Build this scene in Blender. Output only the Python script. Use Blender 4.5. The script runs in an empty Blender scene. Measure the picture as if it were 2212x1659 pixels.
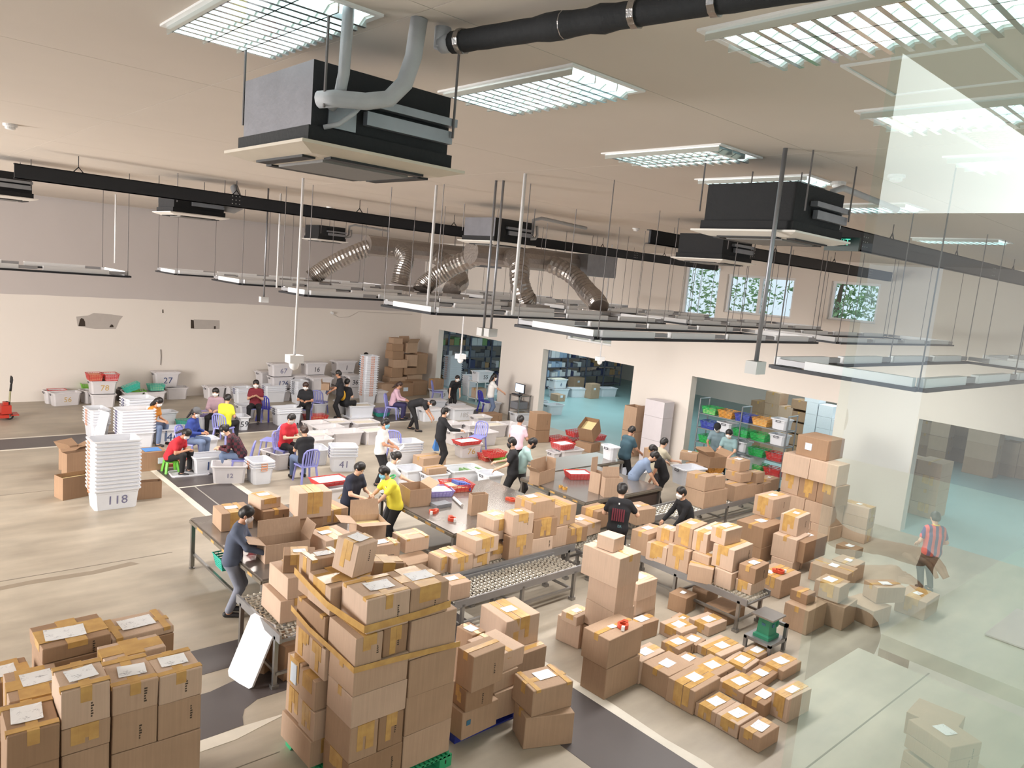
import bpy, bmesh, math, random
import numpy as np
from mathutils import Vector, Matrix
random.seed(7)
SC = bpy.context.scene
COL = SC.collection
# ---------------------------------------------------------------- camera
# World axes: X and Y run along the hall's two walls, Z up, hall floor at z=0. The camera stands on a mezzanine.
IW, IH, FPX, EYE = 2212.0, 1659.0, 1608.56, 5.3
R3 = np.array([[0.74424763, -0.02800263, 0.6673165], [-0.66180065, -0.16567743, 0.73114355], [0.09008534, -0.98578235, -0.14183719]])
cd = bpy.data.cameras.new('camera'); cam = bpy.data.objects.new('camera', cd); COL.objects.link(cam)
cd.sensor_width = 36.0; cd.lens = FPX / IW * 36.0; cd.clip_start = 0.05; cd.clip_end = 300
M4 = Matrix.Identity(4)
for i in range(3):
    M4[i][0] = R3[i, 0]; M4[i][1] = -R3[i, 1]; M4[i][2] = -R3[i, 2]
M4[2][3] = EYE
cam.matrix_world = M4
SC.camera = cam
# ---------------------------------------------------------------- world, lights, exposure
SC.view_settings.view_transform = 'Standard'; SC.view_settings.look = 'None'
SC.view_settings.gamma = 1.0; SC.view_settings.exposure = 0.0; SC.view_settings.use_curve_mapping = False
wd = bpy.data.worlds.new('world'); SC.world = wd; wd.use_nodes = True
bg = wd.node_tree.nodes['Background']; bg.inputs[0].default_value = (0.80, 0.90, 1.0, 1); bg.inputs[1].default_value = 1.0
def area(name, loc, size, energy, color=(1, 1, 1), rot=(0, 0, 0)):
    l = bpy.data.lights.new(name, 'AREA'); l.shape = 'RECTANGLE'; l.size, l.size_y = size
    l.energy = energy; l.color = color
    o = bpy.data.objects.new(name, l); COL.objects.link(o); o.location = loc; o.rotation_euler = rot
    o['kind'] = 'helper'
    return o
DAY = (1.0, 0.95, 0.90)
# assumed daylight: unseen area light added on the x=-9 side of the hall
area('assumed_daylight', (-8.7, 15.0, 3.0), (22.0, 5.6), 10500, DAY, (0, -math.pi / 2, 0))
# light of the suspended tube runs, one lamp per run of tubes (x, y, length along x)
for lx, ly, ln, en in ((8.0, 17.5, 5.0, 300), (14.0, 17.5, 5.0, 240), (8.2, 11.7, 5.0, 270), (14.3, 11.7, 5.0, 220), (9.0, 6.3, 5.0, 270), (15.0, 6.3, 5.0, 200)):
    area('tube_run_light', (lx, ly, 4.6), (ln, 0.5), en, (1.0, 0.96, 0.92))
area('added_storeroom_light', (24.0, 21.0, 3.1), (5.0, 7.0), 260, (0.80, 0.97, 1.0))  # unseen storeroom lamps, added as area lights here and below
area('added_storeroom_light', (24.0, 10.5, 3.1), (5.0, 6.0), 200, (0.85, 0.97, 1.0))
area('added_storeroom_light', (24.0, 2.5, 3.1), (5.0, 6.0), 160, (0.85, 0.97, 1.0))
area('office_light', (4.0, -2.4, 6.35), (9.0, 3.0), 260, (0.88, 1.0, 0.97))  # unseen area light added to stand for the mirrored office lamps
# ---------------------------------------------------------------- photograph measuring helpers
def ray(px, py):
    return R3 @ np.array([px - IW / 2, py - IH / 2, FPX])
def G(p, z=0.0):                                   # where the sight line through p meets height z
    d = ray(*p); t = (z - EYE) / d[2]
    return Vector((d[0] * t, d[1] * t, z))
def onY(p, y):
    d = ray(*p); t = y / d[1]; return Vector((d[0] * t, y, EYE + d[2] * t))
def onX(p, x):
    d = ray(*p); t = x / d[0]; return Vector((x, d[1] * t, EYE + d[2] * t))
def ztop(p, P):                                    # height above ground point P seen at p
    d = ray(*p); t = (d[0] * P[0] + d[1] * P[1]) / (d[0] ** 2 + d[1] ** 2)
    return EYE + d[2] * t
def view(x0, y0, s):
    return lambda x, y: (x0 + x / s, y0 + y / s)
# ---------------------------------------------------------------- materials
MATS = {}
def nt(name):
    m = bpy.data.materials.new(name); m.use_nodes = True
    t = m.node_tree; b = t.nodes['Principled BSDF']
    return m, t, b
def mat(name, col, rough=0.6, metal=0.0, var=0.0, scale=8.0, bump=0.0, bscale=40.0, spec=0.5, trans=0.0, alpha=1.0):
    if name in MATS: return MATS[name]
    m, t, b = nt(name)
    b.inputs['Base Color'].default_value = (*col, 1); b.inputs['Roughness'].default_value = rough
    b.inputs['Metallic'].default_value = metal; b.inputs['Specular IOR Level'].default_value = spec
    tc = t.nodes.new('ShaderNodeTexCoord')
    if var > 0:
        n = t.nodes.new('ShaderNodeTexNoise'); n.inputs['Scale'].default_value = scale; n.inputs['Detail'].default_value = 5
        t.links.new(tc.outputs['Object'], n.inputs['Vector'])
        r = t.nodes.new('ShaderNodeMapRange'); r.inputs[3].default_value = 1 - var; r.inputs[4].default_value = 1 + var
        t.links.new(n.outputs['Fac'], r.inputs[0])
        x = t.nodes.new('ShaderNodeMix'); x.data_type = 'RGBA'; x.blend_type = 'MULTIPLY'; x.inputs[0].default_value = 1
        x.inputs[6].default_value = (*col, 1); t.links.new(r.outputs[0], x.inputs[7])
        t.links.new(x.outputs[2], b.inputs['Base Color'])
    if bump > 0:
        n2 = t.nodes.new('ShaderNodeTexNoise'); n2.inputs['Scale'].default_value = bscale; n2.inputs['Detail'].default_value = 4
        t.links.new(tc.outputs['Object'], n2.inputs['Vector'])
        bp = t.nodes.new('ShaderNodeBump'); bp.inputs['Strength'].default_value = bump; bp.inputs['Distance'].default_value = 0.01
        t.links.new(n2.outputs['Fac'], bp.inputs['Height']); t.links.new(bp.outputs[0], b.inputs['Normal'])
    MATS[name] = m
    return m
def emit(name, col, s):
    if name in MATS: return MATS[name]
    m, t, b = nt(name)
    b.inputs['Base Color'].default_value = (*col, 1)
    b.inputs['Emission Color'].default_value = (*col, 1); b.inputs['Emission Strength'].default_value = s
    MATS[name] = m; return m
def srgb(r, g, b):
    f = lambda c: (c / 255 / 12.92) if c / 255 <= 0.04045 else ((c / 255 + 0.055) / 1.055) ** 2.4
    return (f(r), f(g), f(b))
# ---------------------------------------------------------------- mesh building
class MB:
    def __init__(self): self.v = []; self.f = []; self.m = []
    def add(self, vs, fs, mi=0):
        n = len(self.v); self.v += [tuple(v) for v in vs]; self.f += [tuple(n + i for i in f) for f in fs]; self.m += [mi] * len(fs)
        return self
    def box(self, lo, hi, mi=0, rz=0.0, piv=None):
        x0, y0, z0 = lo; x1, y1, z1 = hi
        vs = [(x0, y0, z0), (x1, y0, z0), (x1, y1, z0), (x0, y1, z0), (x0, y0, z1), (x1, y0, z1), (x1, y1, z1), (x0, y1, z1)]
        return self.add(vs, [(0, 3, 2, 1), (4, 5, 6, 7), (0, 1, 5, 4), (1, 2, 6, 5), (2, 3, 7, 6), (3, 0, 4, 7)], mi)
    def bar(self, a, b, w, h=None, mi=0, up=(0, 0, 1)):
        h = h or w; a = Vector(a); b = Vector(b); d = (b - a).normalized(); u = Vector(up)
        if abs(d.dot(u)) > 0.98: u = Vector((1, 0, 0))
        s = d.cross(u).normalized() * (w / 2); t = s.cross(d).normalized() * (h / 2)
        vs = [a - s - t, a + s - t, a + s + t, a - s + t, b - s - t, b + s - t, b + s + t, b - s + t]
        return self.add(vs, [(0, 1, 2, 3), (7, 6, 5, 4), (4, 5, 1, 0), (5, 6, 2, 1), (6, 7, 3, 2), (7, 4, 0, 3)], mi)
    def tube(self, pts, r, n=8, mi=0, cap=True):
        pts = [Vector(p) for p in pts]; k = len(pts)
        rs = r if isinstance(r, (list, tuple)) else [r] * k
        base = len(self.v); prev = None
        for i, p in enumerate(pts):
            d = (pts[min(i + 1, k - 1)] - pts[max(i - 1, 0)]).normalized()
            if prev is None:
                u = Vector((0, 0, 1)) if abs(d.z) < 0.9 else Vector((1, 0, 0))
                s = d.cross(u).normalized()
            else:
                s = (prev - d * prev.dot(d)).normalized()
            prev = s; t = d.cross(s)
            for j in range(n):
                a = 2 * math.pi * j / n
                self.v.append(tuple(p + s * (math.cos(a) * rs[i]) + t * (math.sin(a) * rs[i])))
        for i in range(k - 1):
            for j in range(n):
                a = base + i * n + j; b = base + i * n + (j + 1) % n
                self.f.append((a, b, b + n, a + n)); self.m.append(mi)
        if cap:
            self.f.append(tuple(base + j for j in range(n))[::-1]); self.m.append(mi)
            self.f.append(tuple(base + (k - 1) * n + j for j in range(n))); self.m.append(mi)
        return self
    def lathe(self, prof, n=16, c=(0, 0, 0), mi=0, sx=1.0, sy=1.0):
        base = len(self.v); k = len(prof)
        for r, z in prof:
            for j in range(n):
                a = 2 * math.pi * j / n
                self.v.append((c[0] + r * sx * math.cos(a), c[1] + r * sy * math.sin(a), c[2] + z))
        for i in range(k - 1):
            for j in range(n):
                a = base + i * n + j; b = base + i * n + (j + 1) % n
                self.f.append((a, b, b + n, a + n)); self.m.append(mi)
        return self
    def quad(self, a, b, c, d, mi=0): return self.add([a, b, c, d], [(0, 1, 2, 3)], mi)
    def mesh(self, name, mats):
        me = bpy.data.meshes.new(name); me.from_pydata(self.v, [], self.f)
        for m in (mats if isinstance(mats, (list, tuple)) else [mats]): me.materials.append(m)
        if any(self.m): me.polygons.foreach_set('material_index', self.m)
        me.update(); return me
    def obj(self, name, mats, parent=None, loc=None, rz=None, smooth=False):
        me = self.mesh(name, mats)
        if smooth: me.polygons.foreach_set('use_smooth', [True] * len(me.polygons))
        return put(name, me, parent, loc, rz)
def put(name, me, parent=None, loc=None, rz=None):
    o = bpy.data.objects.new(name, me); COL.objects.link(o)
    if parent: o.parent = parent
    if loc is not None: o.location = loc
    if rz: o.rotation_euler = (0, 0, rz)
    return o
def empty(name, loc=(0, 0, 0), rz=0.0, parent=None):
    o = bpy.data.objects.new(name, None); COL.objects.link(o); o.location = loc; o.rotation_euler = (0, 0, rz)
    o.empty_display_size = 0.1
    if parent: o.parent = parent
    return o
def tag(o, label, cat, group=None, kind=None):
    o['label'] = label; o['category'] = cat
    if group: o['group'] = group
    if kind: o['kind'] = kind
    return o
def struct(o, label=None):
    o['kind'] = 'structure'
    if label: o['label'] = label
    return o
def copy_tree(o, parent=None):
    c = o.copy(); COL.objects.link(c)
    if parent: c.parent = parent
    for ch in list(o.children): copy_tree(ch, c)
    return c
def text(s, size, m, parent, loc, rot, name='number', ext=0.0):
    cu = bpy.data.curves.new(name, 'FONT'); cu.body = s; cu.size = size; cu.align_x = 'CENTER'; cu.align_y = 'CENTER'; cu.extrude = ext
    cu.resolution_u = 2; cu.materials.append(m)
    tmp = bpy.data.objects.new('tmp', cu); me = bpy.data.meshes.new_from_object(tmp); bpy.data.objects.remove(tmp)
    me.name = name; o = put(name, me, parent, loc); o.rotation_euler = rot
    return o
# ================================================================ the hall
XW, YW, ZC = 19.2, 27.4, 6.45
def floor_mat():
    m, t, b = nt('concrete'); N = t.nodes; L = t.links
    tc = N.new('ShaderNodeTexCoord')
    n1 = N.new('ShaderNodeTexNoise'); n1.inputs['Scale'].default_value = 0.35; n1.inputs['Detail'].default_value = 8; n1.inputs['Roughness'].default_value = 0.6
    n2 = N.new('ShaderNodeTexNoise'); n2.inputs['Scale'].default_value = 3.0; n2.inputs['Detail'].default_value = 8
    mp = N.new('ShaderNodeMapping'); mp.inputs['Scale'].default_value = (0.25, 1.0, 1.0)
    L.new(tc.outputs['Object'], n1.inputs['Vector']); L.new(tc.outputs['Object'], mp.inputs['Vector']); L.new(mp.outputs[0], n2.inputs['Vector'])
    r = N.new('ShaderNodeValToRGB'); r.color_ramp.elements[0].position = 0.3; r.color_ramp.elements[1].position = 0.72
    r.color_ramp.elements[0].color = (*srgb(150, 140, 126), 1); r.color_ramp.elements[1].color = (*srgb(186, 176, 160), 1)
    L.new(n1.outputs['Fac'], r.inputs[0])
    x = N.new('ShaderNodeMix'); x.data_type = 'RGBA'; x.blend_type = 'OVERLAY'; x.inputs[0].default_value = 0.35
    L.new(r.outputs[0], x.inputs[6]); L.new(n2.outputs['Fac'], x.inputs[7])
    L.new(x.outputs[2], b.inputs['Base Color'])
    rr = N.new('ShaderNodeMapRange'); rr.inputs[3].default_value = 0.32; rr.inputs[4].default_value = 0.6
    L.new(n2.outputs['Fac'], rr.inputs[0]); L.new(rr.outputs[0], b.inputs['Roughness'])
    return m
FL = floor_mat()
floor = struct(MB().box((-12, -0.2, -0.3), (XW, YW, 0)).obj('floor', FL))
M_band = mat('dark_floor_paint', srgb(84, 78, 78), 0.45, var=0.22, scale=1.2)
M_line = mat('worn_white_line', srgb(214, 208, 196), 0.6, var=0.12, scale=5.0)
M_thin = mat('thin_chalk_line', srgb(160, 155, 148), 0.7)
def strip(pts, name, m, z, t=0.003):
    n = len(pts); b = MB(); b.add([(x, y, z) for x, y in pts] + [(x, y, z + t) for x, y in pts],
        [tuple(range(n, 2 * n))] + [(i, (i + 1) % n, n + (i + 1) % n, n + i) for i in range(n)])
    return b.obj(name, m, floor)
# dark painted walkways with white borders
def rect(x0, y0, x1, y1, name, m, z, t=0.003): return strip([(x0, y0), (x1, y0), (x1, y1), (x0, y1)], name, m, z, t)
rect(5.47, 10.0, 6.6, 18.3, 'dark_walkway', M_band, 0.0)
rect(5.34, 10.0, 5.47, 18.3, 'white_line', M_line, 0.0, 0.004); rect(6.6, 12.6, 6.75, 17.6, 'white_line', M_line, 0.0, 0.004)
rect(5.47, 16.6, 6.6, 16.66, 'white_line', M_line, 0.003, 0.004); rect(5.79, 12.0, 5.82, 16.6, 'chalk_line', M_thin, 0.003, 0.004)
rect(6.06, 1.0, 7.08, 9.4, 'dark_walkway', M_band, 0.0)
strip([(7.08, 1.0), (7.22, 1.0), (7.24, 2.4), (7.19, 3.3), (7.25, 4.1), (7.21, 4.6), (7.24, 5.4), (7.22, 9.4), (7.08, 9.4)], 'white_line', M_line, 0.0, 0.004)
rect(-12, 21.3, 19.0, 22.42, 'dark_walkway', M_band, 0.0)
rect(-12, 21.2, 19.0, 21.3, 'white_line', M_line, 0.0, 0.004); rect(-12, 22.42, 19.0, 22.52, 'white_line', M_line, 0.0, 0.004)
strip([(-12, 8.84), (5.0, 8.84), (5.0, 9.48), (-12, 9.48)], 'dark_walkway', M_band, 0.0)
strip([(-12, 7.55), (2.78, 7.55), (3.27, 7.57), (3.32, 7.72), (3.4, 7.86), (3.6, 7.97), (4.6, 7.97), (4.6, 8.47), (3.5, 8.5), (3.2, 8.42), (2.0, 8.44), (-12, 8.44)], 'dark_walkway', M_band, 0.0)
strip([(-12, 7.36), (3.1, 7.36), (3.8, 7.52), (3.3, 7.55), (-12, 7.55)], 'white_line', M_line, 0.0, 0.004)
M_crack = mat('floor_joint', srgb(120, 113, 102), 0.8)
for x0, y0, x1, y1, w in ((-8, 13.0, 4.2, 13.05, 0.02), (-12, 6.9, 3.4, 6.93, 0.012), (7.3, 3.3, 12.0, 3.33, 0.02), (7.3, 9.6, 14, 9.62, 0.015), (2.6, 22.6, 2.62, 27.3, 0.02), (-6, 17.5, 4.9, 17.52, 0.015), (0.9, 13.1, 0.92, 21.0, 0.012)):
    if abs(x1 - x0) > abs(y1 - y0): rect(x0, y0, x1, y0 + w, 'floor_joint', M_crack, 0.0, 0.002)
    else: rect(x0, y0, x0 + w, y1, 'floor_joint', M_crack, 0.0, 0.002)
M_stain = mat('floor_stain', srgb(140, 128, 112), 0.5, var=0.1)
strip([(1.0, 12.75), (2.1, 12.85), (2.9, 12.8), (3.5, 12.9), (3.6, 12.75), (2.9, 12.65), (2.0, 12.7), (1.0, 12.62)], 'floor_stain', M_stain, 0.0, 0.001)
strip([(-1.2, 12.3), (0.0, 12.5), (0.7, 12.5), (1.0, 12.4), (0.4, 12.3), (-1.2, 12.15)], 'floor_stain', M_stain, 0.0, 0.001)
# ---- ceiling of plaster boards
M_ceil = mat('plasterboard', srgb(206, 196, 186), 0.9, var=0.03, scale=2.0)
M_void = mat('ceiling_void', srgb(120, 112, 104), 0.9)
ceil_ = struct(MB().box((-12, -6, ZC + 0.02), (XW + 0.3, YW + 0.3, ZC + 0.2)).obj('ceiling', M_void))
pw, pd = 3.6, 2.7; pm = MB().box((0.003, 0.003, 0), (pw - 0.003, pd - 0.003, 0.018)).mesh('ceiling_panel', M_ceil)
for ix in range(9):
    for iy in range(13):
        put('ceiling_panel', pm, ceil_, (-12.4 + ix * pw, -7.85 + iy * pd, ZC))
# ---- walls
M_wall = mat('white_wall', srgb(222, 214, 206), 0.85, var=0.025, scale=0.8)
M_grey = mat('grey_wall_paint', srgb(188, 180, 177), 0.85, var=0.04, scale=1.0)
M_patch = mat('patched_plaster', srgb(176, 168, 162), 0.9, var=0.06, scale=9)
M_hole = mat('hole_dark', srgb(60, 50, 42), 0.95)
wl = struct(MB().box((-12, YW, -0.3), (XW + 0.3, YW + 0.3, ZC + 0.2)).obj('wall_left', M_wall))
def plate(pts, name, m, parent, t, y=YW):          # plate on the wall y = YW from (x, z) outline
    n = len(pts); b = MB(); b.add([(x, y - t, z) for x, z in pts] + [(x, y, z) for x, z in pts],
        [tuple(range(n))] + [((i + 1) % n, i, n + i, n + (i + 1) % n) for i in range(n)])
    return b.obj(name, m, parent)
up = [(-12, 6.45), (-12, 3.4)]
x = -12
while x < 11.4: x += 0.45; up.append((x, 3.4 + random.uniform(-0.012, 0.012)))
plate(up + [(11.6, 3.41), (13.2, 3.36), (15.5, 3.38), (19.2, 3.4), (19.2, 6.45)], 'upper_paint', M_grey, wl, 0.004)
ky = view(0, 600, 3.16)
pt = lambda p: (onY(p, YW).x, onY(p, YW).z)
plate([pt(ky(*p)) for p in ((520, 265), (530, 330), (650, 350), (790, 350), (815, 290), (840, 262), (760, 250), (640, 240), (600, 258))], 'plaster_patch', M_patch, wl, 0.006)
plate([pt(ky(*p)) for p in ((1322, 350), (1498, 350), (1498, 290), (1322, 285))], 'plaster_patch', M_patch, wl, 0.006)
for pts in (((535, 330), (582, 330), (580, 300), (570, 280), (555, 275), (545, 285)), ((745, 338), (776, 338), (772, 322), (758, 318)), ((1302, 346), (1325, 346), (1322, 290), (1302, 286)), ((1460, 349), (1472, 349), (1472, 330), (1460, 330)), ((1108, 240), (1116, 240), (1114, 215), (1108, 218))):
    plate([pt(ky(*p)) for p in pts], 'wall_hole', M_hole, wl, 0.009)
struct(MB().tube([onY(ky(1097, 490), YW - 0.02), onY(ky(1100, 540), YW - 0.02), onY(ky(1096, 595), YW - 0.02)], 0.012, 6).obj('trim_1', mat('cable_grey', srgb(120, 112, 108), 0.7)), 'grey cable stub hanging out of the long white wall')
OPEN = [(21.85, 26.02, 2.77), (15.23, 19.5, 2.79), (8.48, 12.97, 2.82), (-3.0, 6.47, 2.82)]
wr = MB()
ys = [-6.0]
for a, b_, h in sorted(OPEN): ys += [a, b_]
ys.append(YW)
for i in range(0, len(ys), 2): wr.box((XW, ys[i], -0.3), (XW + 0.28, ys[i + 1], 2.82))
for a, b_, h in OPEN:
    if h < 2.82: wr.box((XW, a, h), (XW + 0.28, b_, 2.82))
MIRROR_WIN = [(12.45, 13.7, 4.5, 6.15), (10.1, 12.2, 4.85, 5.95), (7.85, 9.1, 4.95, 5.95), (16.3, 18.4, 3.3, 4.1)]  # office windows mirrored in the glass, built here as openings in the wall
# upper wall around the mirrored windows, built in vertical slices
cuts = sorted({-6.0, YW} | {w[0] for w in MIRROR_WIN} | {w[1] for w in MIRROR_WIN})
for a, b_ in zip(cuts[:-1], cuts[1:]):
    h = [w for w in MIRROR_WIN if w[0] <= a + 1e-6 and w[1] >= b_ - 1e-6]
    if not h: wr.box((XW, a, 2.82), (XW + 0.28, b_, ZC + 0.2))
    else:
        wr.box((XW, a, 2.82), (XW + 0.28, b_, h[0][2])); wr.box((XW, a, h[0][3]), (XW + 0.28, b_, ZC + 0.2))
wr = struct(wr.obj('wall_right', M_wall))
struct(MB().box((-12, -0.5, -0.3), (XW, -0.2, 3.5)).obj('wall_front_light_block', M_wall), 'unseen wall added under the mezzanine to block light from behind the viewer')  # unseen wall added to keep sky light off the carton fronts
M_frame = mat('white_window_frame', srgb(225, 225, 225), 0.4)
M_pane = None
def glass(name, tint=(1, 1, 1), refl=0.08):
    m = bpy.data.materials.new(name); m.use_nodes = True; t = m.node_tree; t.nodes.clear()
    o = t.nodes.new('ShaderNodeOutputMaterial'); mx = t.nodes.new('ShaderNodeMixShader'); a = t.nodes.new('ShaderNodeBsdfTransparent'); g_ = t.nodes.new('ShaderNodeBsdfGlossy')
    a.inputs[0].default_value = (*tint, 1); g_.inputs['Roughness'].default_value = 0.0
    fr = t.nodes.new('ShaderNodeFresnel'); fr.inputs[0].default_value = 1.5
    ad = t.nodes.new('ShaderNodeMath'); ad.operation = 'MULTIPLY'; ad.inputs[1].default_value = refl; ad.use_clamp = True
    ge = t.nodes.new('ShaderNodeNewGeometry'); sb = t.nodes.new('ShaderNodeMath'); sb.operation = 'SUBTRACT'; sb.inputs[0].default_value = 1.0; m2 = t.nodes.new('ShaderNodeMath'); m2.operation = 'MULTIPLY'
    t.links.new(ge.outputs['Backfacing'], sb.inputs[1]); t.links.new(fr.outputs[0], ad.inputs[0]); t.links.new(ad.outputs[0], m2.inputs[0]); t.links.new(sb.outputs[0], m2.inputs[1]); t.links.new(m2.outputs[0], mx.inputs[0])
    t.links.new(a.outputs[0], mx.inputs[1]); t.links.new(g_.outputs[0], mx.inputs[2]); t.links.new(mx.outputs[0], o.inputs[0])
    return m
M_pane = glass('window_glass', (0.96, 1, 1), 1.0)
for i, (a, b_, z0, z1) in enumerate(MIRROR_WIN):
    fr = MB()
    for y in (a + 0.03, b_ - 0.03): fr.bar((XW + 0.12, y, z0), (XW + 0.12, y, z1), 0.1, 0.06)
    for z in (z0 + 0.03, z1 - 0.03): fr.bar((XW + 0.12, a, z), (XW + 0.12, b_, z), 0.1, 0.06)
    if b_ - a > 1.5: fr.bar((XW + 0.12, (a + b_) / 2, z0), (XW + 0.12, (a + b_) / 2, z1), 0.1, 0.08)
    w = struct(fr.obj('window_%d' % (i + 1), M_frame), 'white framed mirrored office window built high in the end wall')
    mid = (a + b_) / 2
    for y0, y1 in (((a, mid), (mid, b_)) if b_ - a > 1.5 else ((a, b_),)):
        MB().box((XW + 0.118, y0 + 0.05, z0 + 0.05), (XW + 0.124, y1 - 0.05, z1 - 0.05)).obj('pane', M_pane, w)
# dark lining of the storeroom openings, floor and shell of the storeroom
M_sfloor = mat('green_epoxy_floor', srgb(150, 182, 184), 0.35, var=0.12, scale=0.9)
sf = struct(MB().box((XW, -6, -0.3), (34, 30, -0.001)).obj('floor', M_sfloor)); sf['label'] = 'pale blue green storeroom floor beyond the openings'
struct(MB().box((33.8, -6, -0.3), (34, 30, 3.4)).obj('wall_back', M_wall))
struct(MB().box((XW, 30, -0.3), (34, 30.2, 3.4)).obj('wall_side', M_wall))
struct(MB().box((XW + 0.28, -6, 3.2), (34, 30.2, 3.4)).obj('ceiling', M_ceil))
# ================================================================ things under the ceiling
M_black = mat('black_steel', srgb(34, 36, 42), 0.45, 0.3, var=0.1)
M_blk = mat('black_insulation', srgb(30, 31, 34), 0.8, var=0.15, scale=6, bump=0.3)
M_galv = mat('galvanised_steel', srgb(150, 152, 158), 0.45, 0.75, var=0.2, scale=7, bump=0.15, bscale=14)
M_acsheet = mat('ac_sheet_metal', srgb(116, 116, 122), 0.5, 0.5, var=0.22, scale=6, bump=0.15, bscale=20)
M_acpan = mat('aged_white_plastic', srgb(205, 194, 178), 0.5, var=0.14, scale=5)
M_dark = mat('dark_slot', srgb(24, 25, 28), 0.6)
M_grille = mat('grille_grey', srgb(120, 118, 116), 0.6, var=0.1, scale=60)
M_rod = mat('hanger_rod', srgb(110, 106, 106), 0.5, 0.6)
M_rodw = mat('white_conduit', srgb(222, 222, 224), 0.45)
M_wrap = mat('white_pipe_wrap', srgb(176, 178, 182), 0.65, var=0.12, scale=14, bump=0.3, bscale=25)
M_white = mat('white_plastic', srgb(232, 232, 232), 0.45)
M_foil = mat('aluminium_foil', srgb(170, 164, 160), 0.28, 0.9, var=0.1, scale=10, bump=0.9, bscale=22)
def rod(mb, x, y, z0, z1=None, r=0.006): mb.tube([(x, y, z0), (x, y, z1 or ZC)], r, 5)
def aircon(x, y, label, turn=0, aged=False, sheet=False, pipes=None):
    e = empty('air_conditioner', (x, y, 5.8)); tag(e, label, 'air conditioner', 'ceiling cassette air conditioners')
    w = 0.95; b0, b1 = 0.055, 0.895; pan = M_acpan if aged else mat('white_ac_panel', srgb(226, 222, 216), 0.45)
    pm = MB(); z = 0.0
    o = [(0, 0), (w, 0), (w, w), (0, w)]; c = 0.05
    ring = lambda i, z: [(i, i, z), (w - i, i, z), (w - i, w - i, z), (i, w - i, z)]
    v = ring(0, 0.045) + ring(0, 0.03) + ring(0.10, 0.0) + ring(0.20, -0.004)
    pm.add(v, [(0, 1, 2, 3)] + [(k * 4 + j, (k + 1) * 4 + j, (k + 1) * 4 + (j + 1) % 4, k * 4 + (j + 1) % 4) for k in range(3) for j in range(4)] + [(15, 14, 13, 12)])
    pn = pm.obj('panel', pan, e)
    MB().box((0.22, 0.22, -0.018), (0.73, 0.73, -0.004)).obj('intake_grille', M_grille, pn)
    for k in range(4):
        s = MB(); r_ = [(0.2, 0.10), (0.75, 0.10), (0.75, 0.17), (0.2, 0.17)]
        if k % 2: r_ = [(y_, x_) for x_, y_ in r_]
        if k >= 2: r_ = [(w - x_, w - y_) for x_, y_ in r_]
        xs = [p[0] for p in r_]; ysl = [p[1] for p in r_]
        MB().box((min(xs), min(ysl), -0.012), (max(xs), max(ysl), 0.006)).obj('air_slot', M_dark, pn)
    MB().box((b0, b0, 0.045), (b1, b1, 0.12)).obj('drain_tray', M_blk, e)
    bm_ = MB().box((b0 + 0.02, b0 + 0.02, 0.12), (b1 - 0.02, b1 - 0.02, 0.42))
    bm_.m = [1 if (sheet and i == 5) else 0 for i in range(6)]
    bm_.obj('body', [M_blk, M_acsheet], e)
    for rx, ry in ((0.1, -0.0), (0.85, -0.0), (0.1, 0.95), (0.85, 0.95)):
        r = MB(); rod(r, rx, ry, 0.2, ZC - 5.8, 0.007); r.obj('hanger_rod', M_rod, e)
    for yy in (0.035, 0.9):
        MB().box((0.3, yy - 0.03, 0.26), (0.88, yy + 0.03, 0.30)).box((0.34, yy - 0.02, 0.17), (0.86, yy + 0.02, 0.235)).obj('hanger_bracket', M_galv, e)
    return e
ac = aircon(1.6, 3.33, 'large dusty ceiling air conditioner with wrapped white pipes, nearest and biggest', aged=True, sheet=True)
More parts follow.
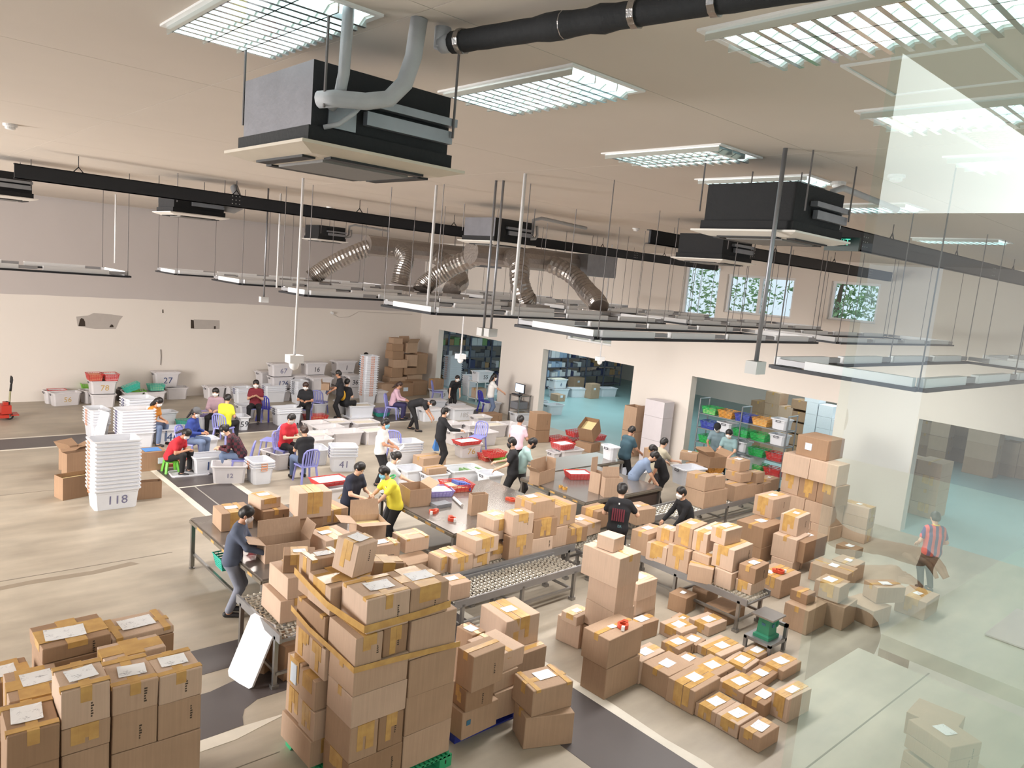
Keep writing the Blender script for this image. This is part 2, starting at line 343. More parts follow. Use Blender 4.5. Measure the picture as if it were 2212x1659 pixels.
# its two wrapped pipes, lagged elbow first
MB().tube([(0.10, 0.05, 0.24), (0.14, -0.03, 0.245), (0.26, -0.10, 0.25), (0.36, -0.14, 0.28), (0.42, -0.17, 0.36), (0.44, -0.2, 0.48), (0.445, -0.22, 0.65)], 0.040, 12).obj('lagged_pipe', M_wrap, ac, smooth=True)
MB().tube([(0.16, 0.05, 0.22), (0.165, -0.02, 0.27), (0.165, -0.05, 0.36), (0.165, -0.06, 0.65)], 0.027, 10).obj('lagged_pipe', M_wrap, ac, smooth=True)
MB().box((0.16, 0.068, 0.13), (0.31, 0.076, 0.27)).obj('rating_plate', M_galv, ac)
MB().tube([(0.13, 0.05, 0.12), (0.18, 0.0, 0.14), (0.24, -0.03, 0.2), (0.27, -0.04, 0.24)], 0.012, 8).obj('drain_hose', M_wrap, ac, smooth=True)
for x, y, lab in ((3.95, 12.75, 'white cassette air conditioner hung below the black beam beside the left wall plaster patches'),
                  (9.65, 18.9, 'small far air conditioner with bent white pipes before the grey wall'),
                  (7.8, 9.3, 'cassette air conditioner with grey steel side hung left of the foil ducts end'),
                  (5.4, 2.9, 'dark air conditioner with broad white panel hanging below the mirrored louvre lights, at right'),
                  (1.45, 14.25, 'air conditioner cut by the left picture edge under the beam'),
                  (9.8, 6.35, 'air conditioner with flat white panel beyond the right hand row of light frames')):
    a_ = aircon(x, y, lab, sheet=(x == 7.8))
    if x in (7.8, 9.65, 5.4):
        MB().tube([(0.93, 0.3, 0.2), (1.05, 0.3, 0.2), (1.12, 0.3, 0.26), (1.12, 0.3, 0.5), (1.3, 0.3, 0.55), (2.4, 0.25, 0.5)], 0.03, 8).tube([(0.93, 0.2, 0.16), (1.1, 0.2, 0.18), (1.16, 0.22, 0.24), (1.16, 0.25, 0.4)], 0.025, 8).obj('lagged_pipe', M_wrap, a_, smooth=True)
    if x == 3.95:
        MB().tube([(0.9, 0.2, 0.22), (1.05, 0.1, 0.2), (1.15, 0.12, 0.26), (1.2, 0.3, 0.4), (1.2, 0.5, 0.6)], 0.07, 10).obj('lagged_pipe', M_wrap, a_, smooth=True)
# black steel beams hung from hooks
def beam(x0, x1, y, z0, z1, label, hooks):
    e = empty('steel_beam', (x0, y, z0)); tag(e, label, 'beam', 'black hung steel beams')
    L = x1 - x0; h = z1 - z0
    MB().box((0, -0.02, 0), (L, 0.02, h)).box((0, -0.02, h - 0.012), (L, 0.07, h)).box((0, -0.02, 0), (L, 0.07, 0.012)).obj('channel', M_black, e)
    bm_ = MB(); k = 3.0
    while k < L:
        for dx in (0, 0.06, 0.12):
            for dz in (0.05, 0.11, 0.17): bm_.box((k + dx, -0.026, dz), (k + dx + 0.015, -0.02, dz + 0.012))
        k += 5.2
    bm_.obj('bolt_heads', mat('bolt_steel', srgb(190, 190, 190), 0.4, 0.8), e)['kind'] = 'stuff'
    for hx in hooks:
        MB().bar((hx - x0 - 0.06, 0, h), (hx - x0, 0, h + 0.07), 0.012).bar((hx - x0 + 0.06, 0, h), (hx - x0, 0, h + 0.07), 0.012).tube([(hx - x0, 0, h + 0.07), (hx - x0, 0, ZC - z0)], 0.006, 5).obj('hook', M_black, e)
beam(1.82, 19.1, 12.5, 6.02, 6.225, 'long black steel beam hung below the ceiling across the whole hall', (2.6, 4.9, 7.2, 9.4, 11.6, 14, 16.5))
beam(9.6, 19.1, 7.6, 6.02, 6.24, 'shorter black beam behind the air conditioner with broad white panel', (11, 13.5, 16))
beam(6.6, 19.1, 4.25, 6.02, 6.26, 'dark beam running to the upper right corner of the hall', (8, 10.5, 13, 16))
# suspended rectangular tube light frames
M_tube = mat('tube_light_housing', srgb(226, 228, 232), 0.4)
M_gear = mat('gear_tray_grey', srgb(160, 160, 164), 0.45, 0.3)
def light_frame(x0, x1, y0, y1, z, label):
    e = empty('light_frame', (x0, y0, z)); tag(e, label, 'light', 'hanging tube light frames')
    L, D = x1 - x0, y1 - y0
    sides = [((0, 0), (L, 0)), ((0, D), (L, D)), ((0, 0), (0, D)), ((L, 0), (L, D))]
    for a, b in sides:
        ch_ = MB().bar((*a, 0), (*b, 0), 0.12, 0.03).obj('black_channel', M_black, e)
        a_, b_ = Vector((*a, 0.055)), Vector((*b, 0.055)); ln = (b_ - a_).length; n = max(1, int(ln / 1.25)); d = (b_ - a_) / ln
        for k in range(n):
            s0 = a_ + d * (ln / n * k + 0.04); s1 = a_ + d * (ln / n * (k + 1) - 0.30)
            MB().bar(s0, s1, 0.07, 0.075).obj('tube_light', M_tube, ch_)
            MB().bar(s1, s1 + d * 0.26, 0.06, 0.05).obj('gear_tray', M_gear, ch_)
    n = max(2, int(L / 1.8))
    for k in range(n + 1):
        for yy in (0, D):
            r = MB(); rod(r, L * k / n, yy, 0.0, ZC - z, 0.006); r.obj('hanger_rod', M_rod, e)
rows = [(2.2, 3.45), (5.6, 6.95), (8.4, 9.7), (11.2, 12.15), (14.0, 15.4), (16.9, 18.2)]
nm = ['nearest the camera', 'second from the camera', 'third from the camera', 'third from the long white wall', 'second from the long white wall', 'nearest the long white wall']
for i, (a, b) in enumerate(rows):
    xl = (6.4, 6.35, 6.1, 5.6, 5.65, 5.4)[i]
    light_frame(xl, xl + 5.2, a, b, 4.7, 'hanging tube light frame of the inner row, %s' % nm[i])
    light_frame(xl + 6.0, min(xl + 11.4, 18.6), a, b, 4.7, 'hanging tube light frame of the end wall row, %s' % nm[i])
light_frame(-1.5, 3.72, 14.2, 15.9, 4.7, 'hanging tube light frame cut by the left picture edge')
# white conduits with drop boxes
def conduit(top, bot, label, kind, r=0.016, m=None):
    P = G(top, ZC); z = ztop(bot, P); e = empty('conduit_drop', (P.x, P.y, z)); tag(e, label, 'conduit', 'conduits hanging from the ceiling')
    MB().tube([(0, 0, 0.05), (0, 0, ZC - z)], r, 8).obj('conduit', m or M_rodw, e, smooth=True)
    if kind == 'camera':
        MB().box((-0.11, -0.09, -0.06), (0.11, 0.09, 0.06)).obj('junction_box', M_white, e)
        MB().lathe([(0.075, -0.06), (0.075, -0.10), (0.055, -0.15), (0.0, -0.18)], 14).obj('camera_dome', M_white, e, smooth=True)
    elif kind == 'box': MB().box((-0.07, -0.05, -0.03), (0.07, 0.05, 0.07)).obj('socket_box', mat('socket_grey', srgb(200, 200, 200), 0.5), e)
conduit((655, 385), (635, 775), 'long white conduit with dome camera hanging left of the middle', 'camera', 0.02)
conduit((1072, 390), (1043, 720), 'grey conduit with socket box, left of the pair before the storeroom doors', 'box', 0.016, M_galv)
conduit((1088, 390), (1061, 722), 'grey conduit with socket box, right of the pair before the storeroom doors', 'box', 0.016, M_galv)
conduit((580, 407), (577, 650), 'thin grey conduit with white box hanging in front of the grey wall', 'box', 0.016, M_galv)
conduit((1697, 320), (1640, 800), 'slanted looking grey conduit with socket box hanging at right', 'box', 0.018, M_galv)
for t_, b_, lab in (((607, 418), (603, 628), 'white pole at the second light frame from the left'), ((943, 400), (935, 678), 'white pole at the light frame before the foil ducts'), ((1135, 375), (1110, 690), 'white pole at the light frame under the foil duct ends'), ((250, 420), (240, 572), 'white pole at the light frame on the left picture edge')):
    conduit(t_, b_, lab, 'none', 0.02)
def drop(p, zc, lab):
    P = G(p, zc); e = empty('conduit_drop', (P.x, P.y, zc)); tag(e, lab, 'conduit', 'conduits hanging from the ceiling')
    MB().tube([(0, 0, 0.05), (0, 0, ZC - zc)], 0.02, 8).obj('conduit', M_rodw, e, smooth=True)
    MB().box((-0.11, -0.09, -0.06), (0.11, 0.09, 0.06)).obj('junction_box', M_white, e)
    MB().lathe([(0.075, -0.06), (0.075, -0.10), (0.055, -0.15), (0.0, -0.18)], 14).obj('camera_dome', M_white, e, smooth=True)
drop((995, 770), 3.2, 'white conduit with dome camera in front of the first storeroom opening')
drop((1296, 775), 3.2, 'white conduit with dome camera in front of the second storeroom opening')
drop((1495, 765), 3.2, 'white conduit with dome camera before the wall beside the third opening')
# foil flexible ducts
def duct(pts, label, end=True):
    e = empty('foil_duct', pts[-1]); tag(e, label, 'duct', 'crinkled foil ducts'); o = Vector(pts[-1])
    P = [Vector(p) - o for p in pts]; fine = []
    for i in range(len(P) - 1):
        p0, p1, p2, p3 = P[max(i - 1, 0)], P[i], P[i + 1], P[min(i + 2, len(P) - 1)]
        for k in range(14):
            t = k / 14; fine.append(0.5 * ((2 * p1) + (-p0 + p2) * t + (2 * p0 - 5 * p1 + 4 * p2 - p3) * t * t + (-p0 + 3 * p1 - 3 * p2 + p3) * t ** 3))
    fine.append(P[-1])
    MB().tube(fine, [0.19 + 0.014 * (i % 2) + random.uniform(-0.006, 0.006) for i in range(len(fine))], 14).obj('hose', M_foil, e)
    if end: MB().box((-0.32, -0.28, -0.32), (0.32, 0.28, -0.05)).obj('outlet_box', M_foil, e)
def manifold(c, label, L):
    e = empty('duct_manifold', c); tag(e, label, 'duct', 'foil wrapped duct boxes')
    MB().tube([(-0.6, 0, 0), (L * 0.5, 0, 0), (L, 0, 0)], 0.24, 14).obj('trunk', M_foil, e)
    MB().box((L, -0.45, -0.24), (L + 1.0, 0.45, 0.24)).obj('fan_box', M_galv, e)
    for rx in (0, L, L + 0.9): r = MB(); rod(r, rx, 0.3, 0.1, ZC - c[2]); r.obj('hanger_rod', M_rod, e)
manifold((9.7, 15.4, 5.72), 'foil wrapped duct trunk of the farther duct group', 2.2)
manifold((10.1, 12.0, 5.72), 'foil wrapped duct trunk of the nearer duct group', 2.4)
for pts, lab in (([(9.3, 15.4, 5.72), (8.9, 15.6, 5.5), (8.5, 15.9, 5.2), (8.2, 16.0, 4.95), (8.1, 16.05, 4.85)], 'foil duct sloping down at the left end of the ducts'),
                 ([(9.9, 15.3, 5.7), (9.95, 15.0, 5.5), (9.8, 14.9, 5.2), (9.75, 14.9, 4.9)], 'foil duct dropping straight down, second from the left'),
                 ([(10.9, 15.4, 5.7), (11.2, 14.9, 5.45), (11.0, 14.2, 5.1), (10.6, 13.9, 4.95), (10.4, 13.75, 4.85)], 'foil duct sloping down to the middle of the duct group'),
                 ([(10.0, 12.2, 5.72), (9.7, 12.7, 5.45), (9.4, 13.0, 5.15), (9.2, 13.1, 4.95), (9.15, 13.1, 4.85)], 'foil duct sloping left from the nearer trunk'),
                 ([(10.4, 11.8, 5.7), (10.2, 11.3, 5.6), (10.0, 11.0, 5.2), (10.1, 10.9, 4.9), (10.2, 10.9, 4.85)], 'bulging foil duct dropping from the nearer trunk'),
                 ([(11.6, 12.0, 5.72), (11.8, 11.3, 5.45), (11.6, 10.6, 5.1), (11.4, 10.2, 4.98), (11.3, 10.0, 4.85)], 'long foil duct curving down at the right end of the ducts')):
    duct(pts, lab)
# office louvre lights mirrored in the glass, built as glowing fittings up here
M_louv = mat('mirror_louvre', srgb(225, 235, 235), 0.12, 0.9)
M_lamp = emit('mirrored_lamp_glow', (0.85, 1.0, 1.0), 2.2)
def louvre(x, y, label, w=0.62, l=1.22, lit=(1, 1, 1)):
    e = empty('mirrored_louvre_light', (x, y, ZC)); tag(e, label, 'light', 'mirrored office louvre lights')
    f = MB(); f.box((0, 0, -0.012), (0.03, l, 0)).box((w - 0.03, 0, -0.012), (w, l, 0)).box((0.03, 0, -0.012), (w - 0.03, 0.03, 0)).box((0.03, l - 0.03, -0.012), (w - 0.03, l, 0))
    f.obj('frame', M_white, e)
    for k in range(3):
        x0 = 0.03 + k * (w - 0.06) / 3; x1 = x0 + (w - 0.06) / 3
        MB().quad((x0 + 0.01, l - 0.04, -0.003), (x1 - 0.01, l - 0.04, -0.003), (x1 - 0.01, 0.04, -0.003), (x0 + 0.01, 0.04, -0.003)).obj('lamp_tray', M_lamp if lit[k] else M_louv, e)
        b = MB(); b.box((x0 - 0.004, 0.03, -0.05), (x0 + 0.004, l - 0.03, -0.001))
        n = 14
        for j in range(1, n): y_ = 0.03 + (l - 0.06) * j / n; b.add([(x0, y_ - 0.012, -0.05), (x0, y_ + 0.012, -0.05), (x0, y_, -0.004), (x1, y_ - 0.012, -0.05), (x1, y_ + 0.012, -0.05), (x1, y_, -0.004)], [(0, 2, 1), (3, 4, 5), (0, 1, 4, 3), (1, 2, 5, 4), (2, 0, 3, 5)])
        b.obj('louvre_blades', M_louv, e)
for p, lab in (((345, 52), 'mirrored office louvre light at the top left above the big air conditioner'), ((945, 196), 'mirrored office louvre light beside the big air conditioner'), ((1298, 330), 'mirrored office louvre light with one bright strip in mid ceiling'),
               ((1500, 386), 'mirrored office louvre light just behind the slanted conduit top'), ((1725, 440), 'mirrored office louvre light above the dark air conditioner'), ((1505, 62), 'biggest mirrored office louvre light at the top right'), ((1845, 238), 'mirrored office louvre light on the right edge below the square hatch'), ((2035, 337), 'small mirrored office louvre light on the right edge, lowest of its row'), ((1965, 512), 'far mirrored office louvre light at the right near the dark beam')):
    P = G(p, ZC); louvre(P.x, P.y - 1.22, lab, lit=(0, 0, 1) if p[0] == 1298 else (1, 1, 1))
P = G((1815, 140), ZC)  # hatch mirrored from the office ceiling, added to the hall ceiling
h = empty('mirrored_hatch', (P.x, P.y - 0.62, ZC)); tag(h, 'mirrored square access hatch with pale frame, added in the ceiling', 'hatch')
MB().box((0, 0, -0.01), (0.62, 0.02, 0)).box((0, 0.6, -0.01), (0.62, 0.62, 0)).box((0, 0.02, -0.01), (0.02, 0.6, 0)).box((0.6, 0.02, -0.01), (0.62, 0.6, 0)).obj('frame', M_white, h)
MB().box((0.025, 0.025, -0.004), (0.595, 0.595, 0)).obj('hatch_cover', M_ceil, h)
P = G((2055, 282), ZC)  # vent is a reflection of the office, added as a ceiling fitting
h = empty('mirrored_vent', (P.x, P.y - 0.62, ZC)); tag(h, 'mirrored square vent with slats, added in the ceiling near the right edge', 'vent')
MB().box((0, 0, -0.01), (0.62, 0.04, 0)).box((0, 0.58, -0.01), (0.62, 0.62, 0)).box((0, 0.04, -0.01), (0.04, 0.58, 0)).box((0.58, 0.04, -0.01), (0.62, 0.58, 0)).obj('frame', M_white, h)
for k in range(9): MB().box((0.06 + k * 0.058, 0.05, -0.012), (0.08 + k * 0.058, 0.57, -0.002)).obj('slat', M_ceil, h)
for p, lab in (((22, 268), 'round smoke detector at the far left of the ceiling'), ((712, 447), 'small smoke detector beyond the beam'), ((1811, 393), 'smoke detector left of the dark vertical post'), ((1937, 378), 'smoke detector below the right row of louvre lights'), ((1374, 493), 'smoke detector in the far middle of the ceiling')):
    P = G(p, ZC); e = empty('smoke_detector', (P.x, P.y, ZC)); tag(e, lab, 'smoke detector', 'ceiling smoke detectors')
    MB().lathe([(0.0, 0), (0.07, 0), (0.07, -0.025), (0.05, -0.03)], 16).obj('base', M_white, e); MB().lathe([(0.05, -0.03), (0.05, -0.05), (0.03, -0.06), (0, -0.06)], 16).obj('sensor_head', M_white, e)
# thick black drain pipe along the ceiling
P0 = G((955, 96), 6.36); P1 = G((2000, -70), 6.36)
e = empty('drain_pipe', P0); tag(e, 'thick black insulated pipe with silver clips under the ceiling', 'pipe')
d = (P1 - P0); n = 30; pts = [d * (k / n) for k in range(n + 1)]
MB().tube(pts[1:], [0.05 + (0.008 if k in (8, 9, 12) else 0) + random.uniform(-.002, .002) for k in range(n)], 12).obj('insulation', M_blk, e, smooth=True)
MB().tube([(0, 0, 0), d * 0.035], 0.042, 12).tube([(0, 0, -0.02), (0, 0, ZC - 6.375)], 0.04, 12).obj('elbow', M_wrap, e, smooth=True)
for f_ in (0.055, 0.33, 0.5, 0.66): MB().tube([d * f_, d * (f_ + 0.014)], 0.057, 12).obj('clip', M_foil, e)
# exit sign
P = onX((1785, 512), 9.0); e = empty('exit_sign', P); tag(e, 'small dark green lit exit sign hanging on the right', 'sign')
MB().box((-0.02, -0.42, -0.16), (0.02, 0.0, 0.0)).obj('sign_board', mat('dark_green_sign', srgb(16, 44, 40), 0.4), e)
text('EXIT', 0.11, emit('sign_glow', (0.1, 0.75, 0.5), 0.9), e, (-0.024, -0.2, -0.06), (math.pi / 2, 0, -math.pi / 2), 'lettering')
MB().tube([(0, -0.1, 0), (0, -0.1, ZC - P.z)], 0.008, 6).obj('hanger_rod', M_rod, e)
# ================================================================ cardboard cartons
def card(name, col):
    m, t, b = nt(name); N = t.nodes; L = t.links
    tc = N.new('ShaderNodeTexCoord'); n = N.new('ShaderNodeTexNoise'); n.inputs['Scale'].default_value = 3.5; n.inputs['Detail'].default_value = 6
    L.new(tc.outputs['Object'], n.inputs['Vector'])
    w = N.new('ShaderNodeTexNoise'); mp = N.new('ShaderNodeMapping'); mp.inputs['Scale'].default_value = (60, 60, 1.5); w.inputs['Scale'].default_value = 1.0
    L.new(tc.outputs['Object'], mp.inputs['Vector']); L.new(mp.outputs[0], w.inputs['Vector'])
    ad = N.new('ShaderNodeMath'); ad.operation = 'ADD'; L.new(n.outputs['Fac'], ad.inputs[0]); L.new(w.outputs['Fac'], ad.inputs[1])
    r = N.new('ShaderNodeMapRange'); r.inputs[1].default_value = 0.6; r.inputs[2].default_value = 1.4; r.inputs[3].default_value = 0.9; r.inputs[4].default_value = 1.08; L.new(ad.outputs[0], r.inputs[0])
    x = N.new('ShaderNodeMix'); x.data_type = 'RGBA'; x.blend_type = 'MULTIPLY'; x.inputs[0].default_value = 1; x.inputs[6].default_value = (*col, 1)
    L.new(r.outputs[0], x.inputs[7]); L.new(x.outputs[2], b.inputs['Base Color']); b.inputs['Roughness'].default_value = 0.75
    return m
CARD = [card('cardboard_a', srgb(188, 160, 137)), card('cardboard_b', srgb(176, 147, 122)), card('cardboard_c', srgb(198, 172, 151)), card('cardboard_d', srgb(158, 127, 100))]
M_in = card('cardboard_inside', srgb(176, 140, 102))
def tape_mat():
    m, t, b = nt('amber_tape'); N = t.nodes; L = t.links
    tc = N.new('ShaderNodeTexCoord'); n = N.new('ShaderNodeTexNoise'); n.inputs['Scale'].default_value = 9; n.inputs['Detail'].default_value = 4
    L.new(tc.outputs['Object'], n.inputs['Vector'])
    r = N.new('ShaderNodeValToRGB'); r.color_ramp.elements[0].color = (*srgb(190, 150, 92), 1); r.color_ramp.elements[1].color = (*srgb(210, 170, 104), 1)
    r.color_ramp.elements[0].position = 0.35; r.color_ramp.elements[1].position = 0.7
    L.new(n.outputs['Fac'], r.inputs[0]); L.new(r.outputs[0], b.inputs['Base Color']); b.inputs['Roughness'].default_value = 0.22
    bp = N.new('ShaderNodeBump'); bp.inputs['Strength'].default_value = 0.35; bp.inputs['Distance'].default_value = 0.004; L.new(n.outputs['Fac'], bp.inputs['Height']); L.new(bp.outputs[0], b.inputs['Normal'])
    return m
M_tape = tape_mat()
def label_mat():
    m, t, b = nt('printed_label'); N = t.nodes; L = t.links
    tc = N.new('ShaderNodeTexCoord'); mp = N.new('ShaderNodeMapping'); mp.inputs['Scale'].default_value = (60, 160, 1)
    n = N.new('ShaderNodeTexNoise'); n.inputs['Scale'].default_value = 1.0; n.inputs['Detail'].default_value = 2
    L.new(tc.outputs['Object'], mp.inputs['Vector']); L.new(mp.outputs[0], n.inputs['Vector'])
    n2 = N.new('ShaderNodeTexNoise'); n2.inputs['Scale'].default_value = 14; L.new(tc.outputs['Object'], n2.inputs['Vector'])
    mu = N.new('ShaderNodeMath'); mu.operation = 'MULTIPLY'; L.new(n.outputs['Fac'], mu.inputs[0]); L.new(n2.outputs['Fac'], mu.inputs[1])
    r = N.new('ShaderNodeValToRGB'); r.color_ramp.interpolation = 'CONSTANT'; r.color_ramp.elements[0].color = (*srgb(236, 238, 242), 1)
    r.color_ramp.elements[1].position = 0.36; r.color_ramp.elements[1].color = (*srgb(168, 170, 178), 1)
    L.new(mu.outputs[0], r.inputs[0]); L.new(r.outputs[0], b.inputs['Base Color']); b.inputs['Roughness'].default_value = 0.5
    return m
M_label = label_mat()
M_ink = mat('carton_print_ink', srgb(70, 58, 48), 0.7)
M_bluelab = mat('blue_white_label', srgb(214, 226, 240), 0.45)
NC = [0]; REG = []
def solve(T, L, R, B=None, z0=0.0, h=None, Y=None, z1=None):
    if Y is not None: P = onY(T, Y); z1 = P.z
    elif B is not None:
        P = G(B, z0); z1 = max(ztop(T, P), z0 + 0.06)
    else:
        z1 = z1 if z1 is not None else z0 + h; P = G(T, z1)
    Rv = G(R, z1) - P; Lv = G(L, z1) - P
    a = math.atan2(Rv.y, Rv.x); w = max(Rv.length, 0.08); d = max(-Lv.x * math.sin(a) + Lv.y * math.cos(a), 0.08)
    return P, a, w, d, z1
def carton_at(label, x, y, z0, w, d, h, a=0.0, tape='t', lab=0.2, lp=(0.5, 0.5), ink=None, tone=None, group='sealed cardboard cartons', side_lab=None, cat='carton', tax=None):
    """sealed carton with its near bottom corner at x, y"""
    rnd = random.Random(hash((round(x, 2), round(y, 2), round(z0, 2))) & 0xffff)
    NC[0] += 1
    m = CARD[tone if tone is not None else rnd.choice((0, 0, 1, 2, 2, 3))]
    e = empty('carton', (x, y, z0 + 0.0015), a); tag(e, label, cat, group); REG.append([e, x, y, z0, w, d, h, a])
    h -= 0.003
    b = bmesh.new(); bmesh.ops.create_cube(b, size=1.0)
    j = lambda s: rnd.uniform(-s, s)
    for v in b.verts: v.co = Vector(((v.co.x + 0.5) * w, (v.co.y + 0.5) * d, (v.co.z + 0.5) * h)) + (Vector((j(.006), j(.006), j(.005))) if v.co.z > 0 else Vector((0, 0, 0)))
    bmesh.ops.bevel(b, geom=b.edges[:], offset=0.006, segments=1, affect='EDGES')
    me = bpy.data.meshes.new('body'); b.to_mesh(me); b.free(); me.materials.append(m); put('body', me, e)
    t = 0.0025; tm = MB(); ax = tax or ('x' if w >= d else 'y')
    ns = [0]
    def top_strip(u, hw, along, drop=0.09):
        ns[0] += 1; t = 0.0018 + 0.0012 * ns[0]
        if along == 'x':
            tm.box((0, d * u - hw, h), (w, d * u + hw, h + t)); tm.box((-t, d * u - hw, h - drop), (0, d * u + hw, h + t)); tm.box((w, d * u - hw, h - drop), (w + t, d * u + hw, h + t))
        else:
            tm.box((w * u - hw, 0, h), (w * u + hw, d, h + t)); tm.box((w * u - hw, -t, h - drop), (w * u + hw, 0, h + t)); tm.box((w * u - hw, d, h - drop), (w * u + hw, d + t, h + t))
    ot = 'y' if ax == 'x' else 'x'
    if tape == 't': top_strip(0.5, 0.035, ax)
    elif tape == 'H': top_strip(0.5, 0.04, ax, h * 0.4); top_strip(0.12, 0.03, ot, 0.03); top_strip(0.88, 0.03, ot, 0.03)
    elif tape == 'W':
        sp = d if ax == 'x' else w
        for u_ in ((.5,) if sp < .2 else (.34, .5, .66) if sp > .3 else (.42, .6)): top_strip(u_ + rnd.uniform(-.05, .05), min(.045, sp * .12) * rnd.uniform(.75, 1.25), ax, h * rnd.uniform(.3, .95))
    elif tape == 'X': top_strip(0.5, min(0.13, (d if ax == 'x' else w) * 0.3), ax, h * 0.5); top_strip(0.5, min(0.08, (w if ax == 'x' else d) * 0.2), ot, h * 0.35)
    if tm.v: tm.obj('packing_tape', M_tape, e)
    if lab:
        lw, ld = min(lab, w * 0.62), min(lab * 0.72, d * 0.55); cx_, cy_ = w * lp[0], d * lp[1]
        q = MB(); N_ = 4; rr = rnd.uniform(-.12, .12)
        pts = []
        for iy in range(N_ + 1):
            for ix in range(N_ + 1):
                u_, v_ = (ix / N_ - 0.5) * lw, (iy / N_ - 0.5) * ld
                pts.append((cx_ + u_ * math.cos(rr) - v_ * math.sin(rr), cy_ + u_ * math.sin(rr) + v_ * math.cos(rr), h + 0.006 + (0.004 if (ix in (0, N_) and iy in (0, N_) and rnd.random() < .5) else 0) + rnd.uniform(0, .0015)))
        q.add(pts, [(iy * (N_ + 1) + ix, iy * (N_ + 1) + ix + 1, (iy + 1) * (N_ + 1) + ix + 1, (iy + 1) * (N_ + 1) + ix) for iy in range(N_) for ix in range(N_)])
        q.obj('shipping_label', M_label, e)
    if ink is None: ink = rnd.random() < 0.45
    if ink:
        q = MB(); u = rnd.uniform(0.62, 0.85) * w; zz = h * rnd.uniform(0.5, 0.75)
        for k in range(6): q.box((u - 0.012, -0.0015, zz - k * 0.022), (u + 0.012 * rnd.uniform(-.2, 1), 0.0, zz - k * 0.022 + 0.013))
        q.lathe([(0.0, 0), (0.02, 0)], 10, (0, 0, 0)) if False else None
        q.obj('carton_print', M_ink, e)
    if side_lab:
        u, z_, sw, sh, face = side_lab
        if face == 'f': MB().box((w * u, -0.012, h * z_), (w * u + sw, 0.002, h * z_ + sh)).obj('shipping_label', M_bluelab, e)
        else: MB().box((-0.012, d * u, h * z_), (0.002, d * u + sw, h * z_ + sh)).obj('shipping_label', M_bluelab, e)
    return e
class C_:
    pass
def BX(k, label, T, L, R, B=None, z0=0.0, h=None, Y=None, z1=None, **kw):
    P, a, w, d, z1_ = solve(k(*T), k(*L), k(*R), k(*B) if B else None, z0, h, Y, z1)
    w = min(max(w, 0.22), 0.95); d = min(max(d, 0.28), 0.95)
    if abs(a) < 0.4: a *= 0.45
    if kw.pop('log', 0): print(label, P, round(a, 2), round(w, 2), round(d, 2), round(z0, 2), round(z1_, 2))
    r = C_(); r.e = carton_at(label, P.x, P.y, z0, w, d, z1_ - z0, a, **kw); r.z1 = z1_; r.P = P; r.w = w; r.d = d; r.a = a; r.z0 = z0
    LOG.append((label, round(P.x, 2), round(P.y, 2), round(math.degrees(a)), round(w, 2), round(d, 2), round(z0, 2), round(z1_, 2)))
    return r
LOG = []
def open_carton(label, x, y, z0, w, d, h, a=0.0, flaps=(0.5, 0.5, 0.5, 0.5), tone=0, fl=None, group='open cardboard cartons', fill=None, back=None):
    """open-topped carton; flaps = angle of the front, right, back and left flap from upright, in turns of pi (None = no flap)"""
    e = empty('open_carton', (x, y, z0 + 0.0015), a); tag(e, label, 'carton', group); t = 0.006; REG.append([e, x, y, z0, w, d, h, a])
    b = MB(); b.box((0, 0, 0), (w, d, t)).box((0, 0, t), (w, t, h)).box((0, d - t, t), (w, d, h)).box((0, t, t), (t, d - t, h)).box((w - t, t, t), (w, d - t, h)); b.obj('body', CARD[tone], e)
    fl = fl or min(d, w) * 0.5
    spec = [((0, 0), (w, 0), (0, -1)), ((w, 0), (w, d), (1, 0)), ((w, d), (0, d), (0, 1)), ((0, d), (0, 0), (-1, 0))]
    for (p, q, n), ang in zip(spec, flaps):
        if ang is None: continue
        th = ang * math.pi; dx, dz = math.sin(th) * fl, math.cos(th) * fl
        p0, p1 = Vector((*p, h)), Vector((*q, h)); o = Vector((n[0] * dx, n[1] * dx, dz)); ins = (p1 - p0) * 0.03
        nn = Vector((n[0], n[1], 0)) * -t if abs(math.cos(th)) > 0.7 else Vector((0, 0, -t))
        MB().add([p0, p1, p1 + o - ins, p0 + o + ins, p0 + nn, p1 + nn, p1 + o - ins + nn, p0 + o + ins + nn], [(0, 1, 2, 3), (7, 6, 5, 4), (0, 4, 5, 1), (1, 5, 6, 2), (2, 6, 7, 3), (3, 7, 4, 0)]).obj('flap', CARD[tone], e)
    if fill: MB().box((t + .01, t + .01, t), (w - t - .01, d - t - .01, h * fill)).obj('contents', M_cream, e)
    return e
M_cream = mat('cream_paper', srgb(232, 214, 160), 0.7, var=0.1, scale=20)
def OX(k, label, T, L, R, B=None, z0=0.0, h=None, **kw):
    P, a, w, d, z1 = solve(k(*T), k(*L), k(*R), k(*B) if B else None, z0, h)
    LOG.append((label, round(P.x, 2), round(P.y, 2), round(math.degrees(a)), round(w, 2), round(d, 2), round(z0, 2), round(z1, 2)))
    return open_carton(label, P.x, P.y, z0, w, d, z1 - z0, a, **kw)
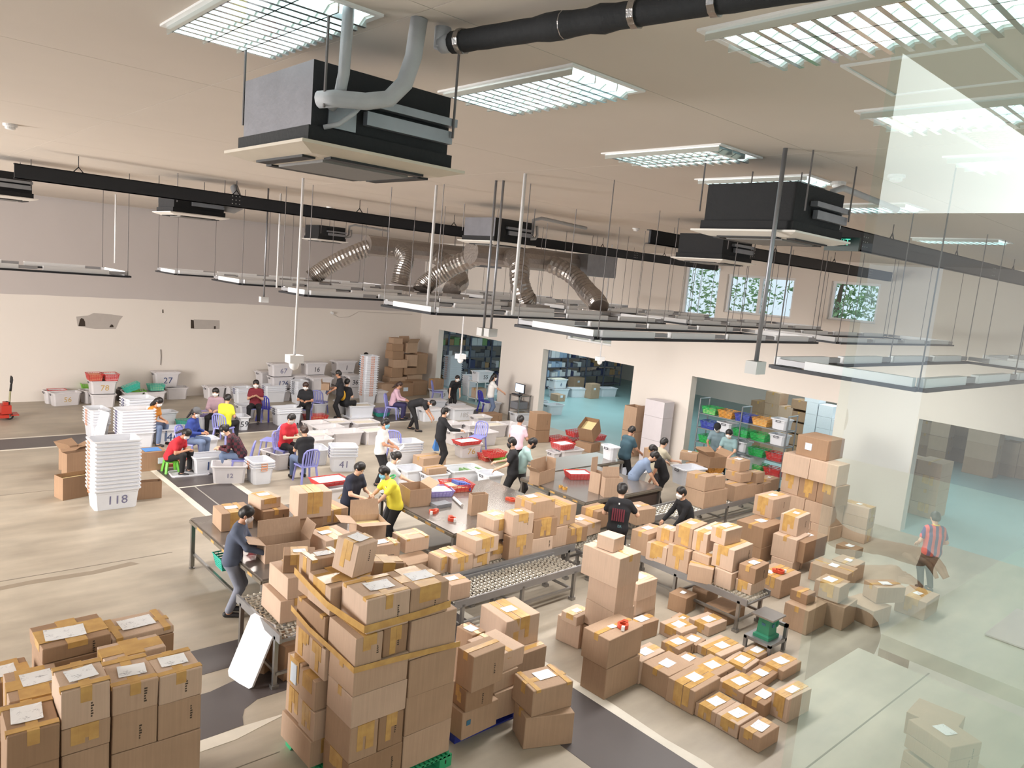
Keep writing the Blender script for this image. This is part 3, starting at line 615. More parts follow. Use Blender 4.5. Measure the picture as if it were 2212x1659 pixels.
# ---------------------------------------------------------------- the strapped tower on the green pallet
def stack_rows(rows, pre, grp):
    for i, (x0, x1, y0, y1, z0, z1, lab, kw) in enumerate(rows): carton_at(lab, x0, y0, z0, x1 - x0 - 0.006, y1 - y0, z1 - z0, 0, group=grp, **kw)
n_ = dict(lab=0, tape='n', ink=False)
tw = 'cartons of the strapped tower'
stack_rows([
    (4.17, 4.78, 5.71, 6.3, .16, .55, 'plain carton at the bottom right front of the strapped tower', n_),
    (4.17, 4.78, 5.71, 6.3, .55, .98, 'plain carton second from the pallet in the right front column of the strapped tower', n_),
    (4.17, 4.76, 5.70, 6.3, .98, 1.39, 'plain carton third up in the right front column of the strapped tower', n_),
    (4.15, 4.74, 5.71, 6.3, 1.39, 1.82, 'plain carton at the top of the right front column of the strapped tower', n_),
    (3.53, 4.16, 5.71, 6.2, .16, .50, 'carton at the bottom left front of the strapped tower', dict(lab=0, tape='W')),
    (3.53, 3.85, 5.71, 6.2, .50, .87, 'taped carton left of a pair low on the front of the strapped tower', dict(lab=0, tape='W', ink=True)),
    (3.86, 4.16, 5.72, 6.2, .50, .87, 'taped carton right of a pair low on the front of the strapped tower', dict(lab=0, tape='W', ink=True)),
    (3.53, 4.16, 5.71, 6.2, .87, 1.2, 'long carton in the middle of the strapped tower front, fourth layer', dict(lab=0, tape='t', ink=False)),
    (3.53, 4.15, 5.71, 6.2, 1.2, 1.5, 'long carton under the lower strap of the tower', dict(lab=0, tape='t', ink=False)),
    (3.53, 3.83, 5.71, 6.25, 1.5, 1.8, 'carton with crinkled tape between the two straps of the tower, at its corner', dict(lab=0, tape='W', ink=True)),
    (3.85, 4.13, 5.73, 6.25, 1.5, 1.8, 'carton with crinkled tape between the two straps of the tower, beside the gap', dict(lab=0, tape='W', ink=True)),
    (3.63, 4.12, 5.71, 6.2, 1.81, 2.16, 'carton with paper label and crinkled tape on top of the strapped tower, at its corner', dict(lab=0.27, tape='H', ink=True, lp=(.55, .5))),
    (4.12, 4.60, 5.71, 6.2, 1.82, 2.16, 'carton with paper label on top of the strapped tower, right of two joined by tape', dict(lab=0.27, tape='X', lp=(.55, .5))),
    (3.42, 3.95, 6.28, 6.95, .16, .46, 'carton at the foot of the strapped tower beside the open floor', dict(lab=0, tape='W', tax='y')),
    (3.44, 3.95, 6.26, 6.6, .46, .78, 'plain fronted carton second from the pallet on the left side of the tower', dict(lab=0, tape='W')),
    (3.46, 3.95, 6.6, 6.95, .46, .78, 'taped carton second from the pallet at the back left edge of the tower', dict(lab=0, tape='W')),
    (3.44, 3.95, 6.28, 6.62, .78, 1.1, 'carton beside the one with a blue label on the left side of the tower', dict(lab=0, tape='X')),
    (3.46, 3.95, 6.62, 6.95, .78, 1.12, 'carton with pale blue label on its side, left side of the tower', dict(lab=0, tape='W', side_lab=(.3, .2, .13, .22, 'l'))),
    (3.5, 4.0, 6.22, 6.55, 1.12, 1.45, 'taped carton with dark print, middle of the left side of the tower', dict(lab=0, tape='W', ink=True)),
    (3.52, 4.0, 6.55, 6.92, 1.12, 1.45, 'taped carton at mid height of the back left edge of the tower', dict(lab=0, tape='W')),
    (3.5, 4.1, 6.27, 6.88, 1.45, 1.78, 'broad carton under the upper strap on the left side of the tower', dict(lab=0, tape='H')),
    (3.53, 4.05, 6.24, 6.72, 1.80, 2.1, 'carton with half hidden label near the top left of the tower', dict(lab=0.22, tape='X', lp=(.8, .5))),
    (3.56, 3.95, 6.74, 7.0, 1.78, 2.2, 'taped carton with open lid at the top back left of the tower', dict(lab=0.16, tape='H')),
    (4.02, 4.76, 6.33, 6.95, .16, .9, 'carton in the hidden back corner of the strapped tower', n_), (4.02, 4.74, 6.33, 6.95, .9, 1.78, 'upper carton in the hidden back corner of the strapped tower', n_)], 'tower', tw)
e = carton_at('small tilted carton with pale blue label lying on top of the strapped tower', 3.80, 6.30, 2.12, .30, .30, .36, 0.25, tape='W', lab=.26, group=tw); e.rotation_euler = (0.12, 0.06, 0.3)
e = carton_at('crumpled carton wrapped in film beside the small tilted one on the tower', 4.12, 6.45, 1.8, .34, .3, .36, -0.2, tape='X', lab=0, tone=3, group=tw); e.rotation_euler = (-0.08, 0.1, -0.25)
def strap(pts, w, label):
    e = empty('tape_strap', pts[0]); tag(e, label, 'tape', 'straps of wound packing tape'); o = Vector(pts[0]); b = MB()
    for p, q in zip(pts[:-1], pts[1:]):
        p, q = Vector(p) - o, Vector(q) - o; n = Vector((q.y - p.y, p.x - q.x, 0)).normalized() * 0.002; u = Vector((0, 0, w / 2))
        b.add([p - u + n, q - u + n, q + u + n, p + u + n, p - u - n, q - u - n, q + u - n, p + u - n], [(0, 1, 2, 3), (7, 6, 5, 4), (0, 4, 5, 1), (3, 2, 6, 7), (1, 5, 6, 2), (4, 0, 3, 7)])
    b.obj('tape_band', M_tape, e)
strap([(3.50, 6.98, 2.02), (3.49, 6.6, 1.98), (3.50, 6.24, 1.93), (3.60, 5.695, 1.88), (4.2, 5.695, 1.88), (4.62, 5.695, 1.90)], 0.075, 'upper amber tape strap wound around the tower')
strap([(3.47, 6.95, 1.62), (3.46, 6.5, 1.57), (3.50, 6.1, 1.52), (3.515, 5.695, 1.49), (4.0, 5.69, 1.47), (4.79, 5.69, 1.41)], 0.06, 'lower twisted amber tape strap wound around the tower')
# ---------------------------------------------------------------- pallets
def pallet(label, x, y, w, d, col, a=0.0):
    e = empty('pallet', (x, y, 0), a); tag(e, label, 'pallet', 'plastic pallets'); m = mat('pallet_' + col[0], srgb(*col[1]), 0.5)
    dk = MB()
    n = int(w / 0.055)
    for i in range(n): dk.box((w * i / n, 0, .125), (w * i / n + 0.03, d, .15))
    for j in range(int(d / 0.055)): dk.box((0, j * 0.055, .12), (w, j * 0.055 + 0.02, .14))
    dk.obj('deck', m, e)
    for fx in (0, .5, 1):
        for fy in (0, .5, 1):
            MB().box((fx * (w - .16), fy * (d - .14), 0.02), (fx * (w - .16) + .16, fy * (d - .14) + .14, .125)).obj('foot_block', m, e)
    for fy in (0, .5, 1): MB().box((0, fy * (d - .12), 0), (w, fy * (d - .12) + .12, .02)).obj('runner', m, e)
    for fx in (0.02, w - .14): MB().box((fx + .05, -0.004, .05), (fx + .065, 0.0, .09)).obj('slot', M_hole, e)
pallet('green plastic pallet under the strapped tower', 3.5, 5.68, 1.3, 1.3, ('green', (52, 168, 116)))
pallet('blue plastic pallet behind the strapped tower', 5.05, 5.95, 1.05, 1.25, ('blue', (48, 60, 160)))
# ---------------------------------------------------------------- pile at the lower left (front plane y = 6)
kA = view(0, 1310, 4.753); lg = 'cartons of the pile in the lower left corner'
FY = 6.0
def colz(px): return onY(kA(*px), FY).z
zr = [colz(p) for p in ((2080, 620), (2060, 900), (2045, 1250))]
def under(r, z0, z1, label, w=None, dx=0, **kw):
    return carton_at(label, r.P.x + dx, r.P.y, z0, w or r.w, r.d, z1 - z0, r.a, **kw)
r1 = BX(kA, 'label topped carton at the right front corner of the lower left pile', (1640, 735), (1560, 500), (2080, 615), Y=FY, z0=zr[1], lab=.24, tape='H', lp=(.5, .55), ink=True, group=lg)
zm = [colz(p) for p in ((1630, 745), (1630, 1010), (1620, 1395))]
r2 = BX(kA, 'label topped carton in the middle of the front row of the lower left pile', (1155, 850), (1060, 560), (1630, 745), Y=FY + .02, z0=zm[1], lab=.25, tape='H', ink=True, lp=(.55, .45), group=lg)
zl = [colz(p) for p in ((1140, 765), (1140, 1130), (1130, 1390))]
r3 = BX(kA, 'tall label topped carton left of the middle one in the lower left pile', (630, 885), (555, 620), (1140, 765), Y=FY, z0=zl[1], lab=.26, tape='H', ink=True, lp=(.5, .5), group=lg)
zf = [colz(p) for p in ((615, 1215), (615, 1530))]
r4 = BX(kA, 'dark fronted carton with large label at the left front of the lower left pile', (65, 1345), (28, 1020), (615, 1215), Y=FY - .02, z0=zf[1], lab=.33, tape='H', ink=False, tone=3, lp=(.45, .55), group=lg)
under(r1, zr[2], zr[1], 'carton under the right front corner one of the lower left pile', tape='n', lab=0, ink=True, tone=1, group=lg)
under(r2, zr[2], zm[1], 'printed carton under the middle front one of the lower left pile', tape='n', lab=0, ink=True, tone=1, group=lg)
under(r2, zr[2] - .55, zr[2], 'wide plain carton low at the front right of the lower left pile', w=r1.P.x + r1.w - r2.P.x, tape='n', lab=0, ink=False, tone=1, group=lg)
under(r3, zl[2], zl[1], 'carton below the tall one in the lower left pile', tape='W', lab=0, ink=False, tone=1, group=lg)
under(r3, zl[2] - .5, zl[2], 'lowest visible carton in the left middle of the lower left pile', tape='n', lab=0, ink=True, tone=1, group=lg)
under(r4, zf[1] - .45, zf[1], 'carton cut by the lower left picture corner', tape='n', lab=0, ink=False, tone=3, group=lg)
for r_, zz, nm_ in ((r2, zr[2] - .55, 'right half'), (r3, zl[2] - .5, 'middle'), (r4, zf[1] - .45, 'left end')):
    carton_at('carton at floor level below the %s of the lower left pile' % nm_, r_.P.x, r_.P.y, 0, (r1.P.x + r1.w - r2.P.x) if r_ is r2 else r_.w, .5, zz, tape='n', lab=0, ink=False, tone=1, group=lg)
zb = onY(kA(100, 1000), FY + .62).z
BX(kA, 'carton with long label behind the dark fronted one in the lower left pile', (90, 990), (35, 690), (640, 880), Y=FY + .55, z0=0.9, lab=.3, tape='X', lp=(.6, .6), group=lg)
BX(kA, 'carton with label cut by the left picture edge in the lower left pile', (-60, 800), (-90, 590), (330, 700), Y=FY + 1.1, z0=0.6, lab=.3, tape='X', lp=(.35, .5), tone=3, group=lg)
b1 = BX(kA, 'long carton with white label at the back left top of the lower left pile', (435, 445), (340, 210), (1140, 265), Y=FY + 1.05, z0=onY(kA(445, 600), FY + 1.05).z, lab=.32, tape='X', lp=(.4, .45), ink=True, group=lg)
b2 = BX(kA, 'long carton with glossy tape at the back right top of the lower left pile', (1150, 345), (1060, 150), (1785, 185), Y=FY + 1.07, z0=onY(kA(445, 600), FY + 1.05).z, lab=.3, tape='H', lp=(.5, .55), group=lg)
r5 = BX(kA, 'half hidden carton between front and back rows of the lower left pile', (1070, 560), (1000, 500), (1700, 410), Y=FY + .62, z0=.9, lab=0, tape='X', group=lg); under(r5, 0, .9, 'carton hidden below the half hidden one of the lower left pile', tape='n', lab=0, ink=False, group=lg)
for i, (r_, zz) in enumerate(((b1, b1.z0), (b2, b2.z0))):
    carton_at(('carton hidden low in the back of the lower left pile, left of two', 'carton hidden low in the back of the lower left pile, right of two')[i], r_.P.x, r_.P.y, 0, r_.w - .01, r_.d, zz, tape='n', lab=0, ink=False, group=lg)
# ---------------------------------------------------------------- cartons on and around the blue pallet
kB = view(960, 1280, 4.607); bg_ = 'cartons behind the strapped tower'
b1 = BX(kB, 'carton with blue print at the bottom front of the blue pallet', (170, 1205), (75, 1130), (455, 1075), B=(165, 1480), z0=.15, lab=0, tape='n', ink=False, group=bg_)
MB().box((.06, -.002, .16), (.12, 0, .22), ).obj('carton_print', mat('blue_print', srgb(60, 110, 140), .7), b1.e)
b2 = BX(kB, 'yellowed carton second from the blue pallet in the front stack', (205, 985), (100, 900), (435, 925), B=(205, 1200), z0=b1.z1, lab=0, tape='W', tone=3, ink=True, group=bg_)
BX(kB, 'tall carton with broad tape on top of the front stack on the blue pallet', (265, 640), (115, 545), (460, 572), B=(265, 1008), z0=b2.z1, lab=0, tape='t', group=bg_)
c1 = BX(kB, 'taped carton at the bottom right on the blue pallet', (487, 1010), (430, 960), (680, 955), B=(475, 1285), z0=.15, lab=0, tape='W', ink=False, group=bg_)
c2 = BX(kB, 'taped carton second up in the right stack on the blue pallet', (490, 835), (430, 780), (692, 755), B=(485, 1005), z0=c1.z1, lab=0, tape='W', ink=False, group=bg_)
c3 = BX(kB, 'carton with narrow label on top of the right stack on the blue pallet', (505, 640), (280, 440), (745, 525), B=(490, 832), z0=c2.z1, lab=.2, tape='t', tax='y', lp=(.35, .55), ink=False, group=bg_)
e1 = BX(kB, 'taped carton at the back right of the blue pallet', (735, 640), (640, 545), (937, 560), B=(692, 915), z0=.15, lab=0, tape='W', ink=False, group=bg_)
d1 = BX(kB, 'big label topped carton at the back of the blue pallet', (602, 290), (415, 110), (870, 235), B=(590, 590), z0=e1.z1, lab=.2, tape='W', tax='y', lp=(.45, .5), ink=False, group=bg_)
carton_at('carton under the big one at the back of the blue pallet', d1.P.x, d1.P.y + .02, .15, d1.w * .7, d1.d * .8, e1.z1 - .15, d1.a, lab=0, tape='n', ink=False, group=bg_)
BX(kB, 'half hidden carton with label between tower and front stack on the blue pallet', (285, 430), (120, 335), (395, 370), z0=.15, z1=c3.z1 - .02, lab=.2, tape='t', ink=False, group=bg_)
f1 = BX(kB, 'plain carton under the label topped one right of the blue pallet', (820, 1255), (705, 1060), (1192, 1212), B=(780, 1565), z0=0, lab=0, tape='t', ink=False, tone=1, group=bg_)
BX(kB, 'carton with white label and crinkled tape standing right of the blue pallet', (885, 985), (780, 790), (1265, 940), B=(865, 1245), z0=f1.z1, lab=.24, tape='H', lp=(.55, .6), ink=False, tone=1, group=bg_)
# ---------------------------------------------------------------- tall stack and the pair before it
kC = view(1150, 1200, 3.403); cg = 'cartons standing in stacks beside the roller table'
s1 = BX(kC, 'lower dark sided carton of the pair beside the walkway', (545, 840), (360, 745), (745, 745), B=(525, 1065), z0=0, lab=0, tape='n', ink=False, tone=1, group=cg)
s2 = BX(kC, 'upper carton of the pair with red tape dispenser on it', (555, 620), (385, 520), (760, 520), B=(545, 840), z0=s1.z1, lab=.12, tape='t', lp=(.45, .5), ink=False, tone=1, group=cg)
PL = G(kC(335, 690)); kT = view(850, 940, 3.687)
zt = [ztop(kT(*p), PL) for p in ((1490, 1295), (1545, 1075), (1570, 845))]
t1 = BX(kT, 'plain big carton second from the floor in the tall stack', (1760, 1415), (1490, 1300), (1925, 1360), z0=0.42, z1=zt[0], lab=0, tape='n', ink=False, tone=2, group=cg)
t2 = BX(kT, 'plain big carton third from the floor in the tall stack', (1785, 1187), (1545, 1078), (1945, 1150), z0=t1.z1, z1=zt[1], lab=0, tape='n', ink=False, tone=2, group=cg)
t3 = BX(kT, 'plain big carton near the top of the tall stack', (1808, 985), (1570, 845), (1965, 925), z0=t2.z1, z1=zt[2], lab=0, tape='t', ink=False, tone=2, group=cg)
BX(kT, 'small carton on top of the tall stack', (1760, 895), (1635, 800), (1822, 790), B=(1755, 897 + 0), z0=t3.z1, lab=0, tape='W', ink=False, group=cg) if False else BX(kT, 'small carton on top of the tall stack', (1762, 830), (1640, 775), (1822, 790), z0=t3.z1, h=.2, lab=0, tape='n', ink=False, group=cg)
carton_at('carton on the floor under the tall stack', t1.P.x + .02, t1.P.y + .02, 0, t1.w, t1.d, .42, t1.a, lab=0, tape='n', ink=False, tone=1, group=cg)
u1 = BX(kC, 'pinkish carton left of the tall stack', (340, 500), (200, 415), (420, 440), B=(335, 690), z0=0, lab=0, tape='n', ink=False, tone=2, group=cg)
BX(kC, 'small carton with label lying on the pinkish carton left of the tall stack', (330, 455), (258, 375), (420, 400), z0=u1.z1, h=.15, lab=.14, tape='W', group=cg)
kD = view(1360, 1090, 6.9125)
v0 = BX(kD, 'carton on the floor right behind the tall stack', (100, 1640), (-60, 1500), (390, 1530), z0=0, h=.28, lab=0, tape='n', ink=False, group=cg)
v1 = BX(kD, 'carton second from the floor right behind the tall stack', (115, 1425), (-60, 1300), (402, 1315), z0=v0.z1, h=.27, lab=0, tape='n', ink=False, tone=2, group=cg)
BX(kD, 'carton with shiny label right behind the tall stack', (130, 1200), (-40, 1060), (410, 1090), z0=v1.z1, h=.28, lab=.2, tape='W', lp=(.6, .6), ink=False, tone=2, group=cg)
# ---------------------------------------------------------------- cartons laid out on the floor
fg = 'cartons laid out on the floor in front of the weighing scale'
F = lambda name_, T, L, R, B, **kw: BX(kC, name_, T, L, R, B=B, z0=0, group=fg, **{**dict(lab=.22, tape='W', ink=None), **kw})
F('half hidden floor carton right behind the pair beside the walkway', (798, 780), (735, 735), (940, 712), (778, 950))
F('floor carton with wrinkled label, first of the front row beside the pair', (995, 885), (805, 780), (1160, 815), (980, 1057), tape='t', tax='x', lp=(.45, .5), tone=1)
F('big floor carton with narrow label, second of the front row', (1195, 1000), (1000, 890), (1345, 910), (1175, 1177), lp=(.5, .5), tone=1)
F('low floor carton with square label, third of the front row', (1360, 1160), (1205, 1072), (1482, 1075), (1340, 1257))
F('floor carton with creased label, fourth of the front row', (1512, 1250), (1362, 1145), (1655, 1165), (1502, 1352))
F('nearest floor carton at the end of the front row', (1670, 1340), (1512, 1265), (1812, 1272), (1660, 1457))
F('floor carton with tilted label in the second row behind the wrinkled one', (1073, 690), (945, 627), (1190, 637), (1070, 770))
F('small floor carton with label wedged behind the second row', (1200, 660), (1120, 605), (1255, 612), (1200, 720))
F('large floor carton with printed lid in the middle of the back rows', (1390, 742), (1210, 645), (1562, 668), (1380, 805), lp=(.5, .45), ink=True)
F('thin floor carton glimpsed between two bigger ones', (1150, 812), (1080, 765), (1222, 750), (1150, 860))
F('floor carton with lifted lid behind the big one of the front row', (1335, 892), (1155, 797), (1482, 812), (1328, 970), tone=1)
F('floor carton with square label left of the scale, inner one', (1572, 835), (1415, 757), (1650, 757), (1568, 880))
F('floor carton with square label nearest the scale stand', (1660, 750), (1530, 672), (1757, 692), (1655, 790))
F('floor carton at the right end of the rows beside the scale stand', (1838, 852), (1668, 772), (1980, 782), (1832, 925))
F('floor carton with printed side text in the third row', (1552, 1012), (1345, 915), (1690, 945), (1545, 1090), ink=True)
F('floor carton squeezed behind the one with printed side text', (1690, 935), (1590, 862), (1800, 832), (1685, 990))
F('tall floor carton with glossy label left of the pale one', (1712, 1102), (1560, 1030), (1815, 1012), (1695, 1205), tape='t')
F('pale carton at the right end of the floor rows', (1885, 1062), (1712, 955), (2042, 1002), (1862, 1237), tone=2)
F('floor carton with big label in the back row under the roller table', (1090, 568), (912, 497), (1207, 532), (1083, 655))
F('floor carton with square label in the back row, right one', (1302, 530), (1145, 462), (1432, 482), (1292, 600))
F('floor carton with label right of the tall stack', (768, 508), (708, 462), (907, 472), (760, 645))
F('floor carton hidden behind the one with big label in the back row', (1130, 500), (1050, 455), (1175, 460), (1128, 540), lab=.1)
F('brown carton standing under the end roller conveyor', (1130, 318), (1005, 268), (1168, 288), (1118, 442), lab=.12, tape='n', tone=3)
F('carton under the end roller conveyor, right of the brown one', (1268, 265), (1168, 232), (1345, 240), (1268, 382), lab=0, tape='n', tone=1)
F('plastic wrapped carton under the end of the roller conveyor', (1420, 420), (1260, 350), (1560, 380), (1425, 520), lab=0, tape='n', tone=3)
# ---------------------------------------------------------------- cartons at the left packing table
ZL, ZM, ZF, ZR, ZB, ZT, ZEND = 0.87, 0.60, 0.57, 0.57, 0.55, 0.82, 0.74
kL = view(440, 1030, 6.9125); tg = 'cartons on and around the left packing table'
a3 = BX(kL, 'carton with print under the small one on the left table', (895, 520), (645, 400), (1217, 480), B=(885, 742), z0=ZL, lab=0, tape='t', ink=True, tax='y', group=tg)
BX(kL, 'carton with square label at the free corner of the left table', (270, 555), (115, 425), (655, 520), B=(258, 830), z0=ZL, lab=.2, tape='W', tax='y', lp=(.45, .55), ink=True, group=tg)
BX(kL, 'small carton with crinkled tape standing on another on the left table', (840, 348), (690, 245), (1095, 290), B=(852, 503), z0=a3.z1, lab=.2, tape='W', tax='y', lp=(.5, .6), group=tg)
a4 = BX(kL, 'big tall carton with double tape on the left table', (1415, 252), (1172, 140), (1757, 240), B=(1400, 637), z0=1.12, lab=0, tape='W', tax='y', ink=False, tone=2, group=tg)
carton_at('carton half hidden below the big tall one on the left table', a4.P.x + .06, a4.P.y + .05, ZL, a4.w - .1, a4.d - .1, 1.12 - ZL, a4.a, lab=0, tape='W', ink=False, group=tg)
BX(kL, 'carton with double tape right behind the big tall one on the left table', (1748, 478), (1590, 330), (2070, 402), B=(1745, 742), z0=ZL, lab=.15, tape='W', tax='y', lp=(.25, .5), ink=False, group=tg)
kE = view(540, 1180, 3.175)
a10 = BX(kE, 'lower plain carton on the end of the left roller table', (210, 382), (72, 257), (378, 350), B=(203, 537), z0=ZEND, lab=0, tape='t', tax='y', ink=False, tone=2, group=tg)
a9 = BX(kE, 'upper plain carton on the end of the left roller table', (262, 220), (120, 110), (398, 195), B=(256, 372), z0=a10.z1, lab=0, tape='t', tax='y', ink=True, tone=2, group=tg)
BX(kE, 'small carton with glossy taped lid on the two plain ones', (225, 62), (228, 5), (405, 58), B=(222, 186), z0=a9.z1, lab=.16, tape='W', tax='y', ink=True, tone=3, group=tg)
kG = view(380, 1340, 5.2)
BX(kG, 'dark carton with label under the left roller table', (1195, 305), (1020, 180), (1400, 222), B=(1205, 690), z0=0, lab=.2, tape='n', lp=(.5, .5), tone=3, ink=False, group=tg)
BX(kG, 'dark carton behind the labelled one under the left roller table', (1010, 200), (870, 60), (1120, 120), z0=0, h=.5, lab=0, tape='n', tone=3, ink=False, group=tg)
k7 = view(700, 1090, 6.9125)
BX(kL, 'big carton with printed label beside the open one', (1830, 962), (1607, 782), (2215, 872), B=(1812, 1202), z0=ZM + .3, lab=.2, tape='W', tax='y', lp=(.35, .6), ink=True, tone=2, group=tg)
BX(k7, 'carton with dark print line behind the strapped tower, next to the table gap', (1205, 527), (975, 420), (1532, 470), B=(1205, 735), z0=ZM + .12, lab=0, tape='H', ink=False, tone=2, group=tg)
BX(k7, 'long carton with long label behind the strapped tower', (560, 655), (385, 575), (1212, 592), z0=ZM, z1=ZM + .42, lab=.36, tape='H', lp=(.5, .5), ink=False, tone=0, group=tg)
BX(k7, 'flat plain carton behind the strapped tower', (1250, 905), (1010, 772), (1722, 800), B=(1240, 1015), z0=ZM, lab=0, tape='n', ink=False, tone=1, group=tg)
BX(k7, 'narrow taped carton beside the flat plain one behind the tower', (1725, 800), (1525, 612), (1842, 762), B=(1720, 1045), z0=ZM, lab=0, tape='W', tax='y', ink=False, group=tg)
BX(k7, 'small dark carton glimpsed behind the tower top', (1045, 905), (960, 830), (1180, 880), z0=ZM, h=.2, lab=0, tape='n', tone=3, ink=False, group=tg)
BX(k7, 'carton with label at the left end of the wheel conveyor', (1882, 1202), (1770, 1070), (2112, 1170), B=(1882, 1452), z0=ZF, lab=.17, tape='t', lp=(.4, .6), ink=False, tone=0, group=tg)
# ---------------------------------------------------------------- cartons on the middle conveyor
kM = view(960, 1040, 6.144); mg = 'cartons on the middle roller conveyor'
BX(kM, 'carton with amber lid, first from the tower on the middle conveyor', (105, 1030), (-130, 905), (372, 945), B=(105, 1237), z0=ZM, lab=.2, tape='W', tax='y', lp=(.4, .6), group=mg)
m3 = BX(kM, 'carton under the large amber lidded one on the middle conveyor', (385, 985), (200, 880), (568, 945), B=(375, 1152), z0=ZM, lab=0, tape='W', tax='y', group=mg)
BX(kM, 'large carton with amber lid, second from the tower on the middle conveyor', (430, 792), (150, 680), (658, 705), B=(412, 997), z0=m3.z1, lab=.2, tape='W', tax='y', lp=(.4, .6), tone=2, group=mg)
m5 = BX(kM, 'lower taped carton third from the tower on the middle conveyor', (590, 845), (470, 770), (795, 785), B=(572, 1068), z0=ZM, lab=0, tape='W', tax='y', group=mg)
BX(kM, 'amber lidded carton stacked third from the tower on the middle conveyor', (650, 520), (465, 412), (842, 485), B=(640, 795), z0=m5.z1, lab=.19, tape='W', tax='y', lp=(.5, .6), tone=2, group=mg)
m7 = BX(kM, 'tall lower carton in the middle of the middle conveyor', (855, 742), (805, 705), (1147, 700), B=(845, 1062), z0=ZM, lab=0, tape='W', ink=True, tax='y', group=mg)
BX(kM, 'tall upper carton with narrow label in the middle of the middle conveyor', (910, 447), (755, 355), (1117, 430), B=(895, 737), z0=m7.z1, lab=.16, tape='W', tax='y', lp=(.5, .6), group=mg)
m10 = BX(kM, 'bottom carton of the three high stack on the middle conveyor', (1150, 775), (1100, 735), (1412, 742), B=(1137, 988), z0=ZM, lab=0, tape='t', ink=True, group=mg)
m9 = BX(kM, 'middle amber taped carton of the three high stack on the middle conveyor', (1170, 522), (1115, 480), (1462, 490), B=(1165, 772), z0=m10.z1, lab=0, tape='W', tax='y', ink=True, tone=3, group=mg)
BX(kM, 'top plain fronted carton of the three high stack on the middle conveyor', (1150, 287), (960, 190), (1442, 245), B=(1137, 517), z0=m9.z1, lab=.2, tape='H', lp=(.45, .7), ink=False, tone=1, group=mg)
m12 = BX(kM, 'lower carton right of the three high stack on the middle conveyor', (1425, 622), (1380, 570), (1602, 595), B=(1415, 892), z0=ZM, lab=0, tape='n', ink=False, group=mg)
BX(kM, 'large taped carton right of the three high stack on the middle conveyor', (1440, 347), (1362, 200), (1692, 310), B=(1437, 617), z0=m12.z1, lab=.16, tape='W', lp=(.2, .6), group=mg)
BX(kM, 'amber taped carton near the corner of the middle conveyor', (1612, 642), (1555, 575), (1880, 605), B=(1607, 845), z0=ZM, lab=0, tape='W', tax='y', ink=True, tone=3, group=mg)
BX(kM, 'carton with narrow label behind the corner of the middle conveyor', (1850, 580), (1690, 452), (2032, 520), B=(1860, 742), z0=ZM, lab=.17, tape='t', lp=(.4, .6), group=mg)
BX(kM, 'carton beside the man with the printed black shirt', (2010, 402), (1838, 322), (2170, 362), B=(2010, 640), z0=ZM, lab=0, tape='W', group=mg)
kN = view(1180, 960, 4.233)
BX(kN, 'carton in front of the hand of the man with the printed black shirt', (830, 605), (720, 540), (992, 592), B=(820, 745), z0=ZM, lab=.16, tape='t', lp=(.4, .5), ink=False, tone=1, group=mg)
# ---------------------------------------------------------------- cartons on the end conveyor
eg = 'cartons on the end roller conveyor'
BX(kD, 'carton with label at the far end of the end conveyor', (275, 447), (65, 345), (442, 375), B=(245, 795), z0=ZR, lab=.2, tape='t', lp=(.5, .6), ink=False, tone=1, group=eg)
r3 = BX(kD, 'amber taped carton low on the end conveyor, second from the far end', (548, 652), (265, 547), (640, 600), B=(532, 918), z0=ZR, lab=0, tape='W', ink=False, group=eg)
r4 = BX(kD, 'tall carton with tape stripe low on the end conveyor', (875, 697), (565, 590), (957, 672), B=(850, 1052), z0=ZR, lab=0, tape='W', tax='x', ink=True, group=eg)
BX(kD, 'narrow amber taped carton on top of the end conveyor row', (645, 402), (425, 312), (692, 372), B=(637, 612), z0=r3.z1, lab=.18, tape='W', tax='x', lp=(.5, .5), ink=False, group=eg)
r9 = BX(kD, 'low carton in the middle of the end conveyor', (1210, 967), (905, 850), (1262, 945), B=(1217, 1212), z0=ZR, lab=0, tape='t', ink=True, group=eg)
r8 = BX(kD, 'carton squeezed between upper and lower rows of the end conveyor', (1180, 790), (960, 690), (1270, 760), B=(1177, 918), z0=r9.z1, lab=0, tape='W', ink=False, group=eg)
BX(kD, 'upper carton with label, left of two touching ones on the end conveyor', (925, 365), (695, 285), (1050, 275), B=(915, 668), z0=r4.z1, lab=.18, tape='W', ink=True, lp=(.55, .55), group=eg)
BX(kD, 'upper carton with label, right of two touching ones on the end conveyor', (1147, 442), (940, 372), (1380, 300), B=(1137, 742), z0=r8.z1, lab=.18, tape='W', ink=True, lp=(.4, .55), group=eg)
r10 = BX(kD, 'lower taped carton beside the low one on the end conveyor', (1520, 1032), (1268, 947), (1590, 1005), B=(1502, 1292), z0=ZR, lab=0, tape='n', ink=True, group=eg)
r7 = BX(kD, 'large carton with orange tape patch on the end conveyor', (1540, 682), (1187, 562), (1775, 590), B=(1527, 1017), z0=r10.z1, lab=0, tape='W', ink=True, tone=2, group=eg)
BX(kD, 'cream fronted carton with label topping the end conveyor pile', (1420, 387), (1197, 322), (1657, 347), B=(1412, 622), z0=r7.z1, lab=.2, tape='W', tax='x', lp=(.5, .6), ink=True, tone=2, group=eg)
r12 = BX(kD, 'lower carton at the near end of the end conveyor', (1812, 1192), (1540, 1092), (2002, 1110), B=(1802, 1362), z0=ZR, lab=0, tape='W', ink=False, group=eg)
BX(kD, 'upper carton with square label at the near end of the end conveyor', (1887, 962), (1610, 872), (2027, 870), B=(1862, 1197), z0=r12.z1, lab=.2, tape='t', lp=(.5, .55), ink=True, group=eg)
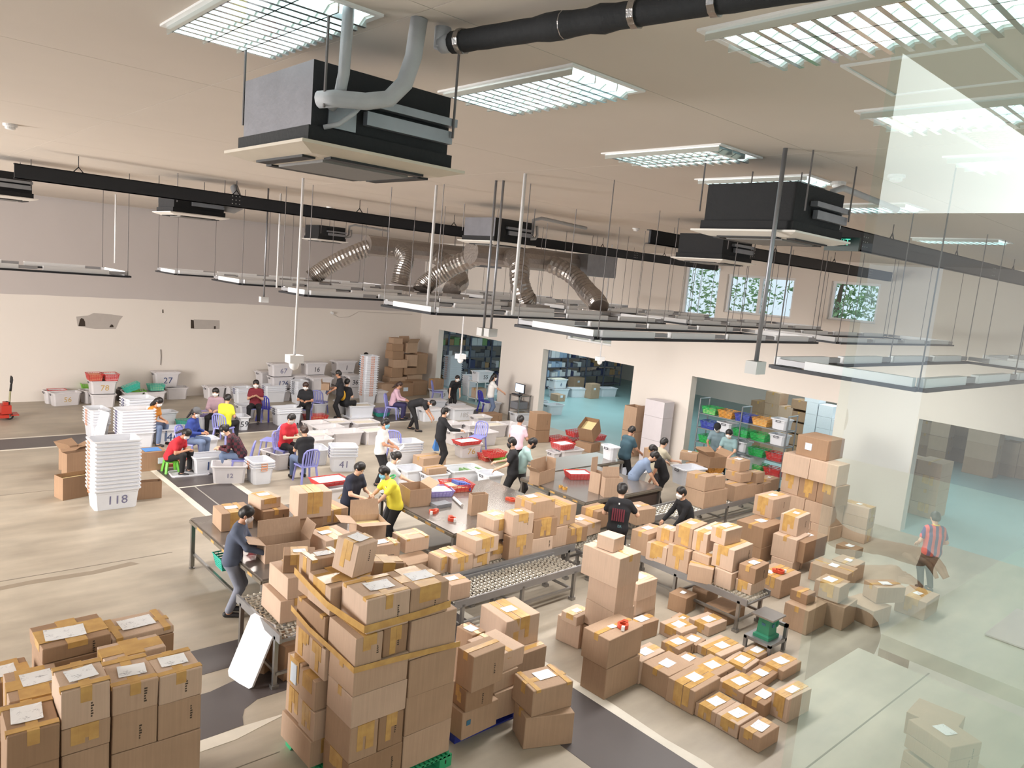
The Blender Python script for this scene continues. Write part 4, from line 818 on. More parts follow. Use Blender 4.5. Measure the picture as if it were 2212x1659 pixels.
# ---------------------------------------------------------------- cartons right of the end conveyor
kP = view(1560, 1040, 6.9125); pg = 'cartons piled on the floor right of the end conveyor'
PL_ = dict(lab=.2, tape='t', ink=False)
q0 = BX(kP, 'broad carton with two labels in the pile right of the end conveyor', (610, 702), (195, 582), (885, 605), B=(582, 1007), z0=.34, lab=.24, tape='t', ink=False, group=pg)
carton_at('amber taped carton below the broad one in the pile right of the end conveyor', q0.P.x, q0.P.y, 0, q0.w, q0.d, .34, q0.a, lab=0, tape='W', ink=False, tone=3, group=pg)
BX(kP, 'carton with tape stripe standing on the broad one with two labels', (757, 277), (480, 195), (987, 227), B=(732, 567), z0=q0.z1, lab=.2, tape='W', tax='x', ink=True, group=pg)
q5 = BX(kP, 'flat carton at the bottom of the pile under the square printed one', (1060, 1222), (700, 1132), (1190, 1140), z0=0, h=.22, lab=0, tape='n', ink=True, group=pg)
q4 = BX(kP, 'square printed carton in front in the pile right of the end conveyor', (1120, 882), (747, 782), (1232, 800), B=(1072, 1217), z0=q5.z1, lab=0, tape='t', ink=True, group=pg)
BX(kP, 'small upright carton with label on the square printed one', (1132, 547), (885, 472), (1252, 477), B=(1107, 832), z0=q4.z1, lab=.16, tape='W', tax='x', ink=True, tone=2, group=pg)
BX(kP, 'wide dark sided carton with two labels beside the small upright one', (1217, 917), (1000, 790), (1690, 767), B=(1200, 1232), z0=.22, lab=.2, tape='n', ink=False, lp=(.6, .5), tone=3, group=pg)
BX(kP, 'carton with red tape dispenser on its lid right of the end conveyor', (862, 1472), (632, 1260), (1147, 1370), B=(850, 1760), z0=0, lab=.16, tape='W', lp=(.25, .6), ink=False, tone=1, group=pg)
kQ = view(1660, 1160, 3.967)
q9 = BX(kQ, 'long carton with strip label at the right of the pile', (677, 322), (357, 217), (725, 272), B=(662, 470), z0=.0, lab=.22, tape='t', ink=False, tone=1, group=pg)
BX(kQ, 'carton with square label behind the long one at the right of the pile', (725, 250), (525, 197), (802, 217), B=(722, 400), z0=0, lab=.18, tape='t', ink=False, tone=1, group=pg)
q12 = BX(kQ, 'big plain carton beneath the one with wide label, right of the scale', (627, 602), (400, 512), (718, 550), B=(622, 807), z0=0, lab=0, tape='n', ink=False, tone=1, group=pg)
BX(kQ, 'carton with wide label stacked right of the scale', (600, 432), (398, 362), (668, 387), B=(592, 577), z0=q12.z1, lab=.24, tape='W', ink=False, tone=1, lp=(.5, .6), group=pg)
q13 = BX(kQ, 'carton under a tiny carton beside the scale', (357, 642), (130, 562), (467, 577), B=(317, 847), z0=0, lab=0, tape='t', ink=False, tone=1, group=pg)
BX(kQ, 'tiny long carton lying on another beside the scale', (322, 497), (195, 442), (402, 477), B=(320, 587), z0=q13.z1, lab=0, tape='t', ink=False, tone=3, group=pg)
BX(kQ, 'dark carton with label in the shade behind the pile', (732, 112), (567, 67), (802, 92), B=(737, 195), z0=0, lab=.2, tape='n', ink=False, tone=3, group=pg)
# big block
kS = view(1660, 920, 3.4); sg = 'cartons of the big block beside the storeroom opening'
N0 = G(kS(455, 850)); zz = [ztop(kS(*p), N0) for p in ((475, 752), (475, 598), (505, 448), (518, 292))]
A_ = dict(lab=0, tape='n', ink=False, group=sg)
def row(z0, z1, T, L, R, labs, n, kw):
    P, a, w, d, _ = solve(kS(*T), kS(*L), kS(*R), None, z0, z1=z1)
    d = min(d, 1.9); w = min(max(w, .4), .55)
    for i in range(n):
        dd = d / n; u = Vector((-math.sin(a), math.cos(a), 0)) * (dd * i)
        carton_at(labs[i], P.x + u.x, P.y + u.y, z0, w, dd - .01, z1 - z0, a, **{**A_, **kw})
    return P, a, w, d
row(0, zz[0], (455, 752), (245, 640), (590, 715), ['bottom front carton of the big block', 'bottom rear carton of the big block'], 2, {})
row(zz[0], zz[1], (475, 600), (60, 482), (590, 570), ['large plain carton in the second layer of the big block, near end', 'smudged carton in the second layer of the big block, far end'], 2, {})
row(zz[1], zz[2], (505, 450), (70, 335), (620, 430), ['printed carton in the third layer of the big block, near end', 'printed carton in the third layer of the big block, middle', 'taped carton in the third layer of the big block, far end'], 3, dict(tape='W', ink=True))
row(zz[2], zz[3], (518, 295), (90, 195), (610, 275), ['plain carton in the top layer of the big block, near end', 'plain carton in the top layer of the big block, far end'], 2, {})
BX(kS, 'worn brown carton with white label on its side on top of the big block', (438, 112), (185, 65), (547, 98), B=(420, 262), z0=zz[3], lab=0, tape='n', ink=False, tone=3, side_lab=(.5, .35, .16, .16, 'l'), group=sg)
zq = 0
N1 = G(kS(700, 870))
for i, (yy, nm_) in enumerate(((765, 'bottom'), (680, 'middle'), (604, 'top'))):
    z1_ = ztop(kS(705, yy), N1); carton_at('%s carton of the small stack of three behind the big block' % nm_, N1.x, N1.y, zq, .42, .62, z1_ - zq, 0.03, lab=.15 if i == 2 else 0, tape='W', ink=True, group='small stack of three cartons'); zq = z1_
# stacks at the far right
kF = view(1860, 880, 3.173); rg = 'cartons stacked at the far right'
N2 = G(kF(560, 392), 1.5)
for r_ in range(4):
    for c_ in range(3):
        carton_at('carton in the far right block, %s layer, %s column' % (('bottom', 'second', 'third', 'top')[r_], ('near', 'middle', 'far')[c_]), N2.x, N2.y + c_ * .62, r_ * .375, .85 if c_ == 0 else .6, .61, .375, 0, lab=0, tape='t' if r_ % 2 else 'W', ink=bool(c_ % 2), tone=1, group=rg)
# tall grey stacks by the end wall
wg = 'tall carton stacks along the end wall'
for i, (px, pb, pt, w_) in enumerate(((410, 300, 90, .5), (500, 350, 95, .62), (640, 330, 100, .7), (790, 425, 130, .95), (940, 420, 220, .95), (1085, 450, 235, .8))):
    base = G(kF(px, pb + 40))
    ht = min(max(ztop(kF(px, pt), base), .6), 3.1); nlay = 3
    for j in range(nlay):
        carton_at('carton in the end wall stacks, stack %s from the pillar, %s' % (('first', 'second', 'third', 'fourth', 'fifth', 'sixth')[i], ('bottom', 'middle', 'top')[j]), base.x, base.y - w_ / 2, ht * j / nlay, .6, w_ * 1.0, ht / nlay, 0, lab=.2 if j == nlay - 1 else 0, tape='t', ink=j == 1, tone=(3, 1, 0)[j], group=wg)
kW = view(1820, 1080, 2.974)
w0 = BX(kW, 'plain carton under the one with strip label at the far right', (205, 715), (125, 610), (345, 690), z0=0, h=.3, lab=0, tape='n', ink=False, tone=1, group=rg)
BX(kW, 'carton with strip label at the far right beside the boy in stripes', (222, 562), (160, 512), (387, 560), B=(212, 665), z0=w0.z1, lab=.2, tape='t', ink=False, tone=1, group=rg)
BX(kW, 'carton with white label lying turned at the feet of the boy in stripes', (542, 662), (337, 602), (614, 602), z0=0, h=.34, lab=.17, tape='W', ink=False, tone=1, group=rg)
# piles in the lower right corner seen through the glass
kX = view(1700, 1100, 2.969); xg = 'cartons in the lower right corner'
x0 = BX(kX, 'carton under the square one in the lower right corner', (1055, 1580), (800, 1500), (1130, 1520), z0=.0, h=.3, lab=0, tape='n', ink=True, tone=1, group=xg)
BX(kX, 'square carton with loose papers on it in the lower right corner', (1055, 1330), (765, 1255), (1110, 1290), B=(1050, 1570), z0=x0.z1, lab=0, tape='n', ink=False, tone=1, group=xg)
P = G(kX(1340, 1659)); 
for j in range(4): carton_at('flat carton in the stack at the bottom right edge, %s' % ('lowest', 'second', 'third', 'topmost with label')[j], 8.85, 2.1, j * .17, .7, .55, .168, -.35, lab=.26 if j == 3 else 0, tape='n', ink=True, tone=1, group=xg)
# ================================================================ tables, conveyors, rolling kit
M_steel = mat('stainless_steel', srgb(150, 148, 146), 0.3, 0.8, var=0.1, scale=5)
M_top = mat('worn_steel_table_top', srgb(142, 134, 128), 0.22, 0.55, var=0.16, scale=2.5)
M_edge = mat('scuffed_table_edge', srgb(120, 112, 100), 0.5, 0.4, var=0.25, scale=20)
M_wood = mat('dark_table_underside', srgb(74, 60, 54), 0.7)
def table(label, x0, y0, x1, y1, z, legs, skirt=0.0):
    e = empty('packing_table', (x0, y0, 0)); tag(e, label, 'table', 'steel packing tables'); w, d = x1 - x0, y1 - y0
    MB().box((0, 0, z - .03), (w, d, z)).obj('table_top', M_top, e)
    for a, b in (((0, 0), (w, 0)), ((w, 0), (w, d)), ((w, d), (0, d)), ((0, d), (0, 0))):
        MB().bar((*a, z - .05), (*b, z - .05), .05, .05).obj('edge_rail', M_edge, e)
    for lx, ly in legs:
        MB().box((lx * (w - .06), ly * (d - .06), .04), (lx * (w - .06) + .06, ly * (d - .06) + .06, z - .07)).lathe([(.05, 0), (.05, .015), (.015, .03), (.015, .05)], 10, (lx * (w - .06) + .03, ly * (d - .06) + .03, 0)).obj('leg', M_steel, e)
    MB().bar((.05, .05, .25), (.05, d - .05, .25), .04).bar((w - .05, .05, .25), (w - .05, d - .05, .25), .04).obj('stretcher', M_steel, e)
    if skirt: MB().box((.02, .06, z - .55), (w - .02, .08, z - .04)).obj('modesty_panel', M_wood, e)
    # strips of old packing tape along the rail
    q = MB()
    for k in range(5): q.box((-.028, d * (.1 + .17 * k), z - .07), (-.025, d * (.1 + .17 * k) + random.uniform(.08, .25), z - .03))
    q.obj('tape_scraps', M_tape, e)
table('steel packing table at the left with a man in grey beside it', 4.22, 9.35, 6.4, 12.2, ZL, ((0, 0), (1, 0), (0, 1), (1, 1)))
table('steel packing table in the middle with tape dispensers on it', 7.8, 9.68, 10.6, 12.1, ZT, ((0, 0), (1, 0), (0, 1), (1, 1)), 1)
table('steel packing table at the right with a red basket and tape rolls', 11.4, 9.9, 14.0, 11.9, ZT, ((0, 0), (1, 0), (0, 1), (1, 1)), 1)
table('table behind the man in dark teal with white tote on it', 12.5, 12.05, 15.2, 13.0, .8, ((0, 0), (1, 0), (0, 1), (1, 1)))
# ---- skate wheel conveyors: each axle with its wheels is a part
M_wheel = mat('galvanised_wheel', srgb(206, 202, 192), 0.35, 0.55)
M_rail = mat('conveyor_rail', srgb(150, 150, 152), 0.4, 0.6, var=0.12, scale=6)
_wh = {}
def axle_mesh(wd):
    key = round(wd, 2)
    if key in _wh: return _wh[key]
    b = MB(); b.tube([(0, .02, 0), (0, wd - .02, 0)], .006, 6)
    n = max(3, int((wd - .06) / .075))
    for k in range(n):
        y = .05 + (wd - .1) * k / (n - 1); v = len(b.v)
        for yy, r in ((y - .012, .014), (y - .010, .024), (y + .010, .024), (y + .012, .014)):
            for j in range(10): a = 2 * math.pi * j / 10; b.v.append((r * math.cos(a), yy, r * math.sin(a)))
        for i in range(3):
            for j in range(10): b.f.append((v + i * 10 + j, v + i * 10 + (j + 1) % 10, v + (i + 1) * 10 + (j + 1) % 10, v + (i + 1) * 10 + j)); b.m.append(0)
        b.f.append(tuple(v + j for j in range(10))); b.m.append(0); b.f.append(tuple(v + 30 + j for j in range(10))[::-1]); b.m.append(0)
    _wh[key] = b.mesh('wheel_axle', M_wheel); return _wh[key]
def conveyor(label, x, y, L, wd, z, a=0.0, rail=.02, legs=3, pitch=.075, stagger=True, far=True):
    e = empty('roller_conveyor', (x, y, 0), a); tag(e, label, 'conveyor', 'skate wheel conveyors')
    zc = z - .024; me = axle_mesh(wd - .06)
    for k in range(int(L / pitch)):
        put('wheel_axle', me, e, (pitch * (k + .5), .03 + (.018 if stagger and k % 2 else 0), zc))
    MB().box((0, 0, z - .09), (L, .03, z + rail)).obj('side_rail', M_rail, e)
    MB().box((0, wd - .03, z - .09), (L, wd, z + (rail if far else -.02))).obj('side_rail', M_rail, e)
    for xx in (0, L - .03): MB().box((xx, .03, z - .08), (xx + .03, wd - .03, z - .05)).obj('end_bar', M_rail, e)
    for k in range(legs):
        lx = .12 + (L - .29) * k / max(1, legs - 1)
        for ly in (0, wd - .05): MB().box((lx, ly, .05), (lx + .05, ly + .05, z - .05)).box((lx - .02, ly - .02, 0), (lx + .07, ly + .07, .05)).obj('leg', M_steel, e)
        MB().bar((lx + .025, .05, .18), (lx + .025, wd - .05, .18), .035).obj('cross_bar', M_steel, e)
    MB().bar((.1, .05, .2), (L - .1, .05, .2), .04).bar((.1, wd - .05, .2), (L - .1, wd - .05, .2), .04).obj('stretcher', M_steel, e)
    return e
conveyor('empty wheel conveyor with bare rows of small white wheels in front of the packed one', 6.5, 7.88, 2.72, .68, ZF, 0.02)
conveyor('packed wheel conveyor running past the middle packing table', 5.1, 8.6, 4.65, .72, ZM, 0.0, rail=.05)
conveyor('short wheel conveyor joining the packed one to the end conveyor', 9.8, 8.35, 1.1, .72, ZM - .02, 0.0)
conveyor('end wheel conveyor with piled cartons ending beside the green scale', 11.27, 5.58, 2.75, .74, ZR, math.pi / 2, far=True)
conveyor('wheel conveyor with cartons in front of the wire rack', 13.2, 8.85, 4.0, .75, ZB, 0.0)
conveyor('wheel conveyor between the man in blue grey and the masked man in jacket', 11.9, 9.05, 1.25, .7, ZB + .02, 0.0)
conveyor('short wheel conveyor end at the left with a white lid leaning on it', 4.52, 7.95, 1.35, .68, ZEND, math.pi / 2)
# ---- lid leaning against the left conveyor
M_tote = mat('white_tote_plastic', srgb(222, 224, 230), 0.4, var=0.04, scale=6)
M_tote2 = mat('milky_tote_plastic', srgb(214, 210, 212), 0.45, var=0.05, scale=5)
def lid_mesh(w, d):
    b = MB(); c = .05
    def ring(i, z):
        return [(i + c, i, z), (w - i - c, i, z), (w - i, i + c, z), (w - i, d - i - c, z), (w - i - c, d - i, z), (i + c, d - i, z), (i, d - i - c, z), (i, i + c, z)]
    v = ring(0, 0) + ring(0, .03) + ring(.02, .035) + ring(.035, .022) ; n = 8
    b.add(v, [tuple(range(n))[::-1]] + [(k * n + j, k * n + (j + 1) % n, (k + 1) * n + (j + 1) % n, (k + 1) * n + j) for k in range(3) for j in range(n)] + [tuple(3 * n + j for j in range(n))])
    for k in range(3): b.box((.12, d * (.36 + .12 * k), .022), (w - .14, d * (.36 + .12 * k) + .02, .03))
    for fx, fy in ((.1, .15), (.85, .15), (.1, .8), (.85, .8)): b.box((w * fx, d * fy, .022), (w * fx + .07, d * fy + .02, .034))
    return b.mesh('lid_panel', M_tote)
BL, BR, TL = G((489, 1457), .02), G((528, 1481), .01), G((541, 1331), .72)
e = empty('tote_lid', BL); tag(e, 'large ribbed white plastic lid leaning against the left roller table', 'lid')
pl = put('lid_panel', lid_mesh(.82, .48), e)
x_ = (TL - BL).normalized(); y_ = (BR - BL); y_ = (y_ - x_ * y_.dot(x_)).normalized(); z_ = x_.cross(y_)
if z_.z < 0: y_, z_ = y_, z_
pl.matrix_local = Matrix(((x_.x, y_.x, z_.x, 0), (x_.y, y_.y, z_.y, 0), (x_.z, y_.z, z_.z, 0), (0, 0, 0, 1)))
# ---- green platform scale on a steel stand
P = G((1650, 1400)); e = empty('weighing_scale', (P.x, P.y, 0)); tag(e, 'green dial weighing scale on a steel stand at the conveyor end', 'scale')
M_green = mat('scale_green', srgb(52, 138, 108), 0.4)
MB().add([(-.16, -.13, .2), (.16, -.13, .2), (.16, .13, .2), (-.16, .13, .2), (-.16, -.13, .25), (.16, -.13, .25), (.16, .13, .25), (-.16, .13, .25), (-.12, -.10, .27), (.12, -.10, .27), (.12, .10, .27), (-.12, .10, .27), (-.11, -.09, .52), (.11, -.09, .52), (.11, .09, .52), (-.11, .09, .52)],
    [(0, 3, 2, 1), (12, 13, 14, 15)] + [(k * 4 + j, k * 4 + (j + 1) % 4, (k + 1) * 4 + (j + 1) % 4, (k + 1) * 4 + j) for k in range(3) for j in range(4)]).obj('scale_body', M_green, e)
dl = MB(); dl.tube([(.11, 0, .41), (.16, 0, .41)], .11, 20); dh_ = dl.obj('dial_housing', M_green, e)
dl = MB(); dl.tube([(.16, 0, .41), (.163, 0, .41)], .09, 20); dl.obj('dial_face', M_white, dh_)
MB().box((-.118, -.03, .40), (-.112, .03, .44)).box((-.03, -.104, .38), (.03, -.096, .43)).obj('badge', mat('badge_blue', srgb(60, 110, 140), .4), e)
MB().box((-.2, -.18, .54), (.2, .18, .565)).box((-.05, -.05, .5), (.05, .05, .54)).obj('pan', M_steel, e)
st = MB()
for sx in (-.24, .2):
    for sy in (-.22, .18): MB().box((sx, sy, 0), (sx + .05, sy + .05, .19 if sx < 0 else .42)).obj('stand_leg', M_rail, e)
MB().box((-.24, -.22, .15), (.25, .23, .2)).obj('stand_top', M_rail, e); MB().box((.2, -.22, .37), (.25, .23, .42)).obj('stand_rail', M_rail, e)
# ---- hand tape dispensers and rolls
M_red = mat('red_orange_plastic', srgb(206, 78, 52), 0.4); M_roll = mat('tape_roll', srgb(200, 150, 70), 0.25); M_core = mat('roll_core', srgb(150, 120, 90), .7)
def dispenser(p, z, label, a=0.0):
    P = G(p, z); e = empty('tape_dispenser', (P.x, P.y, z), a); tag(e, label, 'tape dispenser', 'hand tape dispensers')
    ring = MB(); n = 18
    for r0, r1, h0, h1, m_ in ((.045, .075, 0, .055, 0),):
        v = []
        for j in range(n):
            t = 2 * math.pi * j / n; v += [(r0 * math.cos(t), r0 * math.sin(t), h0), (r1 * math.cos(t), r1 * math.sin(t), h0), (r1 * math.cos(t), r1 * math.sin(t), h1), (r0 * math.cos(t), r0 * math.sin(t), h1)]
        f = []
        for j in range(n):
            a0, b0 = j * 4, ((j + 1) % n) * 4; f += [(a0 + k, a0 + (k + 1) % 4, b0 + (k + 1) % 4, b0 + k) for k in range(4)]
        ring.add(v, f)
    ring.obj('frame', M_red, e)
    MB().add([(.05, -.05, 0), (.14, -.035, 0), (.14, .03, 0), (.06, .05, 0), (.05, -.05, .055), (.14, -.035, .055), (.14, .03, .055), (.06, .05, .055)], [(0, 3, 2, 1), (4, 5, 6, 7), (0, 1, 5, 4), (1, 2, 6, 5), (2, 3, 7, 6), (3, 0, 4, 7)]).obj('handle', M_red, e)
    MB().box((-.11, -.05, 0), (-.07, -.01, .06)).obj('cutter', M_white, e)
def roll(p, z, label, r=.05):
    P = G(p, z); e = empty('tape_roll', (P.x, P.y, z)); tag(e, label, 'tape roll', 'loose tape rolls')
    MB().lathe([(r * .75, 0), (r, 0), (r, .05), (r * .75, .05), (r * .75, 0)], 18).obj('tape', M_roll, e, smooth=False); MB().lathe([(r * .68, 0), (r * .75, 0), (r * .75, .05), (r * .68, .05), (r * .68, 0)], 18).obj('core', M_core, e)
dispenser((1345, 1355), s2.z1 + .004, 'red tape dispenser lying on the upper carton of the pair', .4)
dispenser((1685, 1237), .37, 'red tape dispenser lying on a carton right of the end conveyor', 2.2)
dispenser((935, 1108), ZT, 'orange tape dispenser at the edge of the middle table, larger one', .3)
dispenser((976, 1124), ZT, 'small red tape dispenser alone on the middle table', 1.2)
dispenser((1106, 1082), ZT, 'orange tape dispenser behind the cartons on the middle table', 2.0)
roll((1220, 1057), ZT, 'brown tape roll on the right table beside a dark one', .055); roll((1211, 1053), ZT, 'dark tape roll on the right table', .045)
roll((1247, 1018), ZT, 'tape roll at the back of the right table near the basket', .05); roll((1223, 1018), ZT, 'tape roll with dark core at the back of the right table', .045)
# ---- pallet jack at the left
P = G((12, 905)); e = empty('pallet_jack', (P.x, P.y, 0)); tag(e, 'red pallet jack with black loop handle at the left edge', 'pallet jack')
M_jred = mat('jack_red', srgb(176, 50, 36), .45); M_rub = mat('black_rubber', srgb(34, 32, 32), .6)
MB().box((-.9, -.28, .08), (.05, -.12, .16)).box((-.9, .12, .08), (.05, .28, .16)).obj('fork', M_jred, e)
MB().box((-.12, -.2, .18), (.12, .2, .42)).box((-.06, -.1, .42), (.06, .1, .5)).obj('pump_housing', M_jred, e)
MB().tube([(0.05, 0, .2), (0.05, 0, .5)], .06, 10).obj('pump', M_black, e)
MB().tube([(.08, 0, .3), (.1, 0, .55), (.12, 0, .85)], .025, 8).obj('lower_shaft', mat('jack_yellow_grey', srgb(150, 146, 110), .5), e)
MB().tube([(.12, 0, .8), (.14, 0, 1.0)], .03, 8).tube([(.14, 0, 1.0), (.14, -.14, 1.05), (.15, -.16, 1.15), (.15, -.1, 1.22), (.15, .1, 1.22), (.15, .16, 1.15), (.14, .14, 1.05), (.14, 0, 1.0)], .016, 8, cap=False).tube([(.14, 0, 1.0), (.15, 0, 1.22)], .022, 8).obj('handle', M_rub, e, smooth=True)
for sy in (-.1, .1): MB().tube([(.08, sy - .03, .1), (.08, sy + .03, .1)], .1, 18).obj('wheel', M_rub, e); MB().tube([(.08, sy - .033, .1), (.08, sy + .033, .1)], .055, 14).obj('wheel_hub', mat('hub_grey', srgb(170, 168, 160), .5), e)
MB().box((.1, -.2, .12), (.3, .2, .15)).obj('foot_guard', M_jred, e)
# ================================================================ white plastic totes, baskets, chairs
M_clip = {'n': mat('dark_clip', srgb(58, 56, 66), .5), 'o': mat('orange_clip', srgb(226, 150, 106), .45), 'b': mat('navy_clip', srgb(64, 58, 110), .5), 'w': M_tote}
M_mark = {'k': mat('black_marker', srgb(36, 38, 50), .6), 'b': mat('blue_marker', srgb(46, 70, 120), .6), 'y': mat('ochre_marker', srgb(204, 166, 92), .6), 'p': mat('faded_marker', srgb(120, 118, 150), .6), 'g': mat('pale_marker', srgb(186, 182, 180), .6)}
_tm = {}
def tote_mesh(l, w, h, m):
    key = (round(l, 2), round(w, 2), round(h, 2), m.name)
    if key in _tm: return _tm[key]
    c = .05; t = .008; tp = .06 * h / .42
    def ring(i, z, s):                                  # inset i
        x0, y0, x1, y1 = i, i, l - i, w - i; cc = max(c - s, .01)
        return [(x0 + cc, y0, z), (x1 - cc, y0, z), (x1, y0 + cc, z), (x1, y1 - cc, z), (x1 - cc, y1, z), (x0 + cc, y1, z), (x0, y1 - cc, z), (x0, y0 + cc, z)]
    R = [ring(tp, 0, 0), ring(.03, h - .09, 0), ring(.022, h - .085, 0), ring(.02, h - .045, 0)]
    S = [ring(.012 + t, h - .01, 0), ring(.024 + t, h - .09, 0), ring(tp + t, .01, 0)]
    b = MB(); n = 8; rs = R + [ring(.014, h - .01, 0)] + S; v = [p for r in rs for p in r]
    b.add(v, [tuple(range(n))[::-1]] + [(k * n + j, k * n + (j + 1) % n, (k + 1) * n + (j + 1) % n, (k + 1) * n + j) for k in range(len(rs) - 1) for j in range(n)] + [tuple((len(rs) - 1) * n + j for j in range(n))])
    shell = b.mesh('shell', m)
    b = MB(); rr = [ring(-.012, h - .028, 0), ring(-.012, h, 0), ring(.024, h, 0), ring(.024, h - .028, 0)]; v = [p for r in rr for p in r]
    b.add(v, [(k * n + j, k * n + (j + 1) % n, ((k + 1) % 4) * n + (j + 1) % n, ((k + 1) % 4) * n + j) for k in range(4) for j in range(n)])
    rim = b.mesh('rim', m)
    _tm[key] = (shell, rim); return _tm[key]
_cm = {}
def clip_mesh(col):
    if col in _cm: return _cm[col]
    b = MB(); b.box((-.012, -.07, -.012), (0, .07, 0)).box((-.012, -.07, -.05), (0, -.058, -.012)).box((-.012, .058, -.05), (0, .07, -.012)).box((-.012, -.07, -.058), (0, .07, -.046))
    _cm[col] = b.mesh('clip_handle', M_clip[col]); return _cm[col]
NT = [0]
ORD = 'first second third fourth fifth sixth seventh eighth ninth tenth eleventh twelfth thirteenth fourteenth fifteenth sixteenth seventeenth eighteenth'.split()
def tote_at(label, x, y, z0, l, w, h=.42, a=0.0, num=None, mk='k', clip='n', face='f', m=None, lid=False, group='white plastic totes', fill=None, ns=1.0, front_clip=False):
    NT[0] += 1
    e = empty('plastic_tote', (x, y, z0 + .001), a); tag(e, label, 'tote', group)
    sh, rm = tote_mesh(l, w, h, m or M_tote)
    so = put('shell', sh, e); ro = put('rim', rm, e); REG.append([e, x, y, z0, l, w, h, a] if not group.startswith('nest') and 'stack' not in group and 'nested' not in group else None)
    cm = clip_mesh(clip)
    for sx, rz in ((0, 0), (l, math.pi)):
        o = put('clip_handle', cm, ro, (sx + (-.004 if sx == 0 else .004), w / 2, h - .03), rz)
    if front_clip: put('clip_handle', cm, ro, (l / 2, -.004, h - .03), math.pi / 2)
    if num:
        tl = math.atan2(.06 * h / .42 - .014, h - .09)
        if face == 'f': text(num, h * .62 * ns, M_mark[mk], so, (l * .52, (.06 * h / .42) * .5 + .008, h * .44), (math.pi / 2 + tl, 0, 0))
        else: text(num, h * .62 * ns, M_mark[mk], so, ((.06 * h / .42) * .5 + .008, w * .5, h * .44), (math.pi / 2 + tl, 0, -math.pi / 2))
    if lid:
        b = MB(); b.box((-.01, -.01, h), (l + .01, w + .01, h + .02)).box((.05, .05, h + .02), (l - .05, w - .05, h + .035)); b.obj('lid', m or M_tote2, e)
    if fill: MB().box((.07, .07, .02), (l - .07, w - .07, h * fill)).obj('contents', mat('mixed_paper', srgb(216, 208, 192), .7, var=.2, scale=14), e)
    return e
def TT(k, label, T, R, z0=0.0, h=.42, w=.55, l=None, **kw):
    P = G(k(*T), z0 + h); Rv = G(k(*R), z0 + h) - P
    a = math.atan2(Rv.y, Rv.x); ll = l or min(max(Rv.length, .3), .95); a = max(-.35, min(.35, a)) * .6
    if kw.pop('rot', None) is not None: pass
    tote_at(label, P.x, P.y, z0, ll, w, h, a, **kw); return P
def nest(label, x, y, n, l, w, h, pitch, a=0.0, num=None, mk='k', clip='n', front=False, m=None, group='nested totes'):
    for i in range(n):
        pos = 'bottom tote of the ' if i == 0 else ('topmost tote of the ' if i == n - 1 else '%s tote from the bottom in the ' % ORD[i])
        tote_at(pos + label, x, y, i * pitch, l, w, h, a, num=num if i == 0 else None, mk=mk, clip=clip, m=m, group=label, front_clip=front)
Z1 = view(0, 730, 4.424); Z2 = view(400, 730, 4.424); Z3 = view(800, 680, 4.424); Z4 = view(1140, 700, 4.424)
P = G((205, 1107)); nest('tall nested stack marked 118', P.x - .05, P.y, 14, .88, .6, .42, .076, -.02, num='118', mk='p', clip='o')
P = G((199, 950)); nest('left nested stack behind the tall marked stack', P.x - .04, P.y, 6, .5, .72, .42, .075, .05, clip='o')
P = G((262, 972)); nest('right nested stack behind the tall marked stack', P.x - .05, P.y, 9, .88, .6, .42, .075, 0, clip='b')
P = G((256, 945)); nest('farther purple clip nested stack', P.x + .3, P.y + .35, 8, .8, .6, .42, .08, 0.1, clip='b')
P = G((655 / 4.424 + 400, 1415 / 4.424 + 730)); nest('low nested stack beside the dark walkway', P.x - .03, P.y, 3, .52, .62, .42, .06, -.06, clip='o', front=True)
P = G((1580 / 4.424 + 400, 1270 / 4.424 + 730)); nest('nested stack marked 41', P.x - .55, P.y + .06, 4, .68, .55, .42, .075, -.35, num='41', mk='p', clip='b')
P = G(Z2(1705, 640)); nest('very tall nested stack by the far wall', P.x, P.y, 18, .58, .5, .42, .085, 0, clip='o', front=True)
P = G(Z2(1085, 632)); nest('nested stack behind the seated woman in black', P.x - .1, P.y, 7, .5, .5, .42, .07, .1, clip='n')
P = G(Z2(770, 622)); nest('low nested stack behind the woman in maroon', P.x, P.y, 4, .8, .5, .42, .07, .0, clip='b')
P = G(Z2(490, 632)); nest('low nested stack beside the woman in mauve', P.x, P.y, 3, .6, .5, .42, .07, .0, clip='b')
P = G(Z2(885, 845)); nest('nested stack of large totes before the woman in maroon', P.x - .02, P.y, 3, .85, .55, .42, .07, 0, clip='n')
P = G(Z3(405, 1440)); nest('nested stack left of the youth with blue bag', P.x - .5, P.y + .05, 4, .8, .6, .42, .07, -.12, clip='o')
P = G(Z3(740, 690)); nest('striped nested stack in the first opening', P.x, P.y, 11, .8, .5, .42, .1, 0, clip='o')
P = G(Z3(925, 780)); nest('nested stack beside the leaning woman', P.x, P.y, 7, .5, .5, .42, .08, 0, clip='w')
w1 = 'white totes among the seated workers'
TT(Z1, 'tote numbered 46 beside the girl in red', (1488, 882), (1812, 868), num='46', mk='b', ns=1.2, group=w1)
TT(Z1, 'open tote numbered 10 in front of the girl in red', (1850, 1152), (2200, 1135), num='10', mk='b', ns=1.2, group=w1)
P = G(Z2(452, 1232), .42); tote_at('open tote numbered 12 turned towards the walkway', P.x - .42, P.y + .18, 0, .78, .6, .42, -.38, num='12', mk='p', ns=.6, m=M_tote2, group=w1)
TT(Z2, 'tote with blue cover cloth behind the woman with hair bun', (885, 1122), (1015, 1088), w=.75, m=M_tote2, group=w1)
TT(Z2, 'open tote right of the woman with hair bun', (1210, 1078), (1392, 1075), w=.7, group=w1)
TT(Z2, 'open tote behind the chair of the boy in yellow', (525, 655), (690, 650), w=.6, group=w1)
